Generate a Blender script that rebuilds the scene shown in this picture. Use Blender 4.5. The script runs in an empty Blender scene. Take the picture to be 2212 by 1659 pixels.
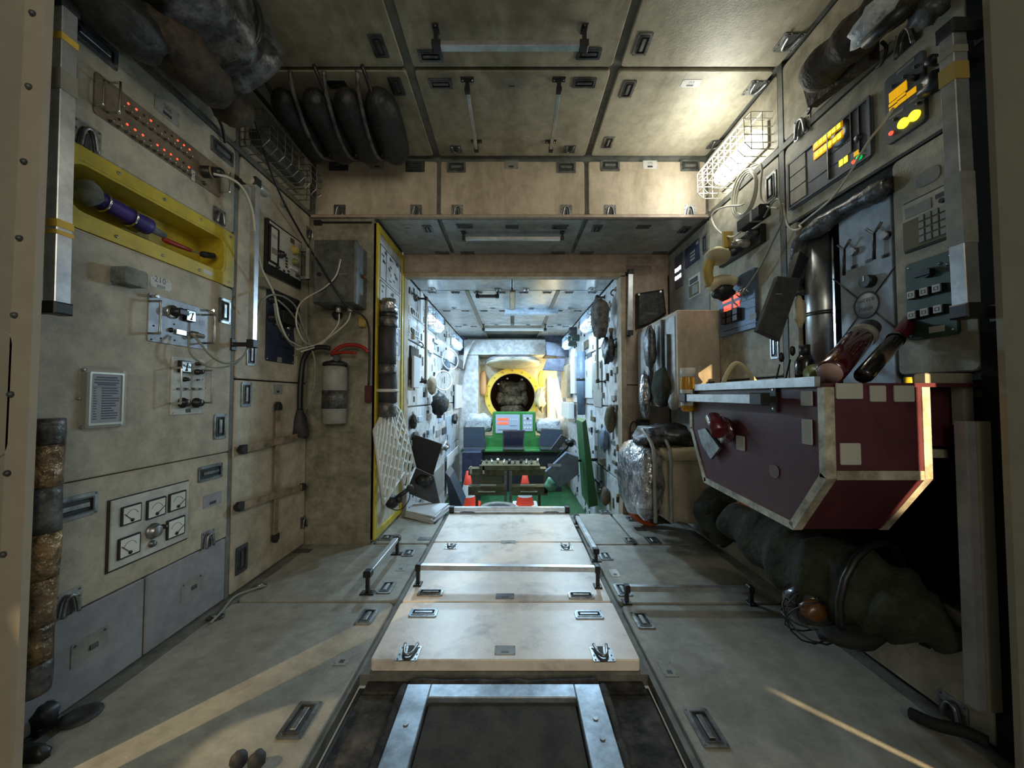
import bpy, bmesh, math, random
from mathutils import Vector, Matrix
random.seed(7)
R = math.radians
SC = bpy.context.scene
COL = SC.collection
# ---------------------------------------------------------------- camera, light, exposure
FPX, PITCH, CAMZ = 820.0, R(1.92), 1.0
cam_data = bpy.data.cameras.new('camera')
cam_data.sensor_width = 36.0
cam_data.lens = FPX / 2212.0 * 36.0
cam_data.clip_start = 0.02
cam = bpy.data.objects.new('camera', cam_data)
COL.objects.link(cam)
cam.location = (0, 0, CAMZ)
cam.rotation_euler = (R(90) + PITCH, 0, 0)
SC.camera = cam
SC.view_settings.view_transform = 'Standard'
SC.view_settings.look = 'None'
SC.view_settings.gamma = 1.0
SC.view_settings.use_curve_mapping = False
SC.view_settings.exposure = 0.45
SC.cycles.use_denoising = True
SC.cycles.max_bounces = 6
SC.cycles.diffuse_bounces = 4
SC.cycles.glossy_bounces = 3
SC.cycles.transmission_bounces = 6
SC.cycles.transparent_max_bounces = 8
SC.cycles.caustics_reflective = False
SC.cycles.caustics_refractive = False
SC.cycles.sample_clamp_indirect = 4.0
w = bpy.data.worlds.new('hall'); SC.world = w; w.use_nodes = True
w.node_tree.nodes['Background'].inputs[0].default_value = (0.80, 0.80, 0.66, 1)
w.node_tree.nodes['Background'].inputs[1].default_value = 0.13

def lamp(name, kind, loc, power, color, size=0.2, size_y=None, aim=None, spot=None, blend=0.1, radius=None):
    d = bpy.data.lights.new(name, kind); d.energy = power; d.color = color
    if kind == 'AREA':
        d.shape = 'RECTANGLE'; d.size = size; d.size_y = size_y or size
    else:
        d.shadow_soft_size = radius if radius is not None else 0.05
    if kind == 'SPOT':
        d.spot_size = R(spot); d.spot_blend = blend
    o = bpy.data.objects.new(name, d); COL.objects.link(o); o.location = loc
    if aim is not None:
        o.rotation_euler = (Vector(aim) - Vector(loc)).to_track_quat('-Z', 'Y').to_euler()
    return o
# exhibition hall light that reaches the open end behind the visitor
lamp('hall_lamp', 'AREA', (0.5, -2.2, 2.2), 36, (1.0, 0.91, 0.72), 2.4, 1.6, aim=(-0.35, 2.0, 0.7))
# the lit tube on the right wall (its glow also has real geometry)
for y in (2.05, 2.20, 2.35):
    lamp('tube_light', 'POINT', (1.185, y, 2.40), 2.3, (0.96, 0.97, 0.88), radius=0.045)
# cool tubes of the far compartment
for x, y, z, e in ((-0.78, 4.35, 1.87, 27), (0.78, 4.35, 1.87, 27), (-0.78, 5.9, 1.87, 22), (0.78, 5.9, 1.87, 22)):
    lamp('far_tube_light', 'AREA', (x, y, z), e, (0.55, 0.80, 1.0), 0.40, 0.12, aim=(0, y, 0.6))
# warm daylight entering the far compartment from its right side
lamp('far_window_light', 'AREA', (0.86, 6.75, 1.15), 16, (1.0, 0.82, 0.42), 0.5, 0.9, aim=(-0.3, 7.3, 0.9))

# warm lamps of the hall behind the visitor; added unseen baffles (built in the room part) cut the beams
SLITS = (((-2.2, -0.25, 1.30), (-0.68, 1.60, 0.0), 0.42, 0.055, 105, 34), ((1.12, -0.9, 1.0), (1.203, 1.10, 0.90), 0.5, 0.030, 520, 15), ((2.05, 0.0, 0.9), (1.055, 1.135, 0.0), 0.35, 0.007, 200, 8.5))
for sa, sb, st_, sg_, se, sc_ in SLITS:
    lamp('gap_lamp', 'SPOT', sa, se, (1.0, 0.74, 0.40), aim=sb, spot=sc_, blend=0.5, radius=0.004)
lamp('side_lamp', 'SPOT', (-1.66, 0.78, 0.75), 24, (1.0, 0.74, 0.40), aim=(-0.70, 1.13, 0.0), spot=13, blend=0.15, radius=0.02)
# ---------------------------------------------------------------- surfaces seen by the camera
CP, SP = math.cos(PITCH), math.sin(PITCH)
def ray(u, v):
    a = (u - 1106.0) / FPX; b = (829.5 - v) / FPX
    return Vector((a, CP - b * SP, SP + b * CP))
CAM = Vector((0, 0, CAMZ))
class Surf:
    def __init__(s, o, U, V):
        s.o = Vector(o); s.U = Vector(U).normalized(); s.V = Vector(V).normalized(); s.N = s.U.cross(s.V)
        s.M = Matrix.Translation(s.o) @ Matrix((s.U, s.V, s.N)).transposed().to_4x4()
    def px(s, u, v, n=0.0):
        d = ray(u, v); q = s.o + s.N * n
        t = (q - CAM).dot(s.N) / d.dot(s.N)
        p = CAM + d * t - q
        return (p.dot(s.U), p.dot(s.V))
    def rect(s, u0, v0, u1, v1, n=0.0):
        a0, b0 = s.px(u0, v0, n); a1, b1 = s.px(u1, v1, n)
        return (min(a0, a1), min(b0, b1), max(a0, a1), max(b0, b1))
    def cen(s, u0, v0, u1, v1, n=0.0):          # centre, width, height
        a0, b0, a1, b1 = s.rect(u0, v0, u1, v1, n)
        return ((a0 + a1) / 2, (b0 + b1) / 2, a1 - a0, b1 - b0)
    def W(s, a, b, n=0.0):
        return s.o + s.U * a + s.V * b + s.N * n
    def mat(s, a, b, n=0.0, rot=0.0):
        return s.M @ Matrix.Translation((a, b, n)) @ Matrix.Rotation(rot, 4, 'Z')
    def wp(s, u, v, n=0.0):
        a, b = s.px(u, v, n); return s.W(a, b, n)
XL, XR, ZC = -1.41, 1.37, 2.68
SL = Surf((XL, 0, 0), (0, 1, 0), (0, 0, 1))
SR = Surf((XR, 0, 0), (0, -1, 0), (0, 0, 1))
SF = Surf((0, 0, 0), (1, 0, 0), (0, 1, 0))
SCL = Surf((0, 0, ZC), (1, 0, 0), (0, -1, 0))
YB = 2.62                                       # upper face of the beam and of the left bulkhead
SB = Surf((0, YB, 0), (1, 0, 0), (0, 0, 1))
ZS = 2.25
SS = Surf((0, 0, ZS), (1, 0, 0), (0, -1, 0))    # underside of the beam
YD = 3.30
SD = Surf((0, YD, 0), (1, 0, 0), (0, 0, 1))     # wall round the far opening
XP = -0.955
SP_ = Surf((XP, 0, 0), (0, 1, 0), (0, 0, 1))    # the board with the yellow edge
XFL, XFR, ZFC, ZFF, YF = -0.95, 0.95, 2.09, -0.50, 7.2
FL = Surf((XFL, 0, 0), (0, 1, 0), (0, 0, 1))
FR = Surf((XFR, 0, 0), (0, -1, 0), (0, 0, 1))
FC = Surf((0, 0, ZFC), (1, 0, 0), (0, -1, 0))
FF = Surf((0, 0, ZFF), (1, 0, 0), (0, 1, 0))
def facing(Y, X=0.0):                            # upright plane facing the camera side at distance Y
    return Surf((0, Y, 0), (1, 0, 0), (0, 0, 1))

# ---------------------------------------------------------------- materials
MATS = {}
def mk(key, col, rough=0.6, metal=0.0, dirt=None, dirt_amt=0.0, dscale=3.0, streak=None, bump=0.0, bscale=120.0,
       emit=None, estr=0.0, trans=0.0, alpha=1.0, coat=0.0, ior=None, fine=0.0, thresh=(0.43, 0.64), bdist=0.004):
    m = bpy.data.materials.new(key); m.use_nodes = True; nt = m.node_tree; N = nt.nodes; L = nt.links
    b = N['Principled BSDF']
    b.inputs['Base Color'].default_value = (*col, 1); b.inputs['Roughness'].default_value = rough
    b.inputs['Metallic'].default_value = metal
    b.inputs['Transmission Weight'].default_value = trans
    b.inputs['Alpha'].default_value = alpha
    b.inputs['Coat Weight'].default_value = coat
    if ior: b.inputs['IOR'].default_value = ior
    if emit:
        b.inputs['Emission Color'].default_value = (*emit, 1); b.inputs['Emission Strength'].default_value = estr
    if dirt or bump or fine:
        g = N.new('ShaderNodeNewGeometry')
    if dirt or fine:
        mp = N.new('ShaderNodeMapping'); L.new(g.outputs['Position'], mp.inputs[0])
        if streak: mp.inputs['Scale'].default_value = streak
        n1 = N.new('ShaderNodeTexNoise'); n1.inputs['Scale'].default_value = dscale; n1.inputs['Detail'].default_value = 8
        n1.inputs['Roughness'].default_value = 0.65; n1.inputs['Distortion'].default_value = 0.4
        L.new(mp.outputs[0], n1.inputs['Vector'])
        r = N.new('ShaderNodeValToRGB'); L.new(n1.outputs['Fac'], r.inputs[0])
        r.color_ramp.elements[0].position = thresh[0]; r.color_ramp.elements[1].position = thresh[1]
        r.color_ramp.elements[0].color = (0, 0, 0, 1); r.color_ramp.elements[1].color = (dirt_amt,) * 3 + (1,)
        mx = N.new('ShaderNodeMix'); mx.data_type = 'RGBA'
        L.new(r.outputs[0], mx.inputs[0]); mx.inputs[6].default_value = (*col, 1); mx.inputs[7].default_value = (*(dirt or col), 1)
        out = mx.outputs[2]
        n2 = N.new('ShaderNodeTexNoise'); n2.inputs['Scale'].default_value = 13; n2.inputs['Detail'].default_value = 9; n2.inputs['Roughness'].default_value = 0.72
        L.new(g.outputs['Position'], n2.inputs['Vector'])
        mr = N.new('ShaderNodeMapRange'); L.new(n2.outputs['Fac'], mr.inputs[0])
        mr.inputs[1].default_value = 0.38; mr.inputs[2].default_value = 0.60
        mr.inputs[3].default_value = 1.0 - (fine or 0.12) * 2.5; mr.inputs[4].default_value = 1.0 + (fine or 0.12) * 0.6
        hs = N.new('ShaderNodeMix'); hs.data_type = 'RGBA'; hs.blend_type = 'MULTIPLY'; hs.inputs[0].default_value = 1.0
        L.new(out, hs.inputs[6]); L.new(mr.outputs[0], hs.inputs[7])
        L.new(hs.outputs[2], b.inputs['Base Color'])
    if bump:
        n3 = N.new('ShaderNodeTexNoise'); n3.inputs['Scale'].default_value = bscale; n3.inputs['Detail'].default_value = 3
        L.new(g.outputs['Position'], n3.inputs['Vector'])
        bp = N.new('ShaderNodeBump'); bp.inputs['Strength'].default_value = bump; bp.inputs['Distance'].default_value = bdist
        L.new(n3.outputs['Fac'], bp.inputs['Height']); L.new(bp.outputs[0], b.inputs['Normal'])
    MATS[key] = m
    return m
mk('cream', (0.52, 0.475, 0.365), 0.62, dirt=(0.20, 0.18, 0.12), dirt_amt=0.72, dscale=2.2, bump=0.25, bscale=160, fine=0.12)
mk('cream_left', (0.52, 0.47, 0.36), 0.6, dirt=(0.27, 0.24, 0.17), dirt_amt=0.5, dscale=2.6, bump=0.22, bscale=170, fine=0.10)
mk('cream_ceiling', (0.46, 0.425, 0.32), 0.46, dirt=(0.16, 0.14, 0.09), dirt_amt=0.8, dscale=2.0, streak=(1.0, 0.45, 1.0), bump=0.3, bscale=110, fine=0.09)
mk('cream_beam', (0.58, 0.49, 0.37), 0.6, dirt=(0.26, 0.21, 0.14), dirt_amt=0.55, dscale=4.0, streak=(1.6, 1, 0.5), bump=0.35, bscale=90, fine=0.06)
mk('soffit_grey', (0.34, 0.34, 0.31), 0.35, dirt=(0.16, 0.16, 0.13), dirt_amt=0.6, dscale=3.2, fine=0.12)
mk('floor_grey', (0.36, 0.35, 0.30), 0.55, dirt=(0.15, 0.145, 0.115), dirt_amt=0.6, dscale=2.4, bump=0.3, bscale=200, fine=0.09)
mk('floor_white', (0.86, 0.78, 0.70), 0.32, dirt=(0.24, 0.21, 0.18), dirt_amt=0.8, dscale=4.2, bump=0.12, bscale=220, fine=0.045, thresh=(0.53, 0.72))
mk('gap_trim', (0.19, 0.195, 0.17), 0.6, fine=0.15, dirt=(0.08, 0.08, 0.06), dirt_amt=0.5)
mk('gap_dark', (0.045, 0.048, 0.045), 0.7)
mk('bulkhead', (0.31, 0.29, 0.215), 0.6, dirt=(0.10, 0.095, 0.06), dirt_amt=0.7, dscale=3.0, bump=0.2, fine=0.15)
mk('frame_grey', (0.27, 0.255, 0.20), 0.6, dirt=(0.2, 0.19, 0.15), dirt_amt=0.4, dscale=3, fine=0.03)
mk('frame_pale', (0.34, 0.30, 0.235), 0.6, dirt=(0.29, 0.25, 0.2), dirt_amt=0.4, dscale=3, fine=0.03)
mk('door_grey', (0.31, 0.315, 0.335), 0.5, fine=0.08, dirt=(0.2, 0.2, 0.2), dirt_amt=0.3)
mk('white_panel', (0.62, 0.63, 0.64), 0.42, dirt=(0.30, 0.31, 0.32), dirt_amt=0.55, dscale=6, fine=0.12)
mk('white_gloss', (0.50, 0.53, 0.55), 0.22, dirt=(0.33, 0.34, 0.35), dirt_amt=0.5, dscale=4, fine=0.08)
mk('warm_white', (0.55, 0.51, 0.40), 0.5, dirt=(0.36, 0.32, 0.22), dirt_amt=0.5, dscale=4, fine=0.1)
mk('tan_wood', (0.42, 0.33, 0.22), 0.55, dirt=(0.22, 0.17, 0.10), dirt_amt=0.5, dscale=5, fine=0.12)
mk('pink_beige', (0.44, 0.34, 0.27), 0.6, dirt=(0.25, 0.2, 0.15), dirt_amt=0.4, dscale=4, fine=0.1)
mk('aluminium', (0.62, 0.64, 0.66), 0.32, 0.85, fine=0.10, dirt=(0.35, 0.35, 0.35), dirt_amt=0.4, dscale=8)
mk('aluminium_edge', (0.55, 0.52, 0.42), 0.5, 0.35, fine=0.18, dirt=(0.24, 0.20, 0.12), dirt_amt=0.7, dscale=14)
mk('steel', (0.42, 0.43, 0.43), 0.35, 0.9, fine=0.2, dirt=(0.15, 0.15, 0.14), dirt_amt=0.5, dscale=20)
mk('steel_dark', (0.16, 0.165, 0.165), 0.4, 0.8, fine=0.2, dirt=(0.08, 0.08, 0.08), dirt_amt=0.5, dscale=20)
mk('steel_blue', (0.40, 0.47, 0.54), 0.38, 0.55, fine=0.15, dirt=(0.22, 0.24, 0.25), dirt_amt=0.7, dscale=7)
mk('chrome', (0.75, 0.75, 0.72), 0.15, 1.0)
mk('wire', (0.62, 0.60, 0.50), 0.35, 0.6)
mk('black', (0.012, 0.012, 0.013), 0.42, bump=0.05)
mk('black_matt', (0.010, 0.010, 0.011), 0.75)
mk('black_gloss', (0.012, 0.010, 0.010), 0.18, coat=0.5)
mk('rubber', (0.03, 0.03, 0.032), 0.65, fine=0.2, dirt=(0.07, 0.07, 0.07), dirt_amt=0.4)
mk('charcoal', (0.055, 0.058, 0.064), 0.45, fine=0.2, dirt=(0.1, 0.1, 0.1), dirt_amt=0.3)
mk('grey_box', (0.135, 0.14, 0.135), 0.42, 0.3, fine=0.18, dirt=(0.07, 0.07, 0.06), dirt_amt=0.6, dscale=6)
mk('yellow', (0.62, 0.48, 0.035), 0.42, dirt=(0.33, 0.25, 0.03), dirt_amt=0.5, dscale=4, fine=0.07)
mk('yellow_bright', (0.75, 0.55, 0.06), 0.45)
mk('tape_yellow', (0.65, 0.42, 0.05), 0.6)
mk('purple', (0.045, 0.025, 0.22), 0.5, fine=0.1, dirt=(0.03, 0.02, 0.12), dirt_amt=0.4)
mk('cloth_grey', (0.22, 0.24, 0.22), 0.85, bump=0.4, bscale=60, fine=0.2, bdist=0.01)
mk('red', (0.30, 0.018, 0.014), 0.45)
mk('red_cone', (0.80, 0.055, 0.02), 0.5)
mk('white', (0.72, 0.72, 0.70), 0.5)
mk('paper', (0.62, 0.63, 0.65), 0.7)
mk('paper_grey', (0.30, 0.31, 0.35), 0.6)
mk('label_grey', (0.30, 0.30, 0.27), 0.5, fine=0.1, dirt=(0.2, 0.2, 0.18), dirt_amt=0.4)
mk('label_white', (0.60, 0.60, 0.56), 0.5)
mk('bronze', (0.235, 0.18, 0.12), 0.45, 0.2, fine=0.14, dirt=(0.13, 0.10, 0.07), dirt_amt=0.5, dscale=9)
mk('panel_white', (0.56, 0.57, 0.52), 0.45, fine=0.1, dirt=(0.4, 0.4, 0.36), dirt_amt=0.4)
mk('panel_grey', (0.34, 0.37, 0.41), 0.42, 0.2, fine=0.14, dirt=(0.18, 0.19, 0.2), dirt_amt=0.6, dscale=14)
mk('panel_blue', (0.15, 0.22, 0.33), 0.45, 0.2, fine=0.12, dirt=(0.05, 0.07, 0.12), dirt_amt=0.5)
mk('panel_darkblue', (0.03, 0.042, 0.085), 0.4, 0.2, fine=0.15, dirt=(0.015, 0.02, 0.04), dirt_amt=0.5)
mk('panel_slate', (0.095, 0.112, 0.132), 0.5, fine=0.12, dirt=(0.035, 0.04, 0.05), dirt_amt=0.5)
mk('panel_green', (0.050, 0.095, 0.075), 0.5, fine=0.14, dirt=(0.02, 0.035, 0.03), dirt_amt=0.5)
mk('olive_face', (0.125, 0.10, 0.025), 0.5, fine=0.1, dirt=(0.09, 0.08, 0.03), dirt_amt=0.4)
mk('glass_dial', (0.66, 0.67, 0.60), 0.25, coat=0.6)
mk('pale_blue', (0.46, 0.56, 0.68), 0.45, fine=0.1, dirt=(0.22, 0.27, 0.33), dirt_amt=0.5, dscale=8)
mk('burgundy', (0.080, 0.016, 0.025), 0.42, fine=0.10, dirt=(0.07, 0.02, 0.025), dirt_amt=0.4, dscale=5, bump=0.12, bscale=260)
mk('burgundy_faded', (0.16, 0.10, 0.10), 0.6)
mk('burgundy_glass', (0.055, 0.006, 0.010), 0.12, coat=1.0)
mk('maroon_cap', (0.11, 0.010, 0.022), 0.3, coat=0.3)
mk('pink_base', (0.42, 0.28, 0.25), 0.5)
mk('patch', (0.40, 0.40, 0.36), 0.9, bump=0.5, bscale=300)
mk('amber', (0.85, 0.42, 0.06), 0.12, trans=0.55, ior=1.35)
mk('amber_dark', (0.12, 0.055, 0.02), 0.25)
mk('clear', (0.75, 0.76, 0.70), 0.12, alpha=0.28)
mk('brown_bag', (0.050, 0.036, 0.022), 0.75, fine=0.3, dirt=(0.11, 0.075, 0.04), dirt_amt=0.6, dscale=9, bump=0.6, bscale=25, bdist=0.02)
mk('black_bag', (0.014, 0.014, 0.014), 0.55, fine=0.3, dirt=(0.035, 0.035, 0.033), dirt_amt=0.5, dscale=9, bump=0.5, bscale=22, bdist=0.02)
mk('film_grey', (0.13, 0.135, 0.145), 0.38, 0.1, fine=0.35, dirt=(0.03, 0.03, 0.032), dirt_amt=0.8, dscale=7, streak=(1, 3, 3), bump=0.8, bscale=16, bdist=0.014)
mk('foil', (0.58, 0.58, 0.60), 0.28, 0.75, fine=0.3, dirt=(0.28, 0.28, 0.3), dirt_amt=0.7, dscale=12, bump=1.0, bscale=11, bdist=0.03)
mk('foil_brown', (0.36, 0.24, 0.12), 0.38, 0.5, fine=0.3, dirt=(0.10, 0.085, 0.07), dirt_amt=0.9, dscale=8, bump=0.9, bscale=34, bdist=0.02)
mk('tape_grey', (0.135, 0.135, 0.13), 0.4, 0.2, fine=0.3, dirt=(0.06, 0.06, 0.055), dirt_amt=0.8, dscale=16, bump=0.5, bscale=50, bdist=0.01)
mk('carpet', (0.032, 0.030, 0.028), 0.9, fine=0.35, dirt=(0.10, 0.09, 0.07), dirt_amt=0.6, dscale=10, bump=0.8, bscale=140)
mk('hatch_felt', (0.058, 0.054, 0.042), 0.9, fine=0.2, dirt=(0.035, 0.033, 0.03), dirt_amt=0.5, dscale=5, bump=0.7, bscale=300)
mk('olive_cloth', (0.034, 0.039, 0.021), 0.9, fine=0.25, dirt=(0.03, 0.034, 0.02), dirt_amt=0.7, dscale=7, bump=0.6, bscale=40, bdist=0.012)
mk('strap_tan', (0.34, 0.26, 0.17), 0.8, fine=0.2, dirt=(0.2, 0.15, 0.1), dirt_amt=0.6, dscale=12)
mk('orange', (0.60, 0.11, 0.02), 0.55)
mk('orange_beige', (0.55, 0.30, 0.14), 0.6)
mk('cable_white', (0.55, 0.53, 0.44), 0.45)
mk('cable_grey', (0.24, 0.25, 0.20), 0.5)
mk('cable_black', (0.012, 0.012, 0.012), 0.45)
mk('ivory', (0.60, 0.52, 0.33), 0.6, bump=0.3, bscale=60)
mk('mustard', (0.38, 0.27, 0.06), 0.6)
mk('green_desk', (0.035, 0.19, 0.045), 0.42, fine=0.08, dirt=(0.03, 0.15, 0.04), dirt_amt=0.4)
mk('green_plank', (0.02, 0.10, 0.03), 0.5)
mk('green_dark', (0.018, 0.095, 0.03), 0.5, fine=0.2, dirt=(0.012, 0.05, 0.02), dirt_amt=0.6)
mk('green_can', (0.14, 0.17, 0.035), 0.4)
mk('khaki_metal', (0.15, 0.14, 0.075), 0.4, 0.3, fine=0.2, dirt=(0.08, 0.075, 0.045), dirt_amt=0.6, dscale=12)
mk('khaki_clear', (0.20, 0.20, 0.12), 0.25, alpha=0.55)
mk('laptop_blue', (0.045, 0.065, 0.095), 0.35, fine=0.06, dirt=(0.03, 0.045, 0.07), dirt_amt=0.3)
mk('screen_dark', (0.012, 0.014, 0.03), 0.2, coat=0.4)
mk('slate_soft', (0.075, 0.085, 0.12), 0.7, fine=0.2, dirt=(0.04, 0.045, 0.07), dirt_amt=0.5)
mk('seat_blue', (0.13, 0.18, 0.25), 0.5, fine=0.1, dirt=(0.1, 0.14, 0.2), dirt_amt=0.4)
mk('mint', (0.16, 0.36, 0.24), 0.5)
mk('soft_white', (0.50, 0.53, 0.56), 0.7, bump=0.5, bscale=30, fine=0.15, bdist=0.03)
mk('hair_grey', (0.22, 0.20, 0.19), 0.9, bump=1.0, bscale=60, fine=0.3, bdist=0.03)
mk('brown_blob', (0.10, 0.08, 0.045), 0.8, fine=0.2)
mk('beyond', (0.20, 0.16, 0.095), 0.9, fine=0.3, dirt=(0.08, 0.06, 0.035), dirt_amt=0.8, dscale=5, bump=0.8, bscale=14, bdist=0.04)
mk('void', (0.004, 0.004, 0.004), 1.0)  # near-black colour carrying the shade of the wall gap and under-table recess
mk('glow_tube', (0.9, 0.9, 0.9), 0.4, emit=(0.97, 1.0, 0.95), estr=7)
mk('glow_cool', (0.9, 0.95, 1), 0.4, emit=(0.62, 0.85, 1.0), estr=4.0)
mk('glow_day', (1, 0.95, 0.8), 0.4, emit=(1.0, 0.93, 0.66), estr=2.4)
mk('dead_tube', (0.10, 0.105, 0.10), 0.3, fine=0.2)
mk('glow_yellow', (0.8, 0.6, 0.0), 0.4, emit=(1.0, 0.45, 0.0), estr=0.42)
mk('glow_yellow_hot', (0.9, 0.8, 0.1), 0.4, emit=(1.0, 0.78, 0.04), estr=0.95)
mk('glow_red', (0.8, 0.1, 0.05), 0.4, emit=(1.0, 0.10, 0.05), estr=0.95)
mk('glow_green', (0.0, 0.6, 0.1), 0.4, emit=(0.0, 0.75, 0.12), estr=0.6)
mk('glow_white', (0.9, 0.9, 1), 0.4, emit=(0.95, 0.93, 1.0), estr=1.8)
mk('glow_lilac', (0.27, 0.33, 0.42), 0.3, emit=(0.40, 0.50, 0.62), estr=0.12)

# ---------------------------------------------------------------- mesh collector
def rrect(w, h, r, n=4):
    r = min(r, w / 2 - 1e-5, h / 2 - 1e-5); P = []
    if r <= 1e-5: return [(-w / 2, -h / 2), (w / 2, -h / 2), (w / 2, h / 2), (-w / 2, h / 2)]
    for cx, cy, a0 in ((w / 2 - r, -h / 2 + r, -90), (w / 2 - r, h / 2 - r, 0), (-w / 2 + r, h / 2 - r, 90), (-w / 2 + r, -h / 2 + r, 180)):
        for i in range(n + 1):
            a = R(a0 + 90 * i / n); P.append((cx + r * math.cos(a), cy + r * math.sin(a)))
    return P
def circ(r, n=16, cx=0, cy=0):
    return [(cx + r * math.cos(2 * math.pi * i / n), cy + r * math.sin(2 * math.pi * i / n)) for i in range(n)]
class MB:
    def __init__(s): s.v = []; s.f = []; s.m = []; s.s = []; s.mats = []; s.T = Matrix.Identity(4)
    def mi(s, m):
        if m not in s.mats: s.mats.append(m)
        return s.mats.index(m)
    def add(s, vs, fs, m, smooth=False):
        k = len(s.v); i = s.mi(m)
        for p in vs: s.v.append(s.T @ Vector(p))
        for f in fs: s.f.append([k + j for j in f]); s.m.append(i); s.s.append(smooth)
        return s
    def box(s, x0, y0, z0, x1, y1, z1, m, bev=0.0):
        if bev > 0: return s.slab([(x0, y0), (x1, y0), (x1, y1), (x0, y1)], z0, z1, m, bev)
        vs = [(x0, y0, z0), (x1, y0, z0), (x1, y1, z0), (x0, y1, z0), (x0, y0, z1), (x1, y0, z1), (x1, y1, z1), (x0, y1, z1)]
        return s.add(vs, [(0, 3, 2, 1), (4, 5, 6, 7), (0, 1, 5, 4), (1, 2, 6, 5), (2, 3, 7, 6), (3, 0, 4, 7)], m)
    def cbox(s, cx, cy, w, h, z0, z1, m, bev=0.0, r=0.0, n=4):
        return s.slab([(x + cx, y + cy) for x, y in rrect(w, h, r, n)], z0, z1, m, bev)
    def slab(s, P, z0, z1, m, bev=0.0, side=None):
        n = len(P); cx = sum(p[0] for p in P) / n; cy = sum(p[1] for p in P) / n
        def inset(P, d):
            O = []
            for i in range(n):
                a = Vector(P[i - 1]); b = Vector(P[i]); c = Vector(P[(i + 1) % n])
                e1 = (b - a); e2 = (c - b)
                if e1.length < 1e-9 or e2.length < 1e-9: O.append(tuple(b)); continue
                e1.normalize(); e2.normalize()
                n1 = Vector((-e1.y, e1.x)); n2 = Vector((-e2.y, e2.x)); k = n1 + n2
                L = k.length_squared
                k = k * (2 / L) if L > 0.3 else n1
                O.append(tuple(b + k * d * 1.0))
            return O
        ar = sum(P[i - 1][0] * P[i][1] - P[i][0] * P[i - 1][1] for i in range(n))
        if ar < 0: P = P[::-1]
        if z1 < z0: z0, z1 = z1, z0
        rings = [[(x, y, z0) for x, y in P]]
        if bev > 0:
            rings.append([(x, y, z1 - bev) for x, y in P]); rings.append([(x, y, z1) for x, y in inset(P, bev)])
        else: rings.append([(x, y, z1) for x, y in P])
        vs = [p for r_ in rings for p in r_]; fs = []
        for k in range(len(rings) - 1):
            for i in range(n):
                j = (i + 1) % n; fs.append((k * n + i, k * n + j, (k + 1) * n + j, (k + 1) * n + i))
        s.add(vs, fs, side or m)
        t = (len(rings) - 1) * n
        s.add(vs, [tuple(range(t, t + n)), tuple(reversed(range(n)))], m)
        return s
    def ring(s, P, Q, z0, z1, m, bev=0.0):      # flat frame between outline P and inner outline Q (same count)
        n = len(P)
        vs = [(x, y, z0) for x, y in P] + [(x, y, z1) for x, y in P] + [(x, y, z1) for x, y in Q] + [(x, y, z0) for x, y in Q]
        fs = []
        for i in range(n):
            j = (i + 1) % n
            for k in range(4): k2 = (k + 1) % 4; fs.append((k * n + i, k * n + j, k2 * n + j, k2 * n + i))
        return s.add(vs, fs, m)
    def cyl(s, p0, p1, r0, m, r1=None, n=12, caps=True, smooth=True):
        p0 = Vector(p0); p1 = Vector(p1); r1 = r0 if r1 is None else r1
        d = (p1 - p0).normalized(); a = d.orthogonal().normalized(); b = d.cross(a)
        vs = []
        for p, r in ((p0, r0), (p1, r1)):
            for i in range(n):
                t = 2 * math.pi * i / n; vs.append(p + a * (r * math.cos(t)) + b * (r * math.sin(t)))
        s.add(vs, [(i, (i + 1) % n, n + (i + 1) % n, n + i) for i in range(n)], m, smooth)
        if caps: s.add(vs, [tuple(reversed(range(n))), tuple(range(n, 2 * n))], m)
        return s
    def lathe(s, p0, d, prof, m, n=16, smooth=True):     # prof: (distance along d, radius[, material])
        p0 = Vector(p0); d = Vector(d).normalized(); a = d.orthogonal().normalized(); b = d.cross(a); vs = []
        for q in prof:
            for i in range(n):
                t = 2 * math.pi * i / n; vs.append(p0 + d * q[0] + (a * math.cos(t) + b * math.sin(t)) * max(q[1], 1e-5))
        for k in range(len(prof) - 1):
            mm = prof[k + 1][2] if len(prof[k + 1]) > 2 else m
            s.add(vs[k * n:(k + 2) * n], [(i, (i + 1) % n, n + (i + 1) % n, n + i) for i in range(n)], mm, smooth)
        return s
    def tube(s, pts, r, m, n=8, closed=False, smooth=True):
        pts = [Vector(p) for p in pts]; N_ = len(pts); vs = []; prev = None
        for i, p in enumerate(pts):
            if closed: t = (pts[(i + 1) % N_] - pts[i - 1])
            else: t = pts[min(i + 1, N_ - 1)] - pts[max(i - 1, 0)]
            t.normalize()
            if prev is None: a = t.orthogonal().normalized()
            else:
                a = prev - t * prev.dot(t)
                a = a.normalized() if a.length > 1e-6 else t.orthogonal().normalized()
            prev = a; b = t.cross(a); rr = r[i] if isinstance(r, (list, tuple)) else r
            for k in range(n):
                q = 2 * math.pi * k / n; vs.append(p + (a * math.cos(q) + b * math.sin(q)) * rr)
        fs = []
        for i in range(N_ if closed else N_ - 1):
            j = (i + 1) % N_
            for k in range(n): l = (k + 1) % n; fs.append((i * n + k, i * n + l, j * n + l, j * n + k))
        if not closed: fs += [tuple(reversed(range(n))), tuple(range((N_ - 1) * n, N_ * n))]
        return s.add(vs, fs, m, smooth)
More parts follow.
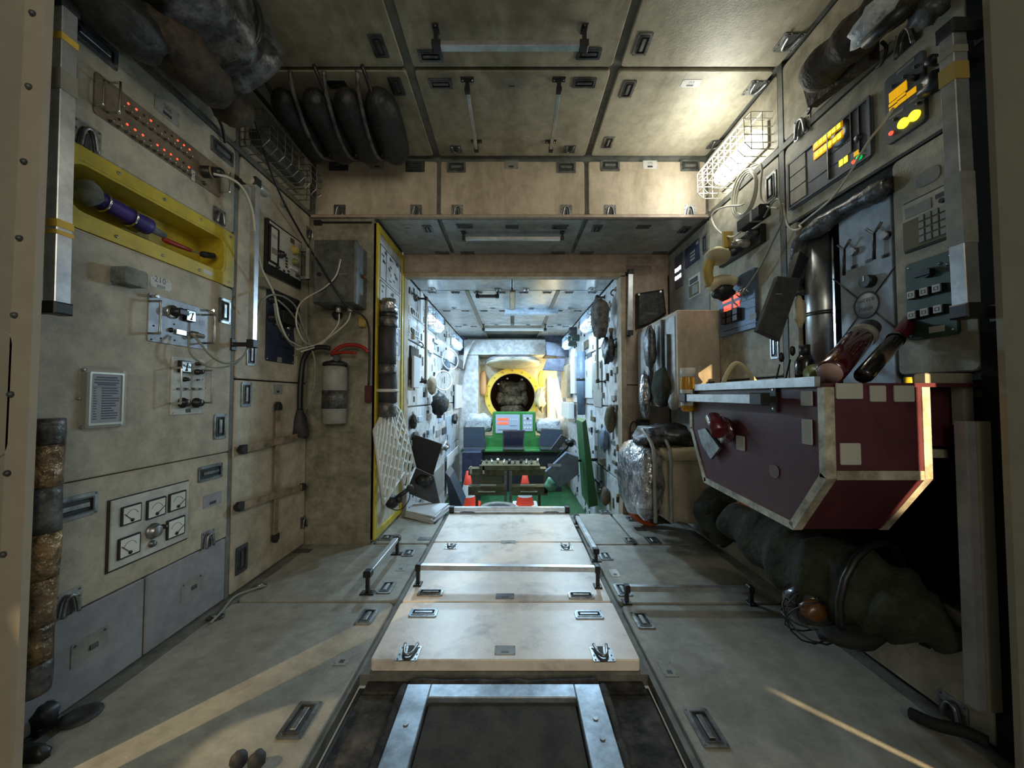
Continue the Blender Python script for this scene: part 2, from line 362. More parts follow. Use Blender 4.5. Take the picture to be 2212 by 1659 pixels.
    def blob(s, c, rx, ry, rz, m, seed=0, amp=0.12, nu=16, nv=10, freq=2.2, sq=1.0):
        from mathutils import noise
        vs = []; fs = []; c = Vector(c)
        for j in range(nv + 1):
            ph = math.pi * j / nv - math.pi / 2
            for i in range(nu):
                th = 2 * math.pi * i / nu
                d = Vector((math.cos(ph) * math.cos(th), math.cos(ph) * math.sin(th), math.sin(ph)))
                if sq != 1.0: d = Vector([math.copysign(abs(q) ** sq, q) for q in d])
                k = 1 + amp * 2 * noise.noise(d * freq + Vector((seed * 3.1, seed * 1.7, seed)))
                vs.append(c + Vector((d.x * rx, d.y * ry, d.z * rz)) * k)
        for j in range(nv):
            for i in range(nu):
                k = (i + 1) % nu; fs.append((j * nu + i, j * nu + k, (j + 1) * nu + k, (j + 1) * nu + i))
        return s.add(vs, fs, m, True)
    def mesh(s, name):
        me = bpy.data.meshes.new(name); me.from_pydata([tuple(p) for p in s.v], [], s.f)
        for m in s.mats: me.materials.append(MATS[m])
        me.polygons.foreach_set('material_index', s.m); me.polygons.foreach_set('use_smooth', s.s)
        me.validate(); me.update()
        bm = bmesh.new(); bm.from_mesh(me); bmesh.ops.remove_doubles(bm, verts=bm.verts, dist=1e-6)
        bmesh.ops.recalc_face_normals(bm, faces=bm.faces); bm.to_mesh(me); bm.free()
        return me
def link(name, data, parent=None, mat=None):
    o = bpy.data.objects.new(name, data); COL.objects.link(o)
    if parent: o.parent = parent
    if mat is not None: o.matrix_local = mat
    return o
def part(parent, name, mb, mat=None, label=None, kind=None):
    o = link(name, mb.mesh(name) if isinstance(mb, MB) else mb, parent, mat)
    if label: o['label'] = label
    if kind: o['kind'] = kind
    return o
def thing(name, label, cat, mat=None, group=None, mb=None):
    o = link(name, (mb.mesh(name) if isinstance(mb, MB) else mb) if mb else None, None, mat)
    if not mb: o.empty_display_size = 0.05
    o['label'] = label; o['category'] = cat
    if group: o['group'] = group
    return o
def struct(name, mb, mat=None, label=None):
    o = link(name, mb.mesh(name), None, mat); o['kind'] = 'structure'
    if label: o['label'] = label
    return o
def T(x, y, z=0.0, rz=0.0): return Matrix.Translation((x, y, z)) @ Matrix.Rotation(rz, 4, 'Z')
def smooth_path(P, k=6):
    P = [Vector(p) for p in P]; O = []
    for i in range(len(P) - 1):
        p0 = P[max(i - 1, 0)]; p1 = P[i]; p2 = P[i + 1]; p3 = P[min(i + 2, len(P) - 1)]
        for j in range(k):
            t = j / k
            O.append(0.5 * ((2 * p1) + (p2 - p0) * t + (2 * p0 - 5 * p1 + 4 * p2 - p3) * t * t + (3 * p1 - p0 - 3 * p2 + p3) * t ** 3))
    O.append(P[-1]); return O
_txt = {}
def text_mb(mb, s, x, y, z, size, m, align='CENTER', sx=1.0):
    c = bpy.data.curves.new('t', 'FONT'); c.body = s; c.size = size; c.align_x = align; c.align_y = 'CENTER'; c.resolution_u = 2
    o = bpy.data.objects.new('t', c); COL.objects.link(o)
    dg = bpy.context.evaluated_depsgraph_get(); me = bpy.data.meshes.new_from_object(o.evaluated_get(dg))
    mb.add([(v.co.x * sx + x, v.co.y + y, z) for v in me.vertices], [tuple(p.vertices) for p in me.polygons], m)
    bpy.data.objects.remove(o); bpy.data.curves.remove(c); bpy.data.meshes.remove(me)

# ---------------------------------------------------------------- small repeated fittings
def handle_mesh(w, h, key='steel'):
    k = ('h', round(w, 3), round(h, 3), key)
    if k in _txt: return _txt[k]
    mb = MB(); e = min(w, h) * 0.16
    mb.ring(rrect(w, h, 0.006, 2), rrect(w - 2 * e, h - 2 * e, 0.004, 2), -0.001, 0.005, key)
    mb.ring(rrect(w - 2.0 * e, h - 2.0 * e, 0.004, 2), rrect(w - 2.8 * e, h - 2.8 * e, 0.003, 2), -0.001, 0.008, 'steel_dark' if key == 'steel' else key)
    mb.cbox(0, 0, w - 2 * e, h - 2 * e, -0.004, 0.0012, 'gap_dark')
    if w > h: mb.cbox(0, 0, w - 4.4 * e, (h - 2 * e) * 0.34, 0.001, 0.009, key, 0.002)
    else: mb.cbox(0, 0, (w - 2 * e) * 0.34, h - 4.4 * e, 0.001, 0.009, key, 0.002)
    for sx in (-1, 1):
        for sy in (-1, 1): mb.cyl((sx * (w / 2 - e * .5), sy * (h / 2 - e * .5), 0.004), (sx * (w / 2 - e * .5), sy * (h / 2 - e * .5), 0.006), e * .25, 'steel_dark', n=6)
    _txt[k] = mb.mesh('flush_handle'); return _txt[k]
def latch_mesh(w, key='steel'):
    k = ('l', round(w, 3), key)
    if k in _txt: return _txt[k]
    mb = MB(); mb.cbox(0, 0, w, w, 0, 0.003, key, r=w * .06)
    P = [(-w * .30, -w * .5), (-w * .22, 0), (-w * .1, w * .26), (w * .1, w * .26), (w * .22, 0), (w * .30, -w * .5)]
    mb.tube(smooth_path([(x, y, 0.012) for x, y in P], 3), w * .07, key, 6)
    mb.slab([(-w * .13, -w * .48), (-w * .06, w * .05), (0.0, w * .12), (w * .06, w * .05), (w * .13, -w * .48)], 0.002, 0.006, 'gap_dark')
    for sx in (-1, 1):
        for sy in (-.38, .1, .4): mb.cyl((sx * w * .4, sy * w, 0.003), (sx * w * .4, sy * w, 0.005), w * .04, 'steel_dark', n=6)
    _txt[k] = mb.mesh('latch'); return _txt[k]
def plate_mesh(w, h, key='label_grey', txt=None):
    mb = MB(); mb.cbox(0, 0, w, h, 0, 0.002, key, r=0.004)
    for sx in (-1, 1):
        for sy in (-1, 1): mb.cyl((sx * w * .43, sy * h * .38, .002), (sx * w * .43, sy * h * .38, .003), .002, 'steel_dark', n=6)
    mb.box(-w * .18, -h * .34, .002, w * .18, -h * .12, .0024, 'charcoal')
    if txt: text_mb(mb, txt, 0, h * .17, .0026, h * .42, 'charcoal')
    return mb.mesh('number_plate')
class Panel:
    """a wall, ceiling or floor panel: a slab, piece of the setting, with its fittings as children"""
    def __init__(s, S, parent, a0, b0, a1, b1, m, n0=-0.018, n1=0.0, gap=0.006, r=0.012, bev=0.004, name='panel'):
        s.S = S; mb = MB(); s.n = n1
        mb.cbox((a0 + a1) / 2, (b0 + b1) / 2, a1 - a0 - 2 * gap, b1 - b0 - 2 * gap, n0, n1, m, bev, r, 3)
        s.o = part(parent, name, mb, S.M)
    def fit(s, me, a, b, rot=0.0, n=0.0, name=None):
        return part(s.o, name or me.name.split('.')[0], me, Matrix.Translation((a, b, s.n + n)) @ Matrix.Rotation(rot, 4, 'Z'))
    def handle(s, *px, key='steel', rot=0.0):
        a, b, w_, h_ = s.S.cen(*px); return s.fit(handle_mesh(round(w_ / .01) * .01, round(h_ / .01) * .01, key), a, b, rot)
    def latch(s, u, v, w=0.06, key='steel', rot=0.0):
        a, b = s.S.px(u, v); return s.fit(latch_mesh(w, key), a, b, rot)
    def plate(s, *px, key='label_grey', txt=None):
        a, b, w_, h_ = s.S.cen(*px); return s.fit(plate_mesh(w_, h_, key, txt), a, b)
# ================================================================ the setting
def boxw(x0, y0, z0, x1, y1, z1, m, bev=0.0):
    return MB().box(x0, y0, z0, x1, y1, z1, m, bev)
# ---- floor of the near compartment
floor = struct('floor', MB().box(-1.5, 0.3, -0.06, XP * 0 - 0.56, YD, -0.02, 'gap_trim').box(0.50, 0.3, -0.06, 1.5, YD, -0.02, 'gap_trim')
               .box(-0.56, 1.43, -0.06, 0.50, YD, -0.02, 'gap_trim').box(-0.56, 0.3, -0.12, 0.50, 1.43, -0.07, 'gap_dark'))
def P(*a, **k): return Panel(*a, **k)
fl1 = P(SF, floor, -1.36, 0.55, -0.565, 1.885, 'floor_grey', r=0.03)
fl2 = P(SF, floor, -1.36, 1.89, -0.565, 2.615, 'floor_grey', r=0.03)
fl3 = P(SF, floor, -0.95, 2.62, -0.565, 3.29, 'floor_grey', r=0.03)
fr1 = P(SF, floor, 0.515, 0.55, 1.32, 1.865, 'floor_grey', r=0.03)
fr2 = P(SF, floor, 0.515, 1.87, 1.32, 2.60, 'floor_grey', r=0.03)
fr3 = P(SF, floor, 0.515, 2.605, 0.84, 3.29, 'floor_grey', r=0.03)
fr4 = P(SF, floor, 0.845, 2.605, 1.32, 3.29, 'floor_grey', r=0.03)
fc1 = P(SF, floor, -0.535, 1.44, 0.485, 1.846, 'floor_white', n1=0.022, r=0.014)
fc2 = P(SF, floor, -0.535, 1.852, 0.485, 2.60, 'floor_white', n1=0.018, r=0.014)
fc3 = P(SF, floor, -0.535, 2.604, 0.485, 3.29, 'floor_white', n1=0.018, r=0.014)
H = (0.135, 0.075)
def hnd(p, u, v, w=None, h=None, rot=0, key='steel', n=None):
    a, b = p.S.px(u, v, p.n); return p.fit(handle_mesh(w or H[0], h or H[1], key), a, b, rot)
def ltc(p, u, v, w=0.085, rot=0, key='steel'):
    a, b = p.S.px(u, v, p.n); return p.fit(latch_mesh(w, key), a, b, rot)
def plt(p, u, v, w=0.085, h=0.045, key='label_grey', txt=None, rot=0):
    a, b = p.S.px(u, v, p.n); return p.fit(plate_mesh(w, h, key, txt), a, b, rot)
hnd(fl1, 648, 1556, 0.075, 0.135); hnd(fl1, 793, 1333, 0.075, 0.12); plt(fl1, 743, 1422, 0.05, 0.08)
hnd(fl2, 835, 1270, 0.075, 0.12); hnd(fl2, 883, 1195, 0.075, 0.10); plt(fl2, 868, 1226, 0.055, 0.09); plt(fl2, 655, 1190, 0.10, 0.06, 'steel_dark')
hnd(fl3, 835, 1162, 0.09, 0.10, key='steel'); plt(fl3, 917, 1164, 0.09, 0.06, 'steel_dark')
hnd(fr1, 1388, 1341, 0.075, 0.12); hnd(fr1, 1524, 1573, 0.075, 0.135); plt(fr1, 1442, 1445, 0.05, 0.08)
hnd(fr2, 1308, 1202, 0.075, 0.11); hnd(fr2, 1345, 1275, 0.075, 0.12); plt(fr2, 1327, 1238, 0.05, 0.09, 'label_white')
hnd(fr3, 1360, 1168, 0.08, 0.10); hnd(fr3, 1308, 1107, 0.10, 0.11); hnd(fr4, 1410, 1168, 0.09, 0.12); plt(fr4, 1383, 1143, 0.08, 0.08, 'steel_dark'); hnd(fr4, 1365, 1122, 0.08, 0.10)
hnd(fc1, 915, 1325, 0.125, 0.062, key='steel_blue'); hnd(fc1, 1272, 1329, 0.125, 0.062, key='steel_blue')
hnd(fc2, 930, 1281, 0.125, 0.062); hnd(fc2, 1255, 1287, 0.125, 0.062); plt(fc2, 1091, 1288, 0.09, 0.05, 'steel_dark')
ltc(fc1, 883, 1412, 0.082, R(180)); ltc(fc1, 1301, 1414, 0.082, R(180)); plt(fc1, 1091, 1405, 0.08, 0.052, 'label_grey')
ltc(fc3, 974, 1181, 0.085, R(180)); ltc(fc3, 1223, 1183, 0.085, R(180)); plt(fc3, 1098, 1171, 0.10, 0.05)
hnd(fc3, 1190, 1106, 0.125, 0.08, key='steel_blue'); hnd(fc3, 1010, 1106, 0.125, 0.08, key='steel_blue')
# baseboards (dark floor joints along the walls)
struct('baseboard_left', boxw(-1.41, 1.05, -0.03, -1.352, 2.62, -0.004, 'gap_trim'))
struct('baseboard_right', boxw(1.312, 1.05, -0.03, 1.37, 3.3, -0.004, 'gap_trim'))
# ---- ceiling
ceil = struct('ceiling', boxw(-1.5, 0.3, ZC + 0.02, 1.5, 2.75, ZC + 0.08, 'gap_trim'))
cp = {}
for i, (x0, x1) in enumerate(((-1.40, -0.545), (-0.508, 0.512), (0.548, 1.36))):
    for j, (y0, y1) in enumerate(((0.5, 1.885), (1.90, 2.60))):
        cp[i, j] = P(SCL, ceil, x0, -y1, x1, -y0, 'cream_ceiling', r=0.02, gap=0.003)
c = cp[0, 0]; hnd(c, 818, 99, 0.07, 0.12, key='steel_dark')
c = cp[0, 1]; hnd(c, 857, 186, 0.07, 0.12, key='steel_dark'); plt(c, 728, 182, 0.10, 0.05, 'steel_dark')
c = cp[1, 0]; hnd(c, 930, 120, 0.12, 0.065, key='steel_dark'); hnd(c, 1272, 115, 0.12, 0.065, key='steel_dark')
c = cp[1, 1]; hnd(c, 952, 180, 0.125, 0.065, key='steel_dark'); hnd(c, 1262, 178, 0.125, 0.065, key='steel_dark'); plt(c, 1106, 182)
ltc(c, 985, 322, 0.08, R(180)); ltc(c, 1230, 322, 0.08, R(180))
c = cp[2, 0]; hnd(c, 1388, 95, 0.07, 0.115); ltc(c, 1703, 92, 0.10, R(180))
c = cp[2, 1]; hnd(c, 1356, 192, 0.07, 0.115); hnd(c, 1314, 307, 0.065, 0.11); plt(c, 1492, 180, 0.10, 0.05, 'label_white', '253'); ltc(c, 1632, 190, 0.10, R(180)); ltc(c, 1545, 312, 0.09, R(180))
# ---- beam across the room: face, underside, lintel
beam = struct('wall_back', MB().box(-1.45, YB + 0.022, ZS + 0.02, 1.42, YD, ZC + 0.05, 'gap_trim')
              .box(-1.45, YB, -0.5, XP - 0.012, YD, ZS + 0.02, 'bulkhead')
              .box(XP, YD, 2.062, 1.42, YD + 0.05, ZS + 0.02, 'pink_beige'))
for x0, x1, hs in ((-1.385, -0.527, ((732, 357), (897, 360))), (-0.505, 0.512, ((986, 361), (1223, 362))), (0.535, 1.365, ((1318, 358), (1490, 358)))):
    p = P(SB, beam, x0, ZS + 0.022, x1, ZC - 0.02, 'cream_beam', r=0.016, gap=0.003, n0=-0.03)
    k = 'steel_dark' if x0 < -1 else 'steel'
    for u, v in hs: hnd(p, u, v, 0.135, 0.08, key=k)
    m = (hs[0][0] + hs[1][0]) / 2
    plt(p, m + (0 if x0 > -1 else 0), 356, 0.10, 0.06, 'label_white' if x0 > 0 else 'label_grey', '375' if x0 > 0 else None)
    for du, (u, v) in zip((-6 if x0 < 1 else 0, 0), ((hs[0][0], 455), (hs[1][0], 455))): ltc(p, u + (2 if u < 1100 else 0), 455, 0.082, 0, 'steel' if x0 > 0 else 'steel')
trim1 = struct('trim_1', boxw(-1.40, YB - 0.02, ZS - 0.002, 1.37, YB + 0.01, ZS + 0.018, 'pink_beige', 0.003))
for x0, x1, hs in ((-0.948, -0.527, ((924, 494), )), (-0.505, 0.512, ((1003, 488), (1210, 490))), (0.535, 1.365, ((1289, 493), (1478, 496)))):
    p = P(SS, beam, x0, -(YD - 0.005), x1, -(YB + 0.015), 'soffit_grey', r=0.012, gap=0.004)
    for i, (u, v) in enumerate(hs): hnd(p, u, v, 0.12 if -.6 < x0 < .5 else .07, 0.06 if -.6 < x0 < .5 else .11, key='steel_dark')
    plt(p, {-0.948: 880, -0.505: 1106, 0.535: 1390}[x0], 490, 0.10, 0.06, 'charcoal' if x0 > -.9 else 'soffit_grey')
    for u in ({-0.948: (955,), -0.505: (1010, 1205), 0.535: (1268, 1425)}[x0]): plt(p, u, 546, 0.12, 0.06, 'steel_dark')
# ---- wall beside the far opening, right
wbr = struct('wall_back_right', boxw(0.975, YD + 0.02, -0.5, 1.42, YD + 0.09, ZS + 0.02, 'gap_dark'))
for z0, z1 in ((0.0, 0.36), (0.365, 1.10), (1.105, 2.24)):
    P(SD, wbr, 0.995, z0, 1.37, z1, 'pink_beige', gap=0.002, r=0.004)
struct('trim_2', boxw(0.945, YD - 0.03, -0.5, 0.99, YD + 0.1, 2.06, 'tan_wood', 0.006))
struct('trim_3', boxw(XP - 0.03, YD - 0.025, -0.5, -0.935, YD + 0.1, 2.06, 'tan_wood', 0.006))
struct('trim_4', boxw(XP + 0.0, YD - 0.03, 2.045, 0.985, YD + 0.06, 2.085, 'tan_wood', 0.006))
# ---- left wall
wl = struct('wall_left', MB().box(-1.46, 1.1, 0, -1.432, 2.62, 1.545, 'gap_dark').box(-1.46, 1.1, 1.82, -1.432, 2.62, 2.7, 'gap_dark').box(-1.46, 1.9, 1.545, -1.432, 2.62, 1.82, 'gap_dark')
            .box(XL - 0.02, 1.1, 2.262, XL + 0.004, 2.62, 2.288, 'gap_trim').box(XL - .03, 1.9, 0, XL - 0.004, 1.925, 2.70, 'gap_trim'))
m = 'cream_left'
la_top = P(SL, wl, 1.115, 1.822, 1.90, 2.262, m, r=0.02, gap=0.002)
la_mid = P(SL, wl, 1.115, 0.727, 1.90, 1.543, m, r=0.01, gap=0.001)
la_low = P(SL, wl, 1.115, 0.308, 1.90, 0.725, m, r=0.01, gap=0.001)
ld1 = P(SL, wl, 1.115, 0.005, 1.487, 0.305, 'door_grey', r=0.006, gap=0.002, n1=-0.002, name='cabinet_door')
ld2 = P(SL, wl, 1.49, 0.005, 1.90, 0.305, 'door_grey', r=0.006, gap=0.002, n1=-0.002, name='cabinet_door')
lb_up = P(SL, wl, 1.93, 1.092, 2.61, 2.258, m, r=0.02, gap=0.002)
lb_low = P(SL, wl, 1.93, 0.004, 2.61, 1.088, m, r=0.012, gap=0.002)
lu_a = P(SL, wl, 1.115, 2.292, 1.90, 2.67, m, r=0.02, gap=0.002)
lu_b = P(SL, wl, 1.93, 2.292, 2.61, 2.67, m, r=0.02, gap=0.002)
hnd(la_top, 203, 92, 0.15, 0.075); hnd(la_top, 480, 328, 0.14, 0.075); plt(la_top, 361, 241, 0.11, 0.06, 'label_grey', '206')
ltc(la_top, 187, 295, 0.085); ltc(la_top, 473, 467, 0.075)
hnd(la_mid, 484, 672, 0.075, 0.12); hnd(la_mid, 474, 921, 0.075, 0.12)
hnd(la_low, 157, 1097, 0.14, 0.075); hnd(la_low, 454, 1020, 0.14, 0.07); plt(la_low, 459, 1079, 0.11, 0.06, 'door_grey')
ltc(la_low, 146, 1302, 0.075, R(0)); ltc(la_low, 449, 1164, 0.075)
for p, u, v in ((ld1, 195, 1396), (ld2, 415, 1268)):
    mb = MB(); mb.cbox(0, 0, 0.11, 0.075, 0, 0.002, 'label_grey', r=.004); mb.cbox(0.01, -0.005, 0.025, 0.016, 0.002, 0.006, 'steel_dark'); 
    for sx in (-1, 1): mb.cyl((sx * .045, .028, .002), (sx * .045, .028, .004), .004, 'steel_dark', n=6)
    a, b = SL.px(u, v); p.fit(mb.mesh('door_lock_plate'), a, b)
hnd(lb_up, 542, 762, 0.07, 0.14); plt(lb_up, 613, 442, 0.07, 0.055, 'label_grey'); ltc(lb_up, 668, 505, 0.08)
hnd(lb_low, 531, 852, 0.075, 0.13, key='steel'); hnd(lb_low, 521, 1207, 0.085, 0.14, key='steel_dark'); plt(lb_low, 600, 841, 0.085, 0.06, 'door_grey'); ltc(lb_low, 655, 1127, 0.075)
# ---- right wall
wr = struct('wall_right', MB().box(1.392, 1.1, 1.79, 1.42, 3.3, 2.7, 'gap_dark').box(1.392, 1.83, 0, 1.42, 3.3, 1.79, 'gap_dark').box(1.392, 1.1, 0, 1.42, 1.83, 0.34, 'gap_dark').box(1.392, 1.1, 1.05, 1.42, 1.35, 1.79, 'gap_dark')
            .box(XR - 0.004, 1.1, 2.245, XR + 0.02, 3.3, 2.275, 'gap_trim').box(XR - .002, 1.872, 0, XR + 0.03, 1.905, 2.70, 'gap_trim'))
m = 'cream'
def PR(y0, z0, y1, z1, m=m, **k): return P(SR, wr, -y1, z0, -y0, z1, m, **k)
ru_a = PR(1.105, 2.278, 1.872, 2.67, r=0.02, gap=0.002)
ru_b = PR(1.905, 2.278, 2.61, 2.67, r=0.02, gap=0.002)
r1_top = PR(1.105, 1.85, 1.87, 2.242, r=0.03, gap=0.002)
r1_key = PR(1.105, 1.075, 1.345, 1.84, r=0.02, gap=0.001)
r1_side = PR(1.80, 1.03, 1.872, 1.845, r=0.005, gap=0.001)
r1_low = PR(1.105, 0.004, 1.87, 0.34, r=0.012, gap=0.002)
r2 = PR(1.907, 1.105, 2.605, 2.242, r=0.02, gap=0.002)
r2b = PR(1.907, 0.004, 2.605, 1.10, r=0.012, gap=0.002)
r3 = PR(2.61, 0.004, 3.28, 2.235, 'soffit_grey', r=0.01, gap=0.002)
ltc(r1_low, 2060, 1535, 0.08); hnd(r1_low, 1690, 1235, 0.06, 0.12, key='steel_dark')
hnd(r2b, 1678, 1215, 0.075, 0.15, key='steel_dark')
hnd(r2, 1666, 405, 0.085, 0.15, key='steel'); hnd(r2, 1674, 750, 0.06, 0.12); hnd(r3, 1524, 527, 0.07, 0.13)
ltc(ru_a, 1733, 271, 0.10); ltc(ru_a, 1960, 80, 0.09)
# dark recess behind the right wall (galley niche and the space under the table)
MBv = MB()
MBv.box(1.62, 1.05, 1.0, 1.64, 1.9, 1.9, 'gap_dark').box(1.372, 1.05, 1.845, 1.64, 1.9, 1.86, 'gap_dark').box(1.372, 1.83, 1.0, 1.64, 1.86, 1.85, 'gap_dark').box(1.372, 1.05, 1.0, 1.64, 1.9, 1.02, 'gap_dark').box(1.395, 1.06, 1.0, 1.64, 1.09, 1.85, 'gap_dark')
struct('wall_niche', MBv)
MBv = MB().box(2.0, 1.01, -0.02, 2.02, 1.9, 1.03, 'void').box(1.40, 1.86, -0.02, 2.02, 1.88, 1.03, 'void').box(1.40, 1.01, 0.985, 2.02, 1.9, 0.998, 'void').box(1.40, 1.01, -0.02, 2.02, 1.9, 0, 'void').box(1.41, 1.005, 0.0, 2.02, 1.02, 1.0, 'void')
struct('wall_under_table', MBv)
# ---- front frames that close the view left and right
mb = MB().box(-2.6, 0.996, -0.1, -1.310, 1.01, 3.0, 'frame_grey').box(-1.318, 0.992, -0.1, -1.261, 1.01, 3.0, 'frame_pale', 0.0)
ff = struct('wall_front_left', mb)
for i, (u, v) in enumerate(((72, 30), (64, 188), (54, 350), (44, 515), (33, 681), (25, 852), (18, 1022), (9, 1197))):
    S = facing(0.992); a, b = S.px(u, v); q = MB().lathe((0, 0, 0), (0, 0, 1), [(0, .008), (.003, .0085), (.007, .006), (.009, 0)], 'charcoal', 10)
    part(ff, 'bolt', q, S.mat(a, b))
q = MB(); q.cbox(0, 0, 0.09, 0.34, 0, 0.004, 'frame_grey', .002, .04); S = facing(0.996); a, b = S.px(-10, 850); part(ff, 'cover_plate', q, S.mat(a, b))
mb = MB().box(1.283, 0.985, -0.1, 2.6, 1.0, 3.0, 'frame_grey')
struct('wall_front_right', mb)
mb = MB().box(1.362, 1.0, 0, 1.40, 1.10, 2.7, 'void')  # black strip beside the frame; the gap's shade is put into its colour
struct('gap_shade', mb)
struct('trim_6', boxw(1.318, 1.075, 0.13, 1.352, 1.105, 0.93, 'frame_pale', .002))
struct('trim_7', boxw(1.288, 1.082, 0.13, 1.317, 1.11, 0.93, 'door_grey', .002))
# added unseen baffles behind the visitor; their gaps cut the lamp beams into slivers
for i, (sa, sb, st_, sg_, se, sc_) in enumerate(SLITS):
    A_, B_ = Vector(sa), Vector(sb); A_.z = B_.z = 0; p = A_ + (B_ - A_) * st_; d = (B_ - A_).normalized(); n = Vector((d.y, -d.x, 0))
    wd = (p - A_).length * math.tan(R(sc_ / 2)) + .08
    mb = MB(); mb.box(sg_ / 2, -.01, 0, sg_ / 2 + wd, .01, 2.4, 'gap_dark').box(-sg_ / 2 - wd, -.01, 0, -sg_ / 2, .01, 2.4, 'gap_dark').box(-sg_ / 2 - wd, -.01, 2.4, sg_ / 2 + wd, .01, 2.45, 'gap_dark')
    struct('light_baffle_%d' % (i + 1), mb, Matrix.Translation(p) @ Matrix((n, d * -1 if False else d, Vector((0, 0, 1)))).transposed().to_4x4())
# ---- far compartment
ffl = struct('floor_far', boxw(-1.0, YD, ZFF - 0.05, 1.0, YF + 0.3, ZFF, 'green_dark'))
struct('trim_8', boxw(-0.95, YD + 0.0, -0.5, 0.95, YD + 0.03, -0.02, 'gap_dark'))
cf = struct('ceiling_far', boxw(-1.0, YD + .06, ZFC + 0.02, 1.0, YF, ZFC + 0.06, 'gap_trim'))
def fy(v, z): d = ray(1106, v); return d.y / d.z * (z - CAMZ)
y1 = fy(627, ZFC)
for i, (x0, x1) in enumerate(((-0.94, -0.005), (0.005, 0.94))):
    p = P(FC, cf, x0, -y1, x1, -(YD + 0.05), 'white_gloss', r=0.005, gap=0.003)
    for u in ((918, 998, 1072) if i == 0 else (1138, 1215, 1292)):
        (hnd(p, u, 601, 0.12, 0.06) if u not in (998, 1215) else plt(p, u, 601, 0.10, 0.05))
    for u in ((934, 1077) if i == 0 else (1137, 1278)): ltc(p, u, 624, 0.07)
y2 = fy(668, ZFC); y3 = fy(703, ZFC)
for (x0, x1) in ((-0.94, -0.48), (-0.45, -0.02), (0.03, 0.46), (0.49, 0.94)):
    for ya, yb in ((y1, y2), (y2, y3), (y3, 7.0)):
        if -.5 < x0 < .4 and ya == y3: continue
        p = P(FC, cf, x0, -yb, x1, -(ya + 0.01), 'white_gloss' if ya == y1 else 'white_panel', r=0.005, gap=0.003)
        xm = (x0 + x1) / 2
        for dx in (-.12, .12): p.fit(handle_mesh(0.10, 0.06), xm + dx, -(ya + 0.08))
        if ya < y3: p.fit(latch_mesh(0.06), xm, -(yb - 0.06))
struct('trim_9', boxw(-0.02, y1, ZFC - 0.02, 0.03, y2 + .02, ZFC + 0.02, 'tan_wood'))
struct('trim_10', boxw(-0.48, y1, ZFC - 0.008, -0.45, 7.0, ZFC + 0.02, 'frame_grey'))
struct('trim_11', boxw(0.46, y1, ZFC - 0.008, 0.49, 7.0, ZFC + 0.02, 'frame_grey'))
wfl = struct('wall_far_left', boxw(-1.0, YD + .06, ZFF, -0.97, 6.75, ZFC + 0.05, 'gap_trim'))
wfr = struct('wall_far_right', boxw(0.97, YD + .06, ZFF, 1.0, 6.6, ZFC + 0.05, 'gap_trim'))
ys = (3.34, 3.78, 4.35, 5.0, 5.75, 6.75)
rnd = random.Random(3)
for k in range(5):
    for z0, z1 in ((ZFF, 0.25), (0.26, 0.9), (0.91, 1.52), (1.53, ZFC)):
        for S, wpar, sg in ((FL, wfl, 1), (FR, wfr, -1)):
            a, b = sorted((sg * ys[k], sg * ys[k + 1]))
            p = P(S, wpar, a, z0, b, z1, 'white_panel', r=0.01, gap=0.003)
            am = (a + b) / 2; zm = (z0 + z1) / 2
            if k < 4:
                p.fit(handle_mesh(0.05, 0.10), am + rnd.uniform(-.1, .1), zm + rnd.uniform(-.15, .2))
                if rnd.random() < .6: p.fit(latch_mesh(0.06), a + 0.06, z0 + 0.05)
                if rnd.random() < .6: p.fit(plate_mesh(0.08, 0.05), am + rnd.uniform(-.12, .12), zm + rnd.uniform(-.22, -.1))
                for q_ in range(5):
                    key_, nm = rnd.choice((('charcoal', 'socket'), ('steel', 'clasp'), ('label_grey', 'small_plate'), ('black', 'socket'), ('tan_wood', 'small_plate'), ('gap_trim', 'clasp')))
                    ww, hh = rnd.uniform(.012, .04), rnd.uniform(.02, .08); fm = MB().cbox(0, 0, ww, hh, 0, rnd.uniform(.006, .03), key_, .002, .004).mesh(nm)
                    p.fit(fm, am + rnd.uniform(-.42, .42) * (b - a), zm + rnd.uniform(-.42, .42) * (z1 - z0))
# end wall, its side cheeks, header box, and the space beyond the hatch
we = struct('wall_end', MB().slab([(-1.3, ZFF), (1.3, ZFF), (1.3, 2.2), (-1.3, 2.2)], 0, 0.02, 'warm_white'), Surf((0, YF + 0.3, 0), (1, 0, 0), (0, 0, 1)).M)
# ring-shaped end wall: outline with a round hole
bpy.data.objects.remove(we)
HC = Vector((facing(YF).px(1107, 855)[0], YF, facing(YF).px(1107, 855)[1])); HR = 0.42
n = 48; mb = MB(); Pn = []
for i in range(n):
    a = 2 * math.pi * i / n; dx, dz = math.cos(a), math.sin(a)
    k = min(1.3 / max(abs(dx), 1e-6), ((2.4 - HC.z) / dz if dz > 1e-6 else (HC.z + 0.5) / max(-dz, 1e-6)))
    Pn.append((HC.x + dx * k, HC.z + dz * k))
Q = [(HC.x + HR * math.cos(2 * math.pi * i / n), HC.z + HR * math.sin(2 * math.pi * i / n)) for i in range(n)]
mb.ring(Pn, Q, -0.06, 0.0, 'warm_white')
struct('wall_end', mb, Surf((0, YF, 0), (1, 0, 0), (0, 0, 1)).M)
struct('wall_end_left', boxw(-0.98, 6.75, ZFF, -0.60, 6.79, 1.80, 'white_panel').box(-0.63, 6.77, ZFF, -0.60, YF, 1.80, 'white_panel'))
struct('wall_end_right', boxw(0.80, 6.72, ZFF, 1.0, 6.76, 1.80, 'white_panel'))
z0 = facing(6.7).px(1100, 766)[1]; z1 = facing(6.7).px(1100, 733)[1]
x0 = facing(6.7).px(1002, 750)[0]; x1 = facing(6.7).px(1176, 750)[0]
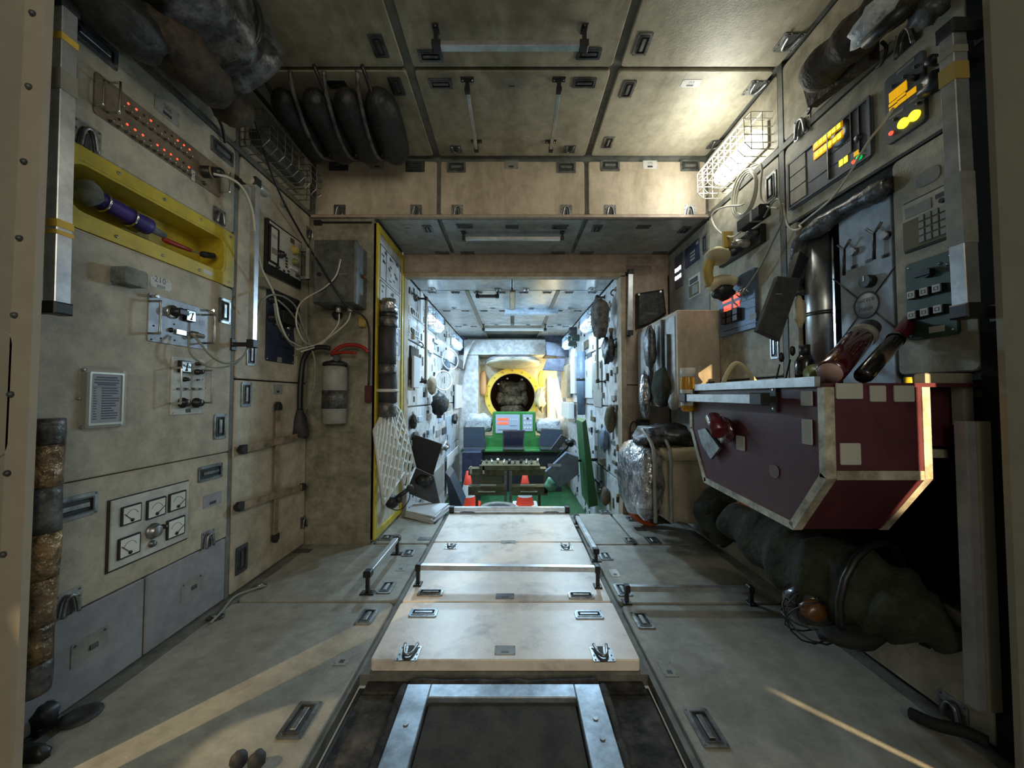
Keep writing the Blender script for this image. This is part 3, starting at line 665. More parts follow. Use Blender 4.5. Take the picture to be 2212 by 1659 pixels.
struct('trim_12', boxw(x0, 6.7, z0, x1 + .02, 7.2, z1, 'white_panel', 0.01).box(x1 + .02, 6.72, z0 - .02, 1.0, 7.2, z1 + .2, 'slate_soft').box(-1.0, 6.74, z0 - .0, x0, 7.2, z1 + .2, 'slate_soft'))
# ================================================================ helpers for mounted things
_sh = {}
def shared(key, fn):
    if key not in _sh: _sh[key] = fn()
    return _sh[key]
def m_toggle(r):
    mb = MB(); mb.cyl((0, 0, 0), (0, 0, r * .7), r * .55, 'steel_dark', n=8); mb.cyl((0, 0, r * .6), (0, r * .55, r * 2.3), r * .17, 'chrome', r1=r * .34, n=6); return mb.mesh('toggle_switch')
def m_knob(r, h, key):
    mb = MB(); mb.lathe((0, 0, 0), (0, 0, 1), [(0, r), (h * .3, r), (h * .35, r * .8), (h * .92, r * .72), (h, r * .62), (h, 0)], key, 14); mb.box(-r * .08, 0, h, r * .08, r * .6, h + .0006, 'label_white'); return mb.mesh('knob')
def m_led(r, key):
    mb = MB(); mb.lathe((0, 0, 0), (0, 0, 1), [(0, r), (r * .4, r), (r * .9, r * .5), (r, 0)], key, 8); return mb.mesh('indicator_light')
class Inst:
    def __init__(s, S, u0, v0, u1, v1, label, cat, key='panel_grey', t=0.004, name='instrument_panel', n=0.0, group=None, r=0.004, rect=None, rot=0, fname='faceplate'):
        a, b, s.w, s.h = S.cen(u0, v0, u1, v1, n) if rect is None else rect
        s.S, s.a, s.b, s.n, s.t = S, a, b, n, t
        s.o = thing(name, label, cat, S.mat(a, b, n, rot), group)
        mb = MB(); mb.cbox(0, 0, s.w, s.h, 0, t, key, min(.0015, t / 2), r); s.face = part(s.o, fname, mb)
    def p(s, u, v, n=None):
        a, b = s.S.px(u, v, s.n + (s.t if n is None else n)); return a - s.a, b - s.b
    def add(s, name, mb, label=None): return part(s.o, name, mb, None, label)
    def put(s, name, me, u, v, n=None, rot=0.0, label=None):
        x, y = s.p(u, v); return part(s.o, name, me, T(x, y, s.t if n is None else n, rot), label)
    def tog(s, u, v, r=0.008, rot=0.0): return s.put('toggle_switch', shared(('t', r), lambda: m_toggle(r)), u, v, rot=rot)
    def knob(s, u, v, r=0.012, h=0.016, key='black', rot=0.0): return s.put('knob', shared(('k', r, h, key), lambda: m_knob(r, h, key)), u, v, rot=rot)
    def led(s, u, v, key='glow_red', r=0.004): return s.put('indicator_light', shared(('d', r, key), lambda: m_led(r, key)), u, v)
    def screws(s, k=.46, q=.44, r=.0035):
        me = shared(('s', r), lambda: MB().lathe((0, 0, 0), (0, 0, 1), [(0, r), (r * .4, r * .9), (r * .6, r * .3), (r * .6, 0)], 'chrome', 8).mesh('screw'))
        for sx in (-1, 1):
            for sy in (-1, 1): part(s.o, 'screw', me, T(sx * s.w * k, sy * s.h * q, s.t))
    def box(s, name, u, v, w, h, t, key, rot=0.0, r=0.0, label=None, n=None):
        mb = MB(); mb.cbox(0, 0, w, h, 0, t, key, min(t * .2, .002), r); return s.put(name, mb.mesh(name), u, v, n, rot, label)
    def meter(s, u, v, w, h, key='glass_dial', rim='black', needle=-30, t=.012):
        mb = MB(); mb.cbox(0, 0, w, h, 0, t, rim, .002, .003); mb.cbox(0, 0, w * .84, h * .84, t, t + .0006, key, 0, .002)
        a = R(needle); q = [(0, -h * .3), (w * .5 * math.sin(a), -h * .3 + h * .62 * math.cos(a))]
        mb.tube([(q[0][0], q[0][1], t + .002), (q[1][0], q[1][1], t + .002)], .0013, 'black', 5); mb.lathe((0, -h * .3, t), (0, 0, 1), [(0, h * .09), (.003, h * .09), (.003, 0)], 'black', 10)
        arc = [(w * .34 * math.sin(R(g)), -h * .3 + h * .55 * math.cos(R(g)), t + .001) for g in range(-55, 56, 11)]; mb.tube(arc, .0007, 'charcoal', 4)
        return s.put('dial', mb.mesh('dial'), u, v, 0.0)
    def uh(s, u, v0, v1, d=0.035, r=0.0035, key='chrome', lean=0.0):
        x, y0 = s.p(u, v0); _, y1 = s.p(u, v1); z = s.t
        P = smooth_path([(x, y0, z), (x, y0, z + d * .85), (x, y0 + (y1 - y0) * .06, z + d), (x, y1 + (y0 - y1) * .06, z + d), (x, y1, z + d * .85), (x, y1, z)], 3)
        return s.add('handle', MB().tube(P, r, key, 8))
    def txt(s, name, strs, key='charcoal'):
        mb = MB()
        for q in strs:
            x, y = s.p(q[1], q[2]); text_mb(mb, q[0], x, y, s.t + .0006, q[3], key)
        return s.add(name, mb)
    def lines(s, name, segs, key='charcoal', th=.0012):
        mb = MB()
        for (u0, v0, u1, v1) in segs:
            x0, y0 = s.p(u0, v0); x1, y1 = s.p(u1, v1); mb.tube([(x0, y0, s.t + .0003), (x1, y1, s.t + .0003)], th, key, 4, smooth=False)
        return s.add(name, mb)
def rail(p0, p1, N, stand, label, w=0.03, d=0.018, group=None, end='black', barkey='aluminium', leg=0.016, foot=(0.05, 0.035), name='handrail', tapes=(), cat='handrail', cap=0.03):
    p0, p1, N = Vector(p0), Vector(p1), Vector(N).normalized(); X = (p1 - p0); L = X.length; X.normalize(); Nn = (N - X * N.dot(X)).normalized(); Y = Nn.cross(X)
    M = Matrix.Translation(p0) @ Matrix((X, Y, Nn)).transposed().to_4x4()
    o = thing(name, label, cat, M, group)
    part(o, 'bar', MB().box(0, -w / 2, -d / 2, L, w / 2, d / 2, barkey, .002))
    for x, sg in ((0, -1), (L, 1)):
        mb = MB(); mb.box(x - cap * (1 if sg < 0 else .35), -w / 2 - .004, -d / 2 - .004, x + cap * (.35 if sg < 0 else 1), w / 2 + .004, d / 2 + .005, end, .004)
        xc = x + sg * cap * .45
        mb.box(xc - leg / 2, -leg / 2, -stand, xc + leg / 2, leg / 2, 0, end, .002); mb.box(xc - foot[1] / 2, -foot[0] / 2, -stand, xc + foot[1] / 2, foot[0] / 2, -stand + .007, end, .002)
        for sy in (-1, 1): mb.cyl((xc, sy * foot[0] * .36, -stand + .007), (xc, sy * foot[0] * .36, -stand + .009), .004, 'chrome', n=6)
        part(o, 'bracket', mb)
    for (f, l, key) in tapes:
        part(o, 'tape_band', MB().box(f * L, -w / 2 - .0015, -d / 2 - .0015, f * L + l, w / 2 + .0015, d / 2 + .0015, key))
    return o
def cable(name, pts, r, key, label, cat='cable', group=None, k=6, ends=None):
    P = [Vector(p) for p in pts]; c = P[0].copy(); mb = MB(); mb.tube(smooth_path([p - c for p in P], k), r, key, 6)
    if ends:
        for i, (rr, ln, kk) in ends.items():
            a = P[i] - c; b = (P[i + 1] - c if i == 0 else P[i - 1] - c); d = (b - a).normalized(); mb.cyl(a - d * .004, a + d * ln, rr, kk, r1=rr * .75, n=10)
    return thing(name, label, cat, Matrix.Translation(c), group, mb)

# ================================================================ left wall
zx = lambda x, y: (190 + x / 5.924, 150 + y / 5.924)
I = Inst(SL, *zx(78, 5), *zx(1690, 1655), 'long bronze switch panel with toggles and red lights on upper left wall', 'instrument panel', 'bronze', name='switch_panel', r=0.012)
def lerp_rows(p, q, n):
    a, b = I.p(*p), I.p(*q); return [(a[0] + (b[0] - a[0]) * i / (n - 1), a[1] + (b[1] - a[1]) * i / (n - 1)) for i in range(n)]
tm = shared(('t', .009), lambda: m_toggle(.009))
for x, y in lerp_rows(zx(410, 480), zx(1300, 1130), 11) + lerp_rows(zx(280, 665), zx(1300, 1350), 13): part(I.o, 'toggle_switch', tm, T(x, y, I.t, R(35)))
for q in ((515, 437), (617, 512), (803, 655), (1147, 910), (1227, 970), (1298, 1025), (500, 703), (602, 772), (700, 840), (887, 968), (975, 1030), (1060, 1088), (1140, 1147), (1290, 1252)): I.led(*zx(*q), r=.0042)
for q in ((410, 350), (715, 590), (895, 725), (985, 800), (1070, 850), (400, 640), (797, 910), (1220, 1195)): I.led(*zx(*q), key='black', r=.0045)
I.uh(*zx(270, 170), zx(0, 560)[1], .04, .004); I.uh(*zx(90, 140), zx(0, 460)[1], .03, .003); I.uh(*zx(1700, 1330), zx(0, 1580)[1], .045, .004)
I.box('label_plate', *zx(1345, 1360), .017, .045, .0012, 'label_white'); I.knob(*zx(1480, 1455), .009, .01)
x, y = I.p(*zx(1470, 1310)); part(I.o, 'plug', MB().lathe((x, y, I.t), (0.25, 0.1, 1), [(0, .026), (.03, .026), (.034, .024), (.034, .022, 'strap_tan'), (.042, .022, 'strap_tan'), (.042, .024, 'black'), (.075, .02), (.085, .01), (.085, 0)], 'black', 14), label='black round cable plug')
# yellow storage tray let into the wall
zA = SL.px(150, 312)[1]; zB = SL.px(145, 490)[1]
a0, a1, b0, b1 = 1.12, 1.90, 1.547, 1.820
ac, bc, W_, H_ = (a0 + a1) / 2, (b0 + b1) / 2, a1 - a0, b1 - b0
tray = thing('storage_tray', 'yellow recessed storage tray with screwed rim in the left wall', 'tray', SL.mat(ac, bc))
iw, ih = W_ - .11, H_ - .095
mb = MB(); mb.ring(rrect(W_, H_, .012, 4), rrect(iw, ih, .045, 4), -0.01, 0.004, 'yellow'); part(tray, 'rim', mb)
mb = MB(); mb.ring(rrect(iw, ih, .045, 4), rrect(iw - .02, ih - .02, .045, 4), -0.115, 0.002, 'yellow'); mb.cbox(0, 0, iw, ih, -.12, -.115, 'yellow', 0, .045); part(tray, 'bin', mb)
sm = shared('sc6', lambda: MB().lathe((0, 0, 0), (0, 0, 1), [(0, .006), (.003, .0055), (.004, .003), (.004, 0)], 'steel', 8).mesh('screw'))
for fx in (-.46, -.23, 0, .23, .46):
    for fy_ in (-.42, .42): part(tray, 'screw', sm, T(fx * W_, fy_ * H_, .004))
part(tray, 'label_plate', MB().cbox(.29 * W_, -.40 * H_, .05, .02, .004, .005, 'label_white'), label='small white label')
# things lying in the tray
q0 = SL.wp(172, 408, -.055); q1 = SL.wp(352, 508, -.06); d = (q1 - q0); L = d.length
o = thing('hand_pump', 'purple cylindrical tool with grey cloth end lying in the yellow tray', 'tool', Matrix.Translation(q0)); dn = d.normalized()
part(o, 'cloth_end', MB().blob(dn * .02, .046, .040, .045, 'cloth_grey', 2, .1))
part(o, 'body', MB().lathe(dn * .045, dn, [(0, 0), (0, .026), (.012, .03), (.16, .031), (.175, .034), (.20, .034), (.21, .02), (.21, 0)], 'purple', 16))
part(o, 'nozzle', MB().lathe(dn * .25, dn, [(0, .018), (.07, .012), (L - .25, .009), (L - .25, 0)], 'cloth_grey', 10))
for t_ in (.07, .17):
    c = dn * t_; part(o, 'clip', MB().tube([c + Vector((math.sin(R(g)) * .036, 0, math.cos(R(g)) * .036)) for g in range(-20, 230, 30)], .004, 'chrome', 6))
q0 = SL.wp(352, 517, -.04); q1 = SL.wp(412, 541, -.035); q2 = SL.wp(436, 549, -.03); q3 = SL.wp(461, 553, -.03)
o = thing('brush', 'red handled tool with black tip lying in the yellow tray', 'tool', Matrix.Translation(q0))
d = q1 - q0; part(o, 'grip', MB().lathe((0, 0, 0), d, [(0, 0), (.002, .008), (.02, .011), (d.length * .6, .010), (d.length, .008), (d.length, 0)], 'red', 12))
part(o, 'shaft', MB().cyl(q1 - q0, q2 - q0, .0035, 'steel', n=8)); d = q3 - q2
part(o, 'tip', MB().lathe(q2 - q0, d, [(0, 0), (0, .012), (.01, .015), (d.length, .014), (d.length, 0)], 'black_matt', 12), label='black rubber tip')
# little grey-green block
I = Inst(SL, 238, 573, 288, 625, 'small grey green box mounted below the yellow tray', 'junction box', 'cloth_grey', .055, 'junction_box', r=.012, fname='casing')
for v in (588, 612): I.put('slot', MB().cbox(0, 0, .012, .014, 0, .001, 'gap_dark').mesh('slot'), 245, v)
I = Inst(SL, 325, 592, 370, 632, 'white riveted plate reading 210 above the grey meter panel', 'number plate', 'label_white', .002, 'number_plate')
I.screws(.45, .38, .003); I.txt('lettering', [('210', 346, 606, .034), ('=', 331, 602, .016), ('=', 361, 609, .016)]); I.box('stamp', 348, 620, .035, .012, .0006, 'label_grey')
# grey meter panel
zx = lambda x, y: (300 + x / 4.74, 560 + y / 4.74)
I = Inst(SL, *zx(95, 345), *zx(690, 930), 'grey metal control panel with round silver knob and trailing wires on left wall', 'instrument panel', 'panel_grey', name='control_unit')
I.uh(*zx(105, 430), zx(0, 760)[1], .045, .0045, 'steel'); I.uh(*zx(650, 570), zx(0, 860)[1], .055, .0045, 'steel')
x, y = I.p(*zx(340, 540)); part(I.o, 'selector_knob', MB().lathe((x, y, I.t), (0, 0, 1), [(0, .028), (.006, .028), (.006, 0)], 'chrome', 18).lathe((x, y, I.t + .006), (0, 0, 1), [(0, .018), (.035, .017), (.035, 0)], 'black', 12).box(x - .012, y - .009, I.t + .03, x + .03, y + .009, I.t + .045, 'black'), label='silver knob with black pointer')
I.meter(*zx(500, 580), .05, .05, 'black_gloss', 'black', 20, .02)
I.box('lamp_housing', *zx(420, 750), .05, .022, .008, 'chrome'); I.knob(*zx(325, 725), .010, .012); I.box('sticker', *zx(645, 650), .03, .022, .0008, 'pale_blue')
x, y = I.p(*zx(545, 770)); part(I.o, 'connector', MB().lathe((x, y, I.t), (.3, -.2, 1), [(0, .016), (.02, .016), (.022, .011), (.045, .009), (.045, 0)], 'steel', 12))
for q in ((120, 380), (700, 525)): x, y = I.p(*zx(*q)); part(I.o, 'thumb_screw', MB().cyl((x, y, I.t), (x, y, I.t + .03), .006, 'chrome', n=10))
for q in ((150, 680), (225, 690), (360, 665), (125, 820), (225, 810), (365, 830), (630, 765), (655, 775)): I.led(*zx(*q), key='black', r=.0035)
I.box('name_strip', *zx(290, 840), .045, .012, .0006, 'label_white'); I.screws(.47, .45, .003)
# white switch panel below it
I = Inst(SL, *zx(330, 990), *zx(660, 1580), 'narrow white control panel with black knobs and two wire handles on left wall', 'instrument panel', 'panel_white', name='control_unit')
I.meter(*zx(450, 1100), .052, .05, 'chrome', 'black', 10, .02); I.knob(*zx(590, 1155), .013, .03); I.knob(*zx(465, 1230), .010, .022); I.tog(*zx(600, 1235), .009, R(-60)); I.knob(*zx(590, 1072), .008, .02)
for x in (395, 475, 550, 620): I.tog(*zx(x, 1328), .010, R(-50))
I.knob(*zx(440, 1470), .022, .03); I.knob(*zx(580, 1470), .022, .03); I.box('label_plate', *zx(505, 1550), .026, .016, .001, 'charcoal')
I.uh(*zx(325, 1112), zx(0, 1475)[1], .045, .004); I.uh(*zx(650, 1140), zx(0, 1468)[1], .045, .004, 'steel'); I.screws(.44, .465, .003)
# framed sheet behind clear cover
zx = lambda x, y: (150 + x / 9.757, 770 + y / 9.757)
I = Inst(SL, *zx(190, 180), *zx(1130, 1520), 'printed instruction sheet behind a clear plastic cover on the left wall', 'notice', 'clear', .003, 'notice_cover', r=.03, fname='cover_flange')
sx, sy, sw, sh = SL.cen(*zx(440, 320), *zx(1060, 1340), .02); sx -= I.a; sy -= I.b
mb = MB(); mb.ring(rrect(sw + .028, sh + .03, .006, 3), rrect(sw + .012, sh + .014, .005, 3), .003, .018, 'clear'); mb.ring(rrect(sw + .012, sh + .014, .005, 3), rrect(sw, sh, .005, 3), .003, .019, 'wire'); part(I.o, 'raised_cover', mb)
mb = MB(); mb.cbox(sx * 0, 0, sw, sh, .003, .016, 'paper_grey'); part(I.o, 'sheet', mb)
mb = MB(); text_mb(mb, 'ПЕРЕЧЕНЬ ОПЕРАЦИЙ', 0, sh * .42, .0166, .011, 'charcoal'); text_mb(mb, 'ПРОВЕРКА СИСТЕМ', 0, sh * .365, .0166, .011, 'charcoal')
bpy.data.meshes  # (print rows follow)
mb2 = MB(); text_mb(mb2, '...', 0, sh * .42, .0166, .004, 'charcoal'); rr = random.Random(5)
for i in range(13):
    y = sh * (.20 - i * .052); mb2.box(-sw * .16, y, .0162, sw * (.16 + rr.random() * .28), y + .004, .0167, 'charcoal'); mb2.box(-sw * .42, y, .0162, -sw * (.30 + rr.random() * .06), y + .003, .0167, 'charcoal')
for y, f in ((.42, .34), (.37, .40), (.31, .40), (.27, .3)): mb2.box(-sw * f, sh * y, .0162, sw * f, sh * y + .005, .0167, 'charcoal')
mb2.box(-sw * .45, sh * .235, .0162, sw * .45, sh * .235 + .0015, .0167, 'charcoal'); part(I.o, 'print', mb2)
for fx, fy_ in ((-.42, .43), (.42, .43), (-.42, -.43), (.42, -.43), (-.49, 0), (.49, 0)): part(I.o, 'screw', sm, T(fx * I.w, fy_ * I.h, .003))
# gauge board
zx = lambda x, y: (x / 2.186, 900 + y / 2.186)
I = Inst(SL, *zx(520, 405), *zx(885, 572), 'cream board with five square dials low on the left wall', 'instrument panel', 'panel_white', .008, 'gauge_board',
         rect=None)
bpy.data.objects.remove(I.face); A0, B0 = SL.px(*zx(517, 395)); A1, B1 = SL.px(*zx(885, 308)); A2, B2 = SL.px(*zx(880, 575)); A3, B3 = SL.px(*zx(507, 728))
x0 = (A0 + A3) / 2 - I.a; x1 = (A1 + A2) / 2 - I.a; y1_ = (B0 + B1) / 2 - I.b; y0_ = (B2 + B3) / 2 - I.b
mb = MB(); mb.slab([(x0, y0_), (x1, y0_), (x1, y1_), (x0, y1_)], 0, .008, 'panel_white', .002); mb.slab([(x0 - .008, y0_ - .006), (x1 + .002, y0_ - .006), (x1 + .002, y1_ + .004), (x0 - .008, y1_ + .004)], 0, .003, 'black'); part(I.o, 'faceplate', mb)
for (ua, va, ub, vb), nd in zip(((570, 405, 665, 515), (690, 380, 780, 480), (795, 345, 875, 450), (785, 475, 870, 570), (555, 560, 660, 660)), (-50, 60, 60, 60, -50)):
    x, y = zx((ua + ub) / 2, (va + vb) / 2); w0 = SL.cen(*zx(ua, va), *zx(ub, va))[2]; I.meter(x, y, w0, w0 * .92, 'glass_dial', 'black', nd, .014)
I.knob(*zx(720, 540), .03, .025, 'steel'); I.knob(*zx(765, 520), .010, .02); I.knob(*zx(715, 600), .014, .014, 'steel_dark')
# handrails on the left wall
o = rail(SL.W(1.075, SL.px(130, 70)[1] - .0, .10), SL.W(1.085, 1.262, .10), SL.N, .10, 'tall aluminium handrail with yellow tape at the front of left wall', .040, .034, tapes=((.10, .02, 'tape_yellow'), (.22, .06, 'frame_grey'), (.72, .022, 'tape_yellow'), (.755, .012, 'tape_yellow')), leg=.022, foot=(.05, .04), cap=.026)
p0 = SL.wp(553, 398, .10); p1 = SL.wp(543, 738, .10)
o = rail(p0, Vector((p0.x, p0.y, p1.z)), SL.N, .10, 'aluminium handrail standing at the joint between the left wall panels', .034, .024, leg=.02, foot=(.03, .06))
part(o, 'clamp', MB().cyl((-.01, .10, -.02), (-.01, -.04, -.02), .026, 'wire', n=16, caps=True), label='polished brass coloured clamp')
# foil wrapped pipe bottom left
P_ = [SL.wp(u, v, .085) for u, v in ((96, 905), (96, 960), (92, 1050), (88, 1150), (80, 1250), (74, 1350), (68, 1430), (62, 1500))]
o = thing('wrapped_pipe', 'thick pipe wrapped in brown foil and grey tape at lower left corner', 'pipe', Matrix.Translation(P_[0])); c = P_[0]
for i in range(7):
    sg = smooth_path([p - c for p in P_[max(i - 0, 0):i + 2]], 4); rad = .041 - .001 * (i % 3)
    part(o, 'wrap', MB().tube(sg, [rad * (1 + .03 * math.sin(i * 2 + k * 1.1)) for k in range(len(sg))], ('tape_grey', 'foil_brown', 'tape_grey', 'foil_brown', 'foil_brown', 'foil_brown', 'tape_grey')[i], 14))
p = SF.wp(75, 1560, .02); o = thing('floor_clamp', 'black clamp foot under the foil wrapped pipe', 'clamp', Matrix.Translation(p), None, MB().blob((0, 0, .02), .06, .04, .045, 'black', 4, .15).box(-.07, -.03, -.02, .05, .03, .0, 'black', .004))
p = SF.wp(75, 1625, .02); o = thing('clamp_bracket', 'black bracket on the floor in the lower left corner', 'bracket', Matrix.Translation(p), None, MB().blob((0, 0, .0), .04, .02, .022, 'black', 6, .15).box(-.04, -.012, -.02, .03, .012, .0, 'black', .003))
p = SF.wp(535, 1648, .01); o = thing('floor_fitting', 'black double fitting on the floor at the bottom edge', 'fitting', Matrix.Translation(p))
for s_ in (-1, 1): part(o, 'knob', MB().blob((s_ * .025, 0, .008), .021, .022, .022, 'rubber', 3 + s_, .08))
# straps across the rear left panel
def strap(p0, p1, N, w, label, group=None, end=.05):
    p0, p1 = Vector(p0), Vector(p1); X = (p1 - p0); L = X.length; X.normalize(); N = Vector(N); N = (N - X * N.dot(X)).normalized(); Y = N.cross(X)
    o = thing('strap', label, 'strap', Matrix.Translation(p0) @ Matrix((X, Y, N)).transposed().to_4x4(), group)
    part(o, 'webbing', MB().box(end * .7, -w / 2, -.004, L - end * .7, w / 2, .004, 'strap_tan', .001))
    for x, s_ in ((0, 1), (L, -1)): part(o, 'buckle', MB().slab([(x, -w * .15), (x + s_ * end * .4, -w * .62), (x + s_ * end, -w * .6), (x + s_ * end, w * .6), (x + s_ * end * .4, w * .62), (x, w * .15)], -.012, .012, 'black', .004))
    return o
strap(SL.wp(516, 973, .03), SL.wp(664, 938, .03), SL.N, .038, 'upper horizontal tan strap with black buckles on rear left panel')
strap(SL.wp(509, 1097, .03), SL.wp(660, 1050, .03), SL.N, .038, 'lower horizontal tan strap with black buckles on rear left panel')
strap(SL.wp(602, 868, .02), SL.wp(595, 1172, .02), SL.N, .038, 'vertical tan strap crossing two horizontal straps on rear left panel')
# meter instrument on the rear left panel
zx = lambda x, y: (550 + x / 4.74, 450 + y / 4.74)
I = Inst(SL, *zx(100, 92), *zx(445, 828), 'black bordered measuring instrument with round dial and knobs on rear left panel', 'instrument panel', 'black', .02, 'measuring_instrument', r=.006)
mb = MB(); x0, yt = I.p(*zx(125, 115)); x1, yb = I.p(*zx(445, 760)); x0 = -I.w * .46; x1 = I.w * .46; mb.box(x0, -I.h * .34, .02, x1, I.h * .46, .024, 'panel_white', .001); part(I.o, 'front_panel', mb, None, 'white front panel'); I.t = .024
mb = MB(); mb.box(-I.w * .48, -I.h * .30, .024, -I.w * .22, I.h * .40, .028, 'black'); mb.box(-I.w * .44, -I.h * .26, .028, -I.w * .28, I.h * .36, .030, 'label_white'); text_mb(mb, 'МН', -I.w * .36, I.h * .2, .0305, .03, 'charcoal')
for k in range(4): mb.box(-I.w * .43, -I.h * (.03 + .03 * k), .030, -I.w * .29, -I.h * (.015 + .03 * k), .0306, 'black')
part(I.o, 'scale_strip', mb)
I.meter(*zx(265, 300), .075, .062, 'glass_dial', 'label_grey', 35, .008); I.knob(*zx(260, 470), .024, .03); I.box('red_window', *zx(385, 335), .04, .03, .004, 'amber_dark'); I.knob(*zx(400, 430), .030, .03, 'mustard'); I.knob(*zx(400, 550), .022, .03, 'green_can')
I.box('lever', *zx(395, 625), .08, .018, .012, 'label_white', label='white lever'); I.knob(*zx(425, 685), .010, .02)
for x, y in ((325, 510), (325, 540), (325, 570), (325, 600), (345, 645), (345, 675), (300, 640)): I.box('key', *zx(x, y), .018, .010, .004, 'black')
I.knob(*zx(225, 605), .010, .02); x, _ = I.p(*zx(450, 420)); _, yt = I.p(*zx(455, 405)); _, yb = I.p(*zx(455, 725))
part(I.o, 'handle', MB().box(x + .01, yt - .02, .02, x + .03, yt, .085, 'gap_trim').box(x + .01, yb, .02, x + .03, yb + .02, .085, 'gap_trim').box(x + .004, yb, .07, x + .034, yt, .092, 'label_grey', .003), label='grey bar handle')
# dark blue panel
I = Inst(SL, *zx(120, 795), *zx(395, 1600), 'tall dark blue panel with black modules and tangled wires on rear left panel', 'instrument panel', 'panel_darkblue', .006, 'control_unit', r=.012)
for x, y in ((300, 970), (300, 1130)):
    I.box('module', *zx(x, y), I.w * .62, .075, .05, 'black', r=.006)
    for dx, dy in ((-100, 55), (10, 95)): x2, y2 = I.p(*zx(x + dx, y + dy)); part(I.o, 'terminal', MB().cyl((x2, y2, I.t), (x2, y2, I.t + .03), .010, 'chrome', n=10))
for x, y in ((165, 935), (160, 1120)): I.knob(*zx(x, y), .022, .03)
I.knob(*zx(290, 1310), .022, .035); I.box('label_plate', *zx(255, 1550), .045, .03, .001, 'label_grey'); I.screws(.45, .47, .005)
I = Inst(SL, 555, 598, 569, 625, 'tiny grey box on rear left panel behind the handrail', 'junction box', 'label_grey', .04, 'junction_box', r=.008, fname='casing')

# ================================================================ left bulkhead
Fb = SB
a, b, w_, h_ = Fb.cen(678, 518, 766, 654, .2)
o = thing('cable_box', 'dull grey metal cable box on the left bulkhead', 'junction box', Fb.mat(a, b))
part(o, 'casing', MB().cbox(0, 0, w_, h_, 0, .2, 'grey_box', .006, .006)); part(o, 'lid', MB().cbox(0, 0, w_ + .008, h_ + .008, .165, .19, 'grey_box', .004, .006))
part(o, 'lock', MB().cyl((-w_ * .36, -h_ * .05, .2), (-w_ * .36, -h_ * .05, .206), .014, 'black', n=12)); part(o, 'side_screw', MB().cyl((w_ / 2, 0, .08), (w_ / 2 + .03, 0, .08), .012, 'amber_dark', n=10))
text = MB(); text.box(w_ * .1, -.02, .2, w_ * .3, -.017, .2005, 'label_grey'); text.box(w_ * .1, .0, .2, w_ * .13, .04, .2005, 'label_grey'); part(o, 'marking', text)
# extinguisher
E = Fb.W(*Fb.px(722, 915, .09), .09); s_ = 2.53 / 820
o = thing('fire_extinguisher', 'grey fire extinguisher with red handle hanging on the left bulkhead', 'fire extinguisher', Matrix.Translation(E))
part(o, 'cylinder', MB().lathe((0, 0, 0), (0, 0, 1), [(0, 0), (0, .070), (.008, .077), (.33, .077), (.345, .077), (.375, .07), (.40, .04), (.41, .03), (.41, 0)], 'label_grey', 20))
part(o, 'label_band', MB().lathe((0, 0, .10), (0, 0, 1), [(0, .0775), (0, .0782), (.12, .0782), (.12, .0775)], 'tape_grey', 20)); part(o, 'collar', MB().lathe((0, 0, .385), (0, 0, 1), [(0, .074), (0, .08), (.02, .076), (.03, .05), (.03, 0)], 'black', 18))
part(o, 'neck', MB().cyl((0, 0, .41), (0, 0, .455), .026, 'steel', n=12).cyl((0, 0, .43), (.0, -.05, .43), .012, 'steel', n=8)); part(o, 'gauge', MB().cyl((.03, -.03, .43), (.03, -.05, .43), .022, 'steel_dark', n=12))
part(o, 'lever', MB().tube(smooth_path([(-.02, 0, .47), (.04, 0, .515), (.12, 0, .525), (.19, 0, .505), (.215, 0, .475)], 4), .013, 'red', 8), label='red lever'); part(o, 'carry_handle', MB().tube(smooth_path([(-.03, 0, .46), (.05, 0, .475), (.14, 0, .47)], 4), .010, 'red', 8))
Hp = [Fb.wp(u, v, .12) - E for u, v in ((712, 752), (690, 750), (668, 757), (655, 780), (650, 820), (648, 860), (648, 885))]
part(o, 'hose', MB().tube(smooth_path(Hp, 5), .017, 'black', 10)); h0 = Hp[-1]; part(o, 'horn', MB().lathe(h0, (0, 0, -1), [(0, .02), (.02, .026), (.05, .04), (.17, .058), (.175, .05), (.1, .03)], 'rubber', 16), label='black discharge horn')
part(o, 'wall_hook', MB().box(-.02, .06, .2, .02, .09, .24, 'steel_dark'))
for (u, v), k, lb in (((731, 682), 'black', 'round black socket under the cable box'), ((786, 697), 'mustard', 'small yellowish box right below the cable box')):
    p = Fb.wp(u, v, 0); r_ = .03 if k == 'black' else .028
    thing('wall_socket', lb, 'socket', Fb.mat(*Fb.px(u, v)), None, MB().lathe((0, 0, 0), (0, 0, 1), [(0, r_), (.03, r_), (.035, r_ * .7), (.035, 0)], k, 12) if k == 'black' else MB().cbox(0, 0, .05, .07, 0, .04, 'mustard', .005, .012))
thing('cable_switch', 'small dark red inline switch box hanging at the bulkhead edge', 'switch', Fb.mat(*Fb.px(796, 851, .02), .02), None, MB().cbox(0, 0, .04, .115, -.012, .02, 'burgundy', .004, .004))
for i, (u, v) in enumerate(((731, 668), (756, 666))): thing('cable_gland', ('left' if i == 0 else 'right') + ' brass cable gland under the cable box', 'cable gland', Fb.mat(*Fb.px(u, v, .1), .1), None, MB().cyl((0, .02, 0), (0, -.02, 0), .016, 'wire', n=10))
thing('black_trim_strip', 'thin black strip above the left bulkhead under the beam', 'strip', Fb.mat(*Fb.px(742, 481, .002), .002), None, MB().box(-.19, -.006, 0, .20, .006, .008, 'black', .002).box(-.2, -.02, 0, -.15, .012, .02, 'black', .002))
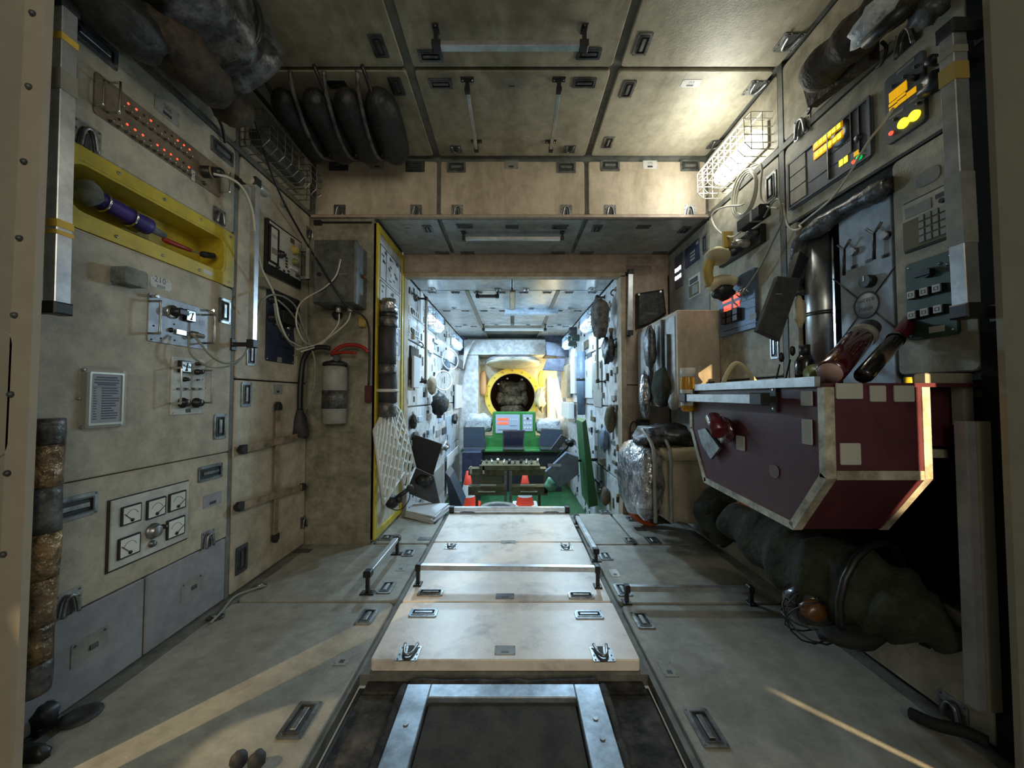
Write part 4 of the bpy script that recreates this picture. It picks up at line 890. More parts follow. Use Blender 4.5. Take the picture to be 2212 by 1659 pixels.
# cables
W = SL.wp
cable('cable', [W(462, 376, .10), W(497, 385, .12), W(525, 408, .13), W(545, 455, .12), W(553, 520, .10), W(565, 580, .07), W(592, 635, .07), W(603, 690, .08), W(620, 730, .08), W(636, 742, .06), W(655, 752, .06)], .006, 'cable_white', 'thick pale cable running from the bronze switch panel plug')
cable('cable', [W(544, 240, .15), W(560, 290, .10), W(585, 370, .08), W(620, 450, .05), W(662, 525, .04), Fb.wp(690, 570, .22), Fb.wp(745, 655, .21), Fb.wp(792, 692, .05), Fb.wp(798, 760, .03), Fb.wp(796, 832, .03)], .0065, 'cable_black', 'long thin black cable falling from the ceiling corner across the cable box')
cable('cable', [Fb.wp(736, 560, .21), Fb.wp(726, 595, .22), Fb.wp(700, 622, .22), Fb.wp(660, 645, .2), W(644, 665, .1), W(640, 700, .1), W(655, 735, .1), Fb.wp(675, 748, .1)], .005, 'cable_white', 'white cable looping off the front of the cable box')
cable('cable', [Fb.wp(733, 678, .10), Fb.wp(730, 700, .11), Fb.wp(714, 722, .11), Fb.wp(690, 742, .10), W(655, 752, .08), W(640, 755, .07)], .005, 'cable_white', 'left of two white wires dropping below the cable box')
cable('cable', [Fb.wp(757, 675, .10), Fb.wp(752, 692, .11), Fb.wp(735, 710, .11), Fb.wp(712, 728, .11), Fb.wp(690, 746, .10), W(650, 760, .08)], .005, 'cable_white', 'right of two white wires dropping below the cable box')
cable('cable', [W(555, 680, .05), W(562, 655, .08), W(578, 640, .08), W(596, 637, .08), W(620, 645, .08), W(640, 665, .08), W(652, 700, .08), W(668, 740, .08), Fb.wp(680, 780, .12), Fb.wp(679, 830, .12), Fb.wp(668, 870, .12), Fb.wp(660, 885, .1)], .0055, 'cable_grey', 'grey cable arching over the dark blue panel')
cable('cable', [W(592, 655, .08), W(600, 700, .07), W(618, 730, .06), W(634, 748, .05)], .005, 'cable_grey', 'grey wire crossing the upper module of dark blue panel')
cable('cable', [W(600, 648, .09), W(622, 668, .09), W(640, 692, .08), W(650, 712, .08), W(655, 742, .06)], .005, 'cable_grey', 'grey wire running diagonally off the dark blue panel')
cable('cable', [W(640, 680, .03), W(636, 710, .03), W(640, 740, .04), W(655, 745, .04), W(645, 765, .04), W(634, 768, .04)], .004, 'cable_grey', 'thin greenish wire bundle beside the dark blue panel')
cable('cable', [W(415, 722, .05), W(430, 738, .08), W(452, 765, .10), W(480, 783, .10), W(505, 783, .09), W(525, 770, .08), W(535, 750, .08)], .005, 'cable_grey', 'grey wire from the grey control panel to the rear handrail')
cable('cable', [W(408, 725, .04), W(410, 760, .05), W(428, 780, .06), W(455, 793, .07), W(485, 793, .07), W(510, 785, .07), W(530, 765, .07)], .004, 'cable_grey', 'thin wire hanging under the grey control panel')
# ================================================================ board with the yellow edge, behind the bulkhead
Yb0, Yb1, Zt = YB + .004, YD - .03, 2.235
o = thing('schematic_board', 'yellow edged board carrying black line schematics beside the far opening', 'board', SP_.mat((Yb0 + Yb1) / 2, 1.12)); W_, H_ = Yb1 - Yb0, 2.2
part(o, 'backing', MB().cbox(0, 0, W_, H_, -.01, .004, 'warm_white')); part(o, 'edge_frame', MB().ring(rrect(W_, H_, .002, 1), rrect(W_ - .09, H_ - .09, .002, 1), -.01, .016, 'yellow'), label='yellow edge frame')
mb = MB().box(-W_ / 2 + .05, .18, .004, W_ / 2 - .06, 1.04, .008, 'white_panel'); part(o, 'schematic_sheet', mb)
rr = random.Random(11); mb = MB(); z_ = .0086
for (y0_, y1_) in ((.74, .98), (.46, .72), (.22, .44)):
    X0, X1 = -W_ / 2 + .07, W_ / 2 - .10
    for q in (((X0, y0_), (X1, y0_)), ((X1, y0_), (X1, y1_)), ((X0, y1_), (X1, y1_)), ((X0, y0_), (X0, y1_)), ((X0 + .13, y0_), (X0 + .13, y1_))): mb.tube([(*q[0], z_), (*q[1], z_)], .003, 'charcoal', 4)
    for k in range(16):
        x = X0 + .02 + rr.random() * .08 + (0 if k < 5 else .15 + rr.random() * .18); y = y0_ + .02 + rr.random() * (y1_ - y0_ - .05); mb.box(x, y, .008, x + .012 + rr.random() * .05, y + .008 + rr.random() * .02, .009, 'charcoal')
part(o, 'schematic_print', mb)
# wrapped hose in front of it
c = SP_.wp(840, 645, .09); c.y = 2.70; c.x = (836 - 1106) / 820 * 2.70; zt = CAMZ + (857 - 645) / 820 * 2.7; zb = CAMZ + (857 - 900) / 820 * 2.7
o = thing('wrapped_hose', 'dark upright hose wrapped with grey tape in front of schematic board', 'hose', Matrix.Translation((c.x, c.y, zb))); hh = zt - zb
seg = ((0, .12, 'tape_grey'), (.12, .36, 'rubber'), (.36, .44, 'tape_grey'), (.44, .76, 'rubber'), (.76, .84, 'tape_grey'), (.84, .88, 'black'), (.88, 1.0, 'foil'))
for a, b, k in seg: part(o, 'hose_section', MB().tube([(.006 * math.sin(a * 9), 0, hh * (a + (b - a) * t)) for t in (0, .33, .66, 1)], [.064, .066, .065, .064] if k != 'foil' else [.06, .064, .056, .05], k, 16))
for f in (.03, .98): part(o, 'hose_bracket', MB().box(-.16, -.01, hh * f - .012, -.05, .01, hh * f + .012, 'black'))
part(o, 'hose_clip', MB().tube([(.075 * math.cos(R(g)), .075 * math.sin(R(g)), hh * .22) for g in range(0, 360, 30)], .012, 'label_white', 6, True), label='white plastic clip')
# plastic lattice leaning on the board
def lattice(quad, Sf, n, label, ns=6, wbar=.0135, key='label_white'):
    pts = [Sf.wp(u, v, nn) for (u, v, nn) in quad]; c = pts[3]
    o = thing('lattice', label, 'lattice', Matrix.Translation(c)); pts = [p - c for p in pts]
    def q(s, t): return (pts[0] * (1 - s) + pts[1] * s) * (1 - t) + (pts[3] * (1 - s) + pts[2] * s) * t
    Nn = (pts[1] - pts[0]).cross(pts[3] - pts[0]).normalized(); asp = (pts[3] - pts[0]).length / (pts[1] - pts[0]).length
    st = asp / ns
    for sg in (1, -1):
        k = -1.0
        c0 = -asp if sg > 0 else 0.0; c1 = 1.0 if sg > 0 else 1 + asp
        cc = c0 + st / 2
        while cc < c1:
            E_ = []
            # line s - sg*... : s = cc + sg*t*asp  (t in 0..1) clipped to 0<=s<=1
            for t in [i / 40 for i in range(41)]:
                s_ = cc + t * asp if sg > 0 else cc - t * asp
                if -1e-6 <= s_ <= 1 + 1e-6: E_.append((s_, t))
            if len(E_) > 3:
                off = Nn * (.004 * sg); part(o, 'slat', MB().tube([q(*E_[0]) + off, q(*E_[len(E_) // 2]) + off, q(*E_[-1]) + off], wbar, key, 4, smooth=False))
            cc += st
    for a, b in ((0, 1), (1, 2), (2, 3), (3, 0)): part(o, 'edge_strip', MB().tube([pts[a], pts[b]], wbar * .9, key, 5))
    return o
lattice(((808, 930, .03), (838, 872, .05), (872, 1020, .12), (828, 1090, .10)), SP_, .05, 'left section of white plastic lattice leaning against the schematic board')
lattice(((846, 868, .05), (866, 890, .06), (896, 1010, .14), (872, 1068, .13)), SP_, .05, 'right section of white plastic lattice nearest the far opening')
# black screen and laptop hanging in the far opening, left side
def slabpx(Y, pts, t, key, bev=.003):
    S = facing(Y); q = [S.px(*p) for p in pts]; cx = sum(p[0] for p in q) / len(q); cz = sum(p[1] for p in q) / len(q)
    return S, cx, cz, MB().slab([(x - cx, z - cz) for x, z in q], 0, t, key, bev)
S, cx, cz, mb = slabpx(3.42, [(898, 939), (956, 959), (936, 1026), (880, 1000)], .02, 'black_matt')
o = thing('laptop', 'tilted laptop with black screen fixed at left of the far opening', 'laptop', S.mat(cx, cz)); part(o, 'screen', mb, label='black screen')
q = [S.px(*p) for p in ((880, 1002), (937, 1028), (951, 1093), (884, 1066))]; mb = MB(); mb.slab([(x - cx, z - cz) for x, z in q], -.015, .01, 'charcoal', .003); part(o, 'base', mb, label='grey keyboard base')
q = S.px(917, 1038); part(o, 'holder', MB().blob((q[0] - cx, q[1] - cz, .03), .08, .05, .03, 'black', 3, .2))
# camera on an articulated arm
Wp = facing(2.86)
P_ = [Wp.wp(813, 1074), Wp.wp(828, 1072), Wp.wp(846, 1084), Wp.wp(862, 1078), Wp.wp(886, 1054)]; c = P_[2]
o = thing('camera_arm', 'black articulated arm with small camera at the foot of the lattice', 'camera mount', Matrix.Translation(c)); P_ = [p - c for p in P_]
part(o, 'camera', MB().box(P_[0].x - .055, -.03, P_[0].z - .032, P_[0].x + .05, .03, P_[0].z + .032, 'black', .006).lathe(P_[0] + Vector((-.02, -.03, 0)), (0, -1, 0), [(0, .022), (.02, .02), (.02, 0)], 'black_gloss', 12))
part(o, 'ball_joint', MB().blob((0, 0, 0), .052, .05, .05, 'black', 1, .1)); part(o, 'arm', MB().cyl(P_[2], P_[4], .017, 'black', n=10).blob(P_[3], .03, .03, .03, 'black', 2, .05)); part(o, 'clamp', MB().blob(P_[4], .028, .028, .026, 'rubber', 5, .05))
cable('cable', [Wp.wp(886, 1060), Wp.wp(884, 1078), Wp.wp(872, 1096), Wp.wp(858, 1102), Wp.wp(842, 1098)], .0035, 'cable_black', 'thin black wire looping below the camera arm')
# pile of papers on the floor
q = [SF.px(u, v) for u, v in ((872, 1118), (890, 1098), (975, 1098), (940, 1132))]; cx = sum(p[0] for p in q) / 4; cy = sum(p[1] for p in q) / 4
o = thing('paper_pile', 'pile of loose white papers on the floor left of the centre panels', 'papers', Matrix.Translation((cx, cy, .002)))
for i in range(6):
    M = Matrix.Rotation(R(rnd.uniform(-6, 6)), 4, 'Z'); mb = MB(); mb.T = M; mb.slab([((x - cx) * (.97 - .02 * i), (y - cy) * (.97 - .02 * i)) for x, y in q], .009 * i, .009 * i + .006, 'paper', .001); part(o, 'sheet', mb)
part(o, 'folder', MB().slab([((x - cx) * 1.02, (y - cy) * 1.02) for x, y in q], -.002, .001, 'charcoal'), label='dark folder under the sheets')
# ladder-like strip on the floor joint
cable('cord', [SF.wp(455, 1345, .01), SF.wp(478, 1322, .012), SF.wp(505, 1290, .012), SF.wp(540, 1275, .012), SF.wp(572, 1265, .01)], .006, 'cable_grey', 'short grey cord lying along the left floor joint')
for i, (u, v) in enumerate(((465, 1335), (560, 1268))): thing('floor_clip', ('nearer' if i == 0 else 'farther') + ' dark clip holding the grey cord to the floor', 'clip', SF.mat(*SF.px(u, v)), None, MB().cbox(0, 0, .07, .05, 0, .008, 'steel_dark', .002, .02).blob((0, 0, .01), .02, .015, .01, 'steel', 2, .1))
thing('floor_ring', 'round dark ring fitting on the floor near the wrapped pipe', 'fitting', SF.mat(*SF.px(175, 1548)), None, MB().lathe((0, 0, 0), (0, 0, 1), [(0, .05), (.006, .05), (.012, .03), (.006, .02), (.006, 0)], 'rubber', 16))
# ================================================================ right wall
zx = lambda x, y: (1690 + x / 4.367, 100 + y / 4.367)
I = Inst(SR, *zx(55, 1120), *zx(870, 1030), 'dark grey display unit with two rows of glowing yellow lamps on upper right wall', 'display panel', 'panel_slate', .008, 'display_panel', r=.02)
# rect from true corners
a0, bt = SR.px(*zx(60, 1100)); a1, bt2 = SR.px(*zx(860, 440)); _, bb = SR.px(*zx(95, 1555)); _, bb2 = SR.px(*zx(872, 1040))
bpy.data.objects.remove(I.face)
def reface(I, a0, b0, a1, b1, key, t, r=.015, extra=None):
    mb = MB(); mb.cbox((a0 + a1) / 2 - I.a, (b0 + b1) / 2 - I.b, a1 - a0, b1 - b0, 0, t, key, .002, r); I.t = t; I.w = a1 - a0; I.h = b1 - b0
    I.face = part(I.o, 'faceplate', mb)
reface(I, a0, (bb + bb2) / 2, a1, (bt + bt2) / 2, 'panel_slate', .008, .03)
FX0, FX1, FY0, FY1 = a0 - I.a, a1 - I.a, (bb + bb2) / 2 - I.b, (bt + bt2) / 2 - I.b
fx = lambda s: FX0 + (FX1 - FX0) * s
fyy = lambda s: FY0 + (FY1 - FY0) * s
mb = MB(); mb.ring([(fx(.01), fyy(.03)), (fx(.99), fyy(.03)), (fx(.99), fyy(.97)), (fx(.01), fyy(.97))], [(fx(.035), fyy(.07)), (fx(.965), fyy(.07)), (fx(.965), fyy(.93)), (fx(.035), fyy(.93))], .008, .014, 'panel_slate'); part(I.o, 'rim', mb)
for k in range(3): part(I.o, 'blank_cover', MB().box(fx(.045), fyy(.10 + .28 * k), .008, fx(.27), fyy(.36 + .28 * k), .012, 'cream', .001), label='beige blank cover')
cells = []
for row, (p0, p1) in enumerate((((330, 925), (540, 755)), ((335, 1015), (545, 850)))):
    q0, q1 = I.p(*zx(*p0)), I.p(*zx(*p1)); part(I.o, 'lamp_strip', MB().box(q0[0] - .02, (q0[1] + q1[1]) / 2 - .017, .008, q1[0] + .02, (q0[1] + q1[1]) / 2 + .017, .012, 'glow_yellow'))
    for k in range(6):
        x = q0[0] + (q1[0] - q0[0]) * k / 5; y = (q0[1] + q1[1]) / 2; part(I.o, 'lamp', shared('ylamp', lambda: MB().cbox(0, 0, .017, .020, 0, .002, 'glow_yellow_hot').mesh('lamp')), T(x, y, .012))
mb = MB().box(fx(.55), fyy(.1), .008, fx(.56), fyy(.93), .016, 'steel').box(fx(.80), fyy(.3), .008, fx(.81), fyy(.93), .014, 'black').box(fx(.88), fyy(.2), .008, fx(.89), fyy(.93), .014, 'black').box(fx(.3), fyy(.30), .008, fx(.8), fyy(.31), .010, 'black').box(fx(.55), fyy(.52), .008, fx(.8), fyy(.53), .010, 'black'); part(I.o, 'divider', mb)
part(I.o, 'speaker', MB().lathe((fx(.69), fyy(.74), .008), (0, 0, 1), [(0, .05), (.004, .05), (.004, .02), (.001, .015), (.003, 0)], 'steel_dark', 18)); I.knob(*zx(725, 865), .016, .012)
for q in ((555, 1100), (600, 1068)): I.box('lamp', *zx(*q), .017, .026, .003, 'glow_yellow_hot')
I.box('lamp', *zx(702, 1008), .022, .018, .003, 'glow_yellow'); I.led(*zx(675, 1092), key='glow_red', r=.008); I.led(*zx(730, 1050), key='glow_green', r=.012)
I = Inst(SR, *zx(990, 320), *zx(1385, 700), 'dark control box with yellow windows and two round yellow lamps high on right wall', 'display panel', 'panel_slate', .012, 'display_panel', r=.012)
a0, bt = SR.px(*zx(988, 315)); a1, bt2 = SR.px(*zx(1360, 30)); _, bb = SR.px(*zx(1008, 950)); _, bb2 = SR.px(*zx(1382, 700)); bpy.data.objects.remove(I.face); reface(I, a0, (bb + bb2) / 2, a1, (bt + bt2) / 2, 'panel_slate', .012)
for x, y, w_, h_ in ((1050, 462, .030, .034), (1135, 395, .030, .034), (1045, 537, .028, .010), (1125, 470, .028, .008), (1050, 580, .028, .012), (1130, 512, .028, .014), (1220, 435, .03, .020)): I.box('window', *zx(x, y), w_, h_, .003, 'glow_yellow')
for q in ((1155, 725), (1258, 655)): x, y = I.p(*zx(*q)); part(I.o, 'lamp', MB().cyl((x, y, .012), (x, y, .022), .017, 'glow_yellow_hot', n=14))
I.led(*zx(1030, 820), key='glow_red', r=.008); I.box('name_strip', *zx(1160, 190), .06, .010, .001, 'label_grey'); I.box('name_strip', *zx(1275, 480), .05, .008, .001, 'label_grey'); I.box('name_strip', *zx(1075, 640), .05, .008, .001, 'label_grey')
for q in ((1160, 290), (1265, 195), (1050, 380), (1070, 690), (1290, 540)): I.knob(*zx(*q), .006, .008)
x, y = I.p(*zx(1265, 300)); part(I.o, 'switch_knob', MB().cyl((x, y, .012), (x, y, .035), .010, 'black', n=10))
# keypad wall: calculator-like unit, green button box, badge
zx = lambda x, y: (1700 + x / 3.77, 380 + y / 3.77)
def Icorn(TL, TR, BR, BL, *a, **k):
    P_ = [SR.px(*zx(*q), k.get('n', 0)) for q in (TL, TR, BR, BL)]; a0 = (P_[0][0] + P_[3][0]) / 2; a1 = (P_[1][0] + P_[2][0]) / 2; b1 = (P_[0][1] + P_[1][1]) / 2; b0 = (P_[2][1] + P_[3][1]) / 2
    return Inst(SR, 0, 0, 0, 0, *a, rect=((a0 + a1) / 2, (b0 + b1) / 2, a1 - a0, b1 - b0), **k)
I = Icorn((950, 228), (1372, 40), (1372, 490), (972, 640), 'beige and olive keypad unit with small display on the near right wall', 'keypad', 'gap_dark', .006, 'keypad_unit')
part(I.o, 'body', MB().box(-I.w * .47, -I.h * .46, .006, I.w * .47, I.h * .46, .012, 'warm_white', .001)); part(I.o, 'lower_face', MB().box(-I.w * .46, -I.h * .45, .012, I.w * .46, I.h * .10, .014, 'olive_face'), label='olive lower face')
part(I.o, 'display', MB().box(-I.w * .40, I.h * .16, .012, I.w * .14, I.h * .36, .0145, 'label_grey')); part(I.o, 'nameplate', MB().box(I.w * .22, I.h * .28, .012, I.w * .42, I.h * .36, .014, 'charcoal')); part(I.o, 'key', MB().cyl((I.w * .36, I.h * .2, .012), (I.w * .36, I.h * .2, .02), .008, 'black', n=10))
km = shared('key', lambda: MB().cbox(0, 0, .0165, .019, 0, .004, 'label_grey', .001).mesh('key'))
for i in range(5):
    for j in range(4): part(I.o, 'key', km, T(-I.w * .05 + i * .021, -I.h * .36 + j * .024, .014))
I = Icorn((990, 722), (1390, 598), (1425, 1285), (1005, 1345), 'dark green control box with six square buttons on the near right wall', 'control box', 'panel_green', .012, 'control_box', r=.012)
x, y = I.p(*zx(1165, 790)); part(I.o, 'selector', MB().cyl((x, y, .012), (x, y, .03), .016, 'black', n=12).box(x - .03, y - .008, .022, x + .02, y + .008, .036, 'black'))
for n_, q in enumerate(((1055, 970), (1160, 943), (1265, 915), (1060, 1135), (1165, 1110), (1275, 1085))):
    x, y = I.p(*zx(*q)); b_ = part(I.o, 'button', MB().cbox(x, y, .027, .027, .012, .030, 'black', .001).cbox(x, y, .024, .024, .030, .033, 'label_white', .001)); mb = MB(); mb.ring([(x - .007, y - .006), (x + .007, y - .006), (x + .007, y + .006), (x - .007, y + .006)], [(x - .004, y - .004), (x + .004, y - .004), (x + .004, y + .004), (x - .004, y + .004)], .033, .0336, 'charcoal'); part(b_, 'symbol', mb)
I.box('label_plate', *zx(1220, 1247), .045, .020, .001, 'label_white'); I.screws(.42, .44, .004); 
for q in ((1050, 815), (1310, 720), (1245, 715)): I.led(*zx(*q), key='steel', r=.005)
thing('oval_plate', 'grey oval plate above the keypad on right wall', 'plate', SR.mat(*SR.px(2005, 382)), None, MB().cbox(0, 0, .075, .05, 0, .003, 'label_grey', .001, .02))
# near right handrail
p0 = Vector((1.25, 1.04, SR.px(2085, 85)[1] * 0 + 2.0)); 
zt = CAMZ + ray(2085, 75).z / ray(2085, 75).y * 1.05; zb = CAMZ + ray(2095, 665).z / ray(2095, 665).y * 1.05
rail((1.255, 1.05, zt), (1.265, 1.05, zb), (-1, 0, 0), .10, 'tall aluminium handrail at the front of the right wall', .038, .038, leg=.03, foot=(.05, .05), cap=.03, tapes=((.06, .02, 'frame_grey'), (.12, .05, 'mustard'), (.52, .2, 'label_grey')))
thing('rubber_pad', 'black rubber pad between the display box and front handrail', 'pad', SR.mat(*SR.px(2030, 172, .03), .03), None, MB().blob((0, 0, 0), .055, .03, .03, 'black', 4, .25))
thing('round_sensor', 'small black round sensor beside the top of right front handrail', 'sensor', SR.mat(*SR.px(2028, 130)), None, MB().lathe((0, 0, 0), (0, 0, 1), [(0, .016), (.03, .016), (.035, .01), (.035, 0)], 'black', 12))
# galley niche: steel cylinder, pale blue front, dark fringe
c = Vector((1.435, 1.74, 0)); z0 = 1.06; z1 = 1.80
o = thing('steel_cylinder', 'tall brushed steel cylinder standing in the galley niche', 'cylinder', Matrix.Translation((c.x, c.y, z0))); part(o, 'tank', MB().cyl((0, 0, 0), (0, 0, z1 - z0 - .04), .066, 'aluminium', n=28)); part(o, 'band', MB().cyl((0, 0, (z1 - z0) * .42), (0, 0, (z1 - z0) * .445), .068, 'steel_dark', n=28)); part(o, 'edge_strip', MB().box(-.022, -.092, 0, -.017, -.082, z1 - z0 - .05, 'chrome'))
zx = lambda x, y: (1700 + x / 3.77, 380 + y / 3.77)
o = thing('oven_front', 'pale blue oven front with crossed lines and round knob inside the niche', 'oven', SR.mat(*SR.px(1866, 640, -.008), -.008)); ca, cb = SR.px(1866, 640, -.008); qp = lambda x, y: (lambda t: (t[0] - ca, t[1] - cb))(SR.px(*zx(x, y), -.006))
a0 = qp(420, 600)[0]; a1 = SR.px(1928, 600, -.008)[0] - ca; part(o, 'faceplate', MB().box(a0, 1.04 - cb, -.06, a1, 1.75 - cb, 0, 'pale_blue', .002))
ctr = qp(648, 1052); mb = MB(); mb.lathe((*ctr, 0), (0, 0, 1), [(0, .050), (.004, .050), (.004, 0)], 'pale_blue', 24); mb.tube([(ctr[0] + .051 * math.cos(R(g)), ctr[1] + .051 * math.sin(R(g)), .003) for g in range(0, 360, 15)], .0025, 'charcoal', 5, True); text_mb(mb, 'НАГРЕВ', ctr[0], ctr[1] + .018, .0046, .018, 'charcoal'); text_mb(mb, 'ПИЩИ', ctr[0], ctr[1] - .016, .0046, .018, 'charcoal'); part(o, 'badge', mb)
for g in (45, 135, 225, 315): part(o, 'cross_line', MB().tube([(ctr[0] + .052 * math.cos(R(g)), ctr[1] + .052 * math.sin(R(g)), .001), (ctr[0] + .21 * math.cos(R(g)), ctr[1] + .21 * math.sin(R(g)), .001)], .003, 'charcoal', 4))
x, y = qp(685, 858); part(o, 'knob', MB().cyl((x, y, 0), (x, y, .03), .024, 'black', n=14).box(x - .003, y, .03, x + .003, y + .02, .032, 'chrome'))
for (x, y) in ((500, 600), (748, 470)):
    p_, q_ = qp(x, y), qp(x, y + 210); part(o, 'lever', MB().tube([(*p_, .02), (*q_, .02)], .006, 'black', 6).tube([(p_[0] - .03, p_[1] + .03, .02), (*p_, .02), (p_[0] + .03, p_[1] + .03, .02)], .005, 'steel_dark', 6)); part(o, 'clip', MB().cyl((p_[0] + .03, p_[1] - .02, 0), (p_[0] + .03, p_[1] - .02, .02), .016, 'steel', n=10))
for (x, y) in ((665, 690), (800, 650), (545, 740)): part(o, 'marking', MB().cbox(*qp(x, y), .03, .012, 0, .001, 'charcoal'))
P_ = [SR.wp(u, v, .01) for u, v in ((1718, 640), (1722, 580), (1732, 520), (1770, 490), (1830, 450), (1890, 418), (1925, 398))]
c = P_[0]; rr = random.Random(2); thing('niche_padding', 'crumpled dark grey padding along the top edge of the niche', 'padding', Matrix.Translation(c), None, MB().tube([p - c for p in smooth_path(P_, 5)], [.028 + rr.random() * .014 for _ in range(31)], 'film_grey', 9))
# tilted dark grey folded unit hanging before the niche
S, cx, cz, mb = slabpx(1.72, [(1672, 600), (1722, 604), (1676, 738), (1628, 716)], .03, 'charcoal', .005)
o = thing('folded_screen', 'tilted dark grey folded screen hanging at left edge of the niche', 'screen', S.mat(cx, cz)); part(o, 'case', mb)
q = [S.px(*p_) for p_ in ((1722, 545), (1742, 560), (1718, 615), (1704, 600))]; mb = MB(); mb.slab([(x - cx, z - cz) for x, z in q], -.02, .02, 'black', .004); q = S.px(1665, 640); mb.box(q[0] - cx, q[1] - cz, .03, q[0] - cx + .03, q[1] - cz + .004, .032, 'label_grey'); part(o, 'arm', mb)
S = facing(1.70); q = S.px(1727, 665); thing('cloth_bag', 'small off white cloth bag hanging beside the steel cylinder', 'bag', S.mat(*q), None, MB().blob((0, -.02, 0), .024, .075, .02, 'ivory', 7, .18))
# ivory handset with mustard grip and black connector rail
S = facing(2.25)
q = lambda u, v: (lambda t: Vector((t[0] - hc[0], t[1] - hc[1], 0)))(S.px(u, v)); hc = S.px(1552, 590)
o = thing('handset', 'ivory and mustard handset hanging on the rear right wall', 'handset', S.mat(*hc)); part(o, 'grip', MB().tube(smooth_path([q(1534, 565), q(1528, 590), q(1534, 618)], 4), .030, 'mustard', 10), label='mustard grip')
part(o, 'upper_cup', MB().lathe(q(1550, 548), (-.3, -1, .4), [(-.03, 0), (-.03, .03), (0, .05), (.02, .072), (.035, .066), (.035, 0)], 'ivory', 16)); part(o, 'lower_cup', MB().tube(smooth_path([q(1533, 622), q(1550, 608), q(1572, 605), q(1588, 612)], 3), [.03, .035, .035, .034, .034, .034, .033, .032, .032, .03], 'ivory', 10)); part(o, 'mouthpiece', MB().blob(q(1562, 632), .065, .045, .04, 'black', 3, .2)); part(o, 'hook', MB().box(q(1561, 500).x, q(0, 535).y, -.01, q(1572, 0).x, q(0, 500).y, .01, 'mustard', .003))
a0, b0 = SR.px(1655, 498); a1, b1 = SR.px(1562, 566)
o = thing('connector_strip', 'black strip with grey plugs below the power adapter on right wall', 'connector', SR.mat((a0 + a1) / 2, (b0 + b1) / 2 + .0)); L = abs(a1 - a0); part(o, 'base', MB().cbox(0, 0, L, .10, 0, .03, 'black', .004))
for k in range(6): part(o, 'plug', MB().lathe((-L * .42 + k * L * .165, (.015 if k % 2 else -.015), .03), (0.1, -.1, 1), [(0, .022), (.03, .022), (.032, .015), (.055, .012), (.055, 0)], ('steel', 'label_grey', 'charcoal')[k % 3], 10))
a_, b_ = SR.px(1626, 472, .06); thing('power_adapter', 'black power adapter block hanging on the white cable coil', 'adapter', SR.mat(a_, b_, .06, 0), None, MB().box(-.10, -.03, -.03, .10, .03, .03, 'black', .005).box(.02, -.031, -.031, .04, .031, .031, 'label_grey', .001))
# white coiled cable
W = SR.wp
for k, (dx, lb) in enumerate(((0, 'outer'), (4, 'middle'), (8, 'inner'))):
    P_ = [W(1612 + dx * .3 + (26 - dx) * math.sin(R(g)) + 10 * math.cos(R(g)) - 4, 418 - (54 - dx) * math.cos(R(g)), .05 + .006 * k) for g in range(0, 360, 20)]; c = P_[0]; thing('coiled_cable', lb + ' loop of white cable coil hanging below the lit lamp', 'cable', Matrix.Translation(c), None, MB().tube([p - c for p in P_], .0055, 'cable_white', 6, True))
cable('cable', [W(1608, 440, .06), W(1598, 444, .07), W(1570, 446, .08), W(1546, 455, .08), W(1537, 470, .08), W(1546, 492, .08), W(1565, 508, .08), W(1585, 511, .08), W(1602, 498, .07)], .0055, 'cable_white', 'white cable curving left from the coil to the adapter')
cable('cable', [W(1622, 360, .05), W(1640, 354, .06), W(1646, 365, .06), W(1643, 400, .06), W(1645, 432, .05), W(1658, 447, .05), W(1680, 450, .04)], .0055, 'cable_white', 'white cable looping right from the top of the coil')
cable('cable', [W(1650, 470, .06), W(1662, 448, .06), W(1678, 430, .05), W(1688, 445, .05), W(1688, 480, .05), W(1670, 520, .05), W(1640, 580, .05), W(1600, 640, .05)], .005, 'cable_grey', 'thin grey cable falling from the adapter past the blue panel')
cable('cable', [W(1930, 233, .05), W(1905, 268, .05), W(1880, 300, .06), W(1858, 335, .06), W(1835, 375, .06), W(1795, 430, .06), W(1750, 468, .05), W(1726, 487, .04)], .0045, 'cable_white', 'thin pale cable hanging diagonally across the yellow display units')
cable('cable', [W(1727, 487, .04), W(1730, 493, .05), W(1715, 497, .05), W(1702, 488, .05), W(1697, 470, .04), W(1690, 440, .03)], .005, 'cable_white', 'short white cable end at the corner above the niche')
cable('cable', [S.wp(1562, 613), S.wp(1573, 613), S.wp(1580, 630), S.wp(1583, 650), S.wp(1593, 660), S.wp(1600, 670), S.wp(1592, 677), S.wp(1586, 668)], .006, 'cable_white', 'white curly cord dangling in front of the blue panel')
# instruments on the rear right wall
zx = lambda x, y: (1300 + x / 5.53, 500 + y / 5.53)
I = Icorn((1430, 640), (1880, 440), (1870, 1170), (1440, 1250), 'blue instrument panel with red digits and black keys on rear right wall', 'instrument panel', 'panel_blue', .02, 'control_unit', r=.004)
for x, y, w_ in ((1500, 812, .10), (1612, 760, .06), (1505, 915, .08), (1612, 868, .06)): I.box('digit_display', *zx(x, y), w_, .035, .003, 'glow_red')
for i in range(3):
    for j in range(2): I.box('key', *zx(1500 + i * 72, 1000 - i * 22 + j * 75), .05, .035, .03, 'black')
for i in range(4): x, y = I.p(*zx(1650 + i * 42, 745 - i * 18)); part(I.o, 'switch_guard', MB().tube(smooth_path([(x, y - .02, .02), (x, y, .045), (x, y + .02, .02)], 3), .004, 'chrome', 6))
I.lines('grooves', [(*zx(1680, 840), *zx(1820, 790)), (*zx(1720, 930), *zx(1830, 895)), (*zx(1450, 1200), *zx(1860, 1075))], 'black', .003); I.box('label_plate', *zx(1805, 1015), .06, .03, .001, 'label_grey')
I = Icorn((878, 300), (972, 250), (978, 640), (886, 690), 'narrow dark panel with six glowing white lamps on rear right wall', 'instrument panel', 'panel_slate', .008, 'control_unit')
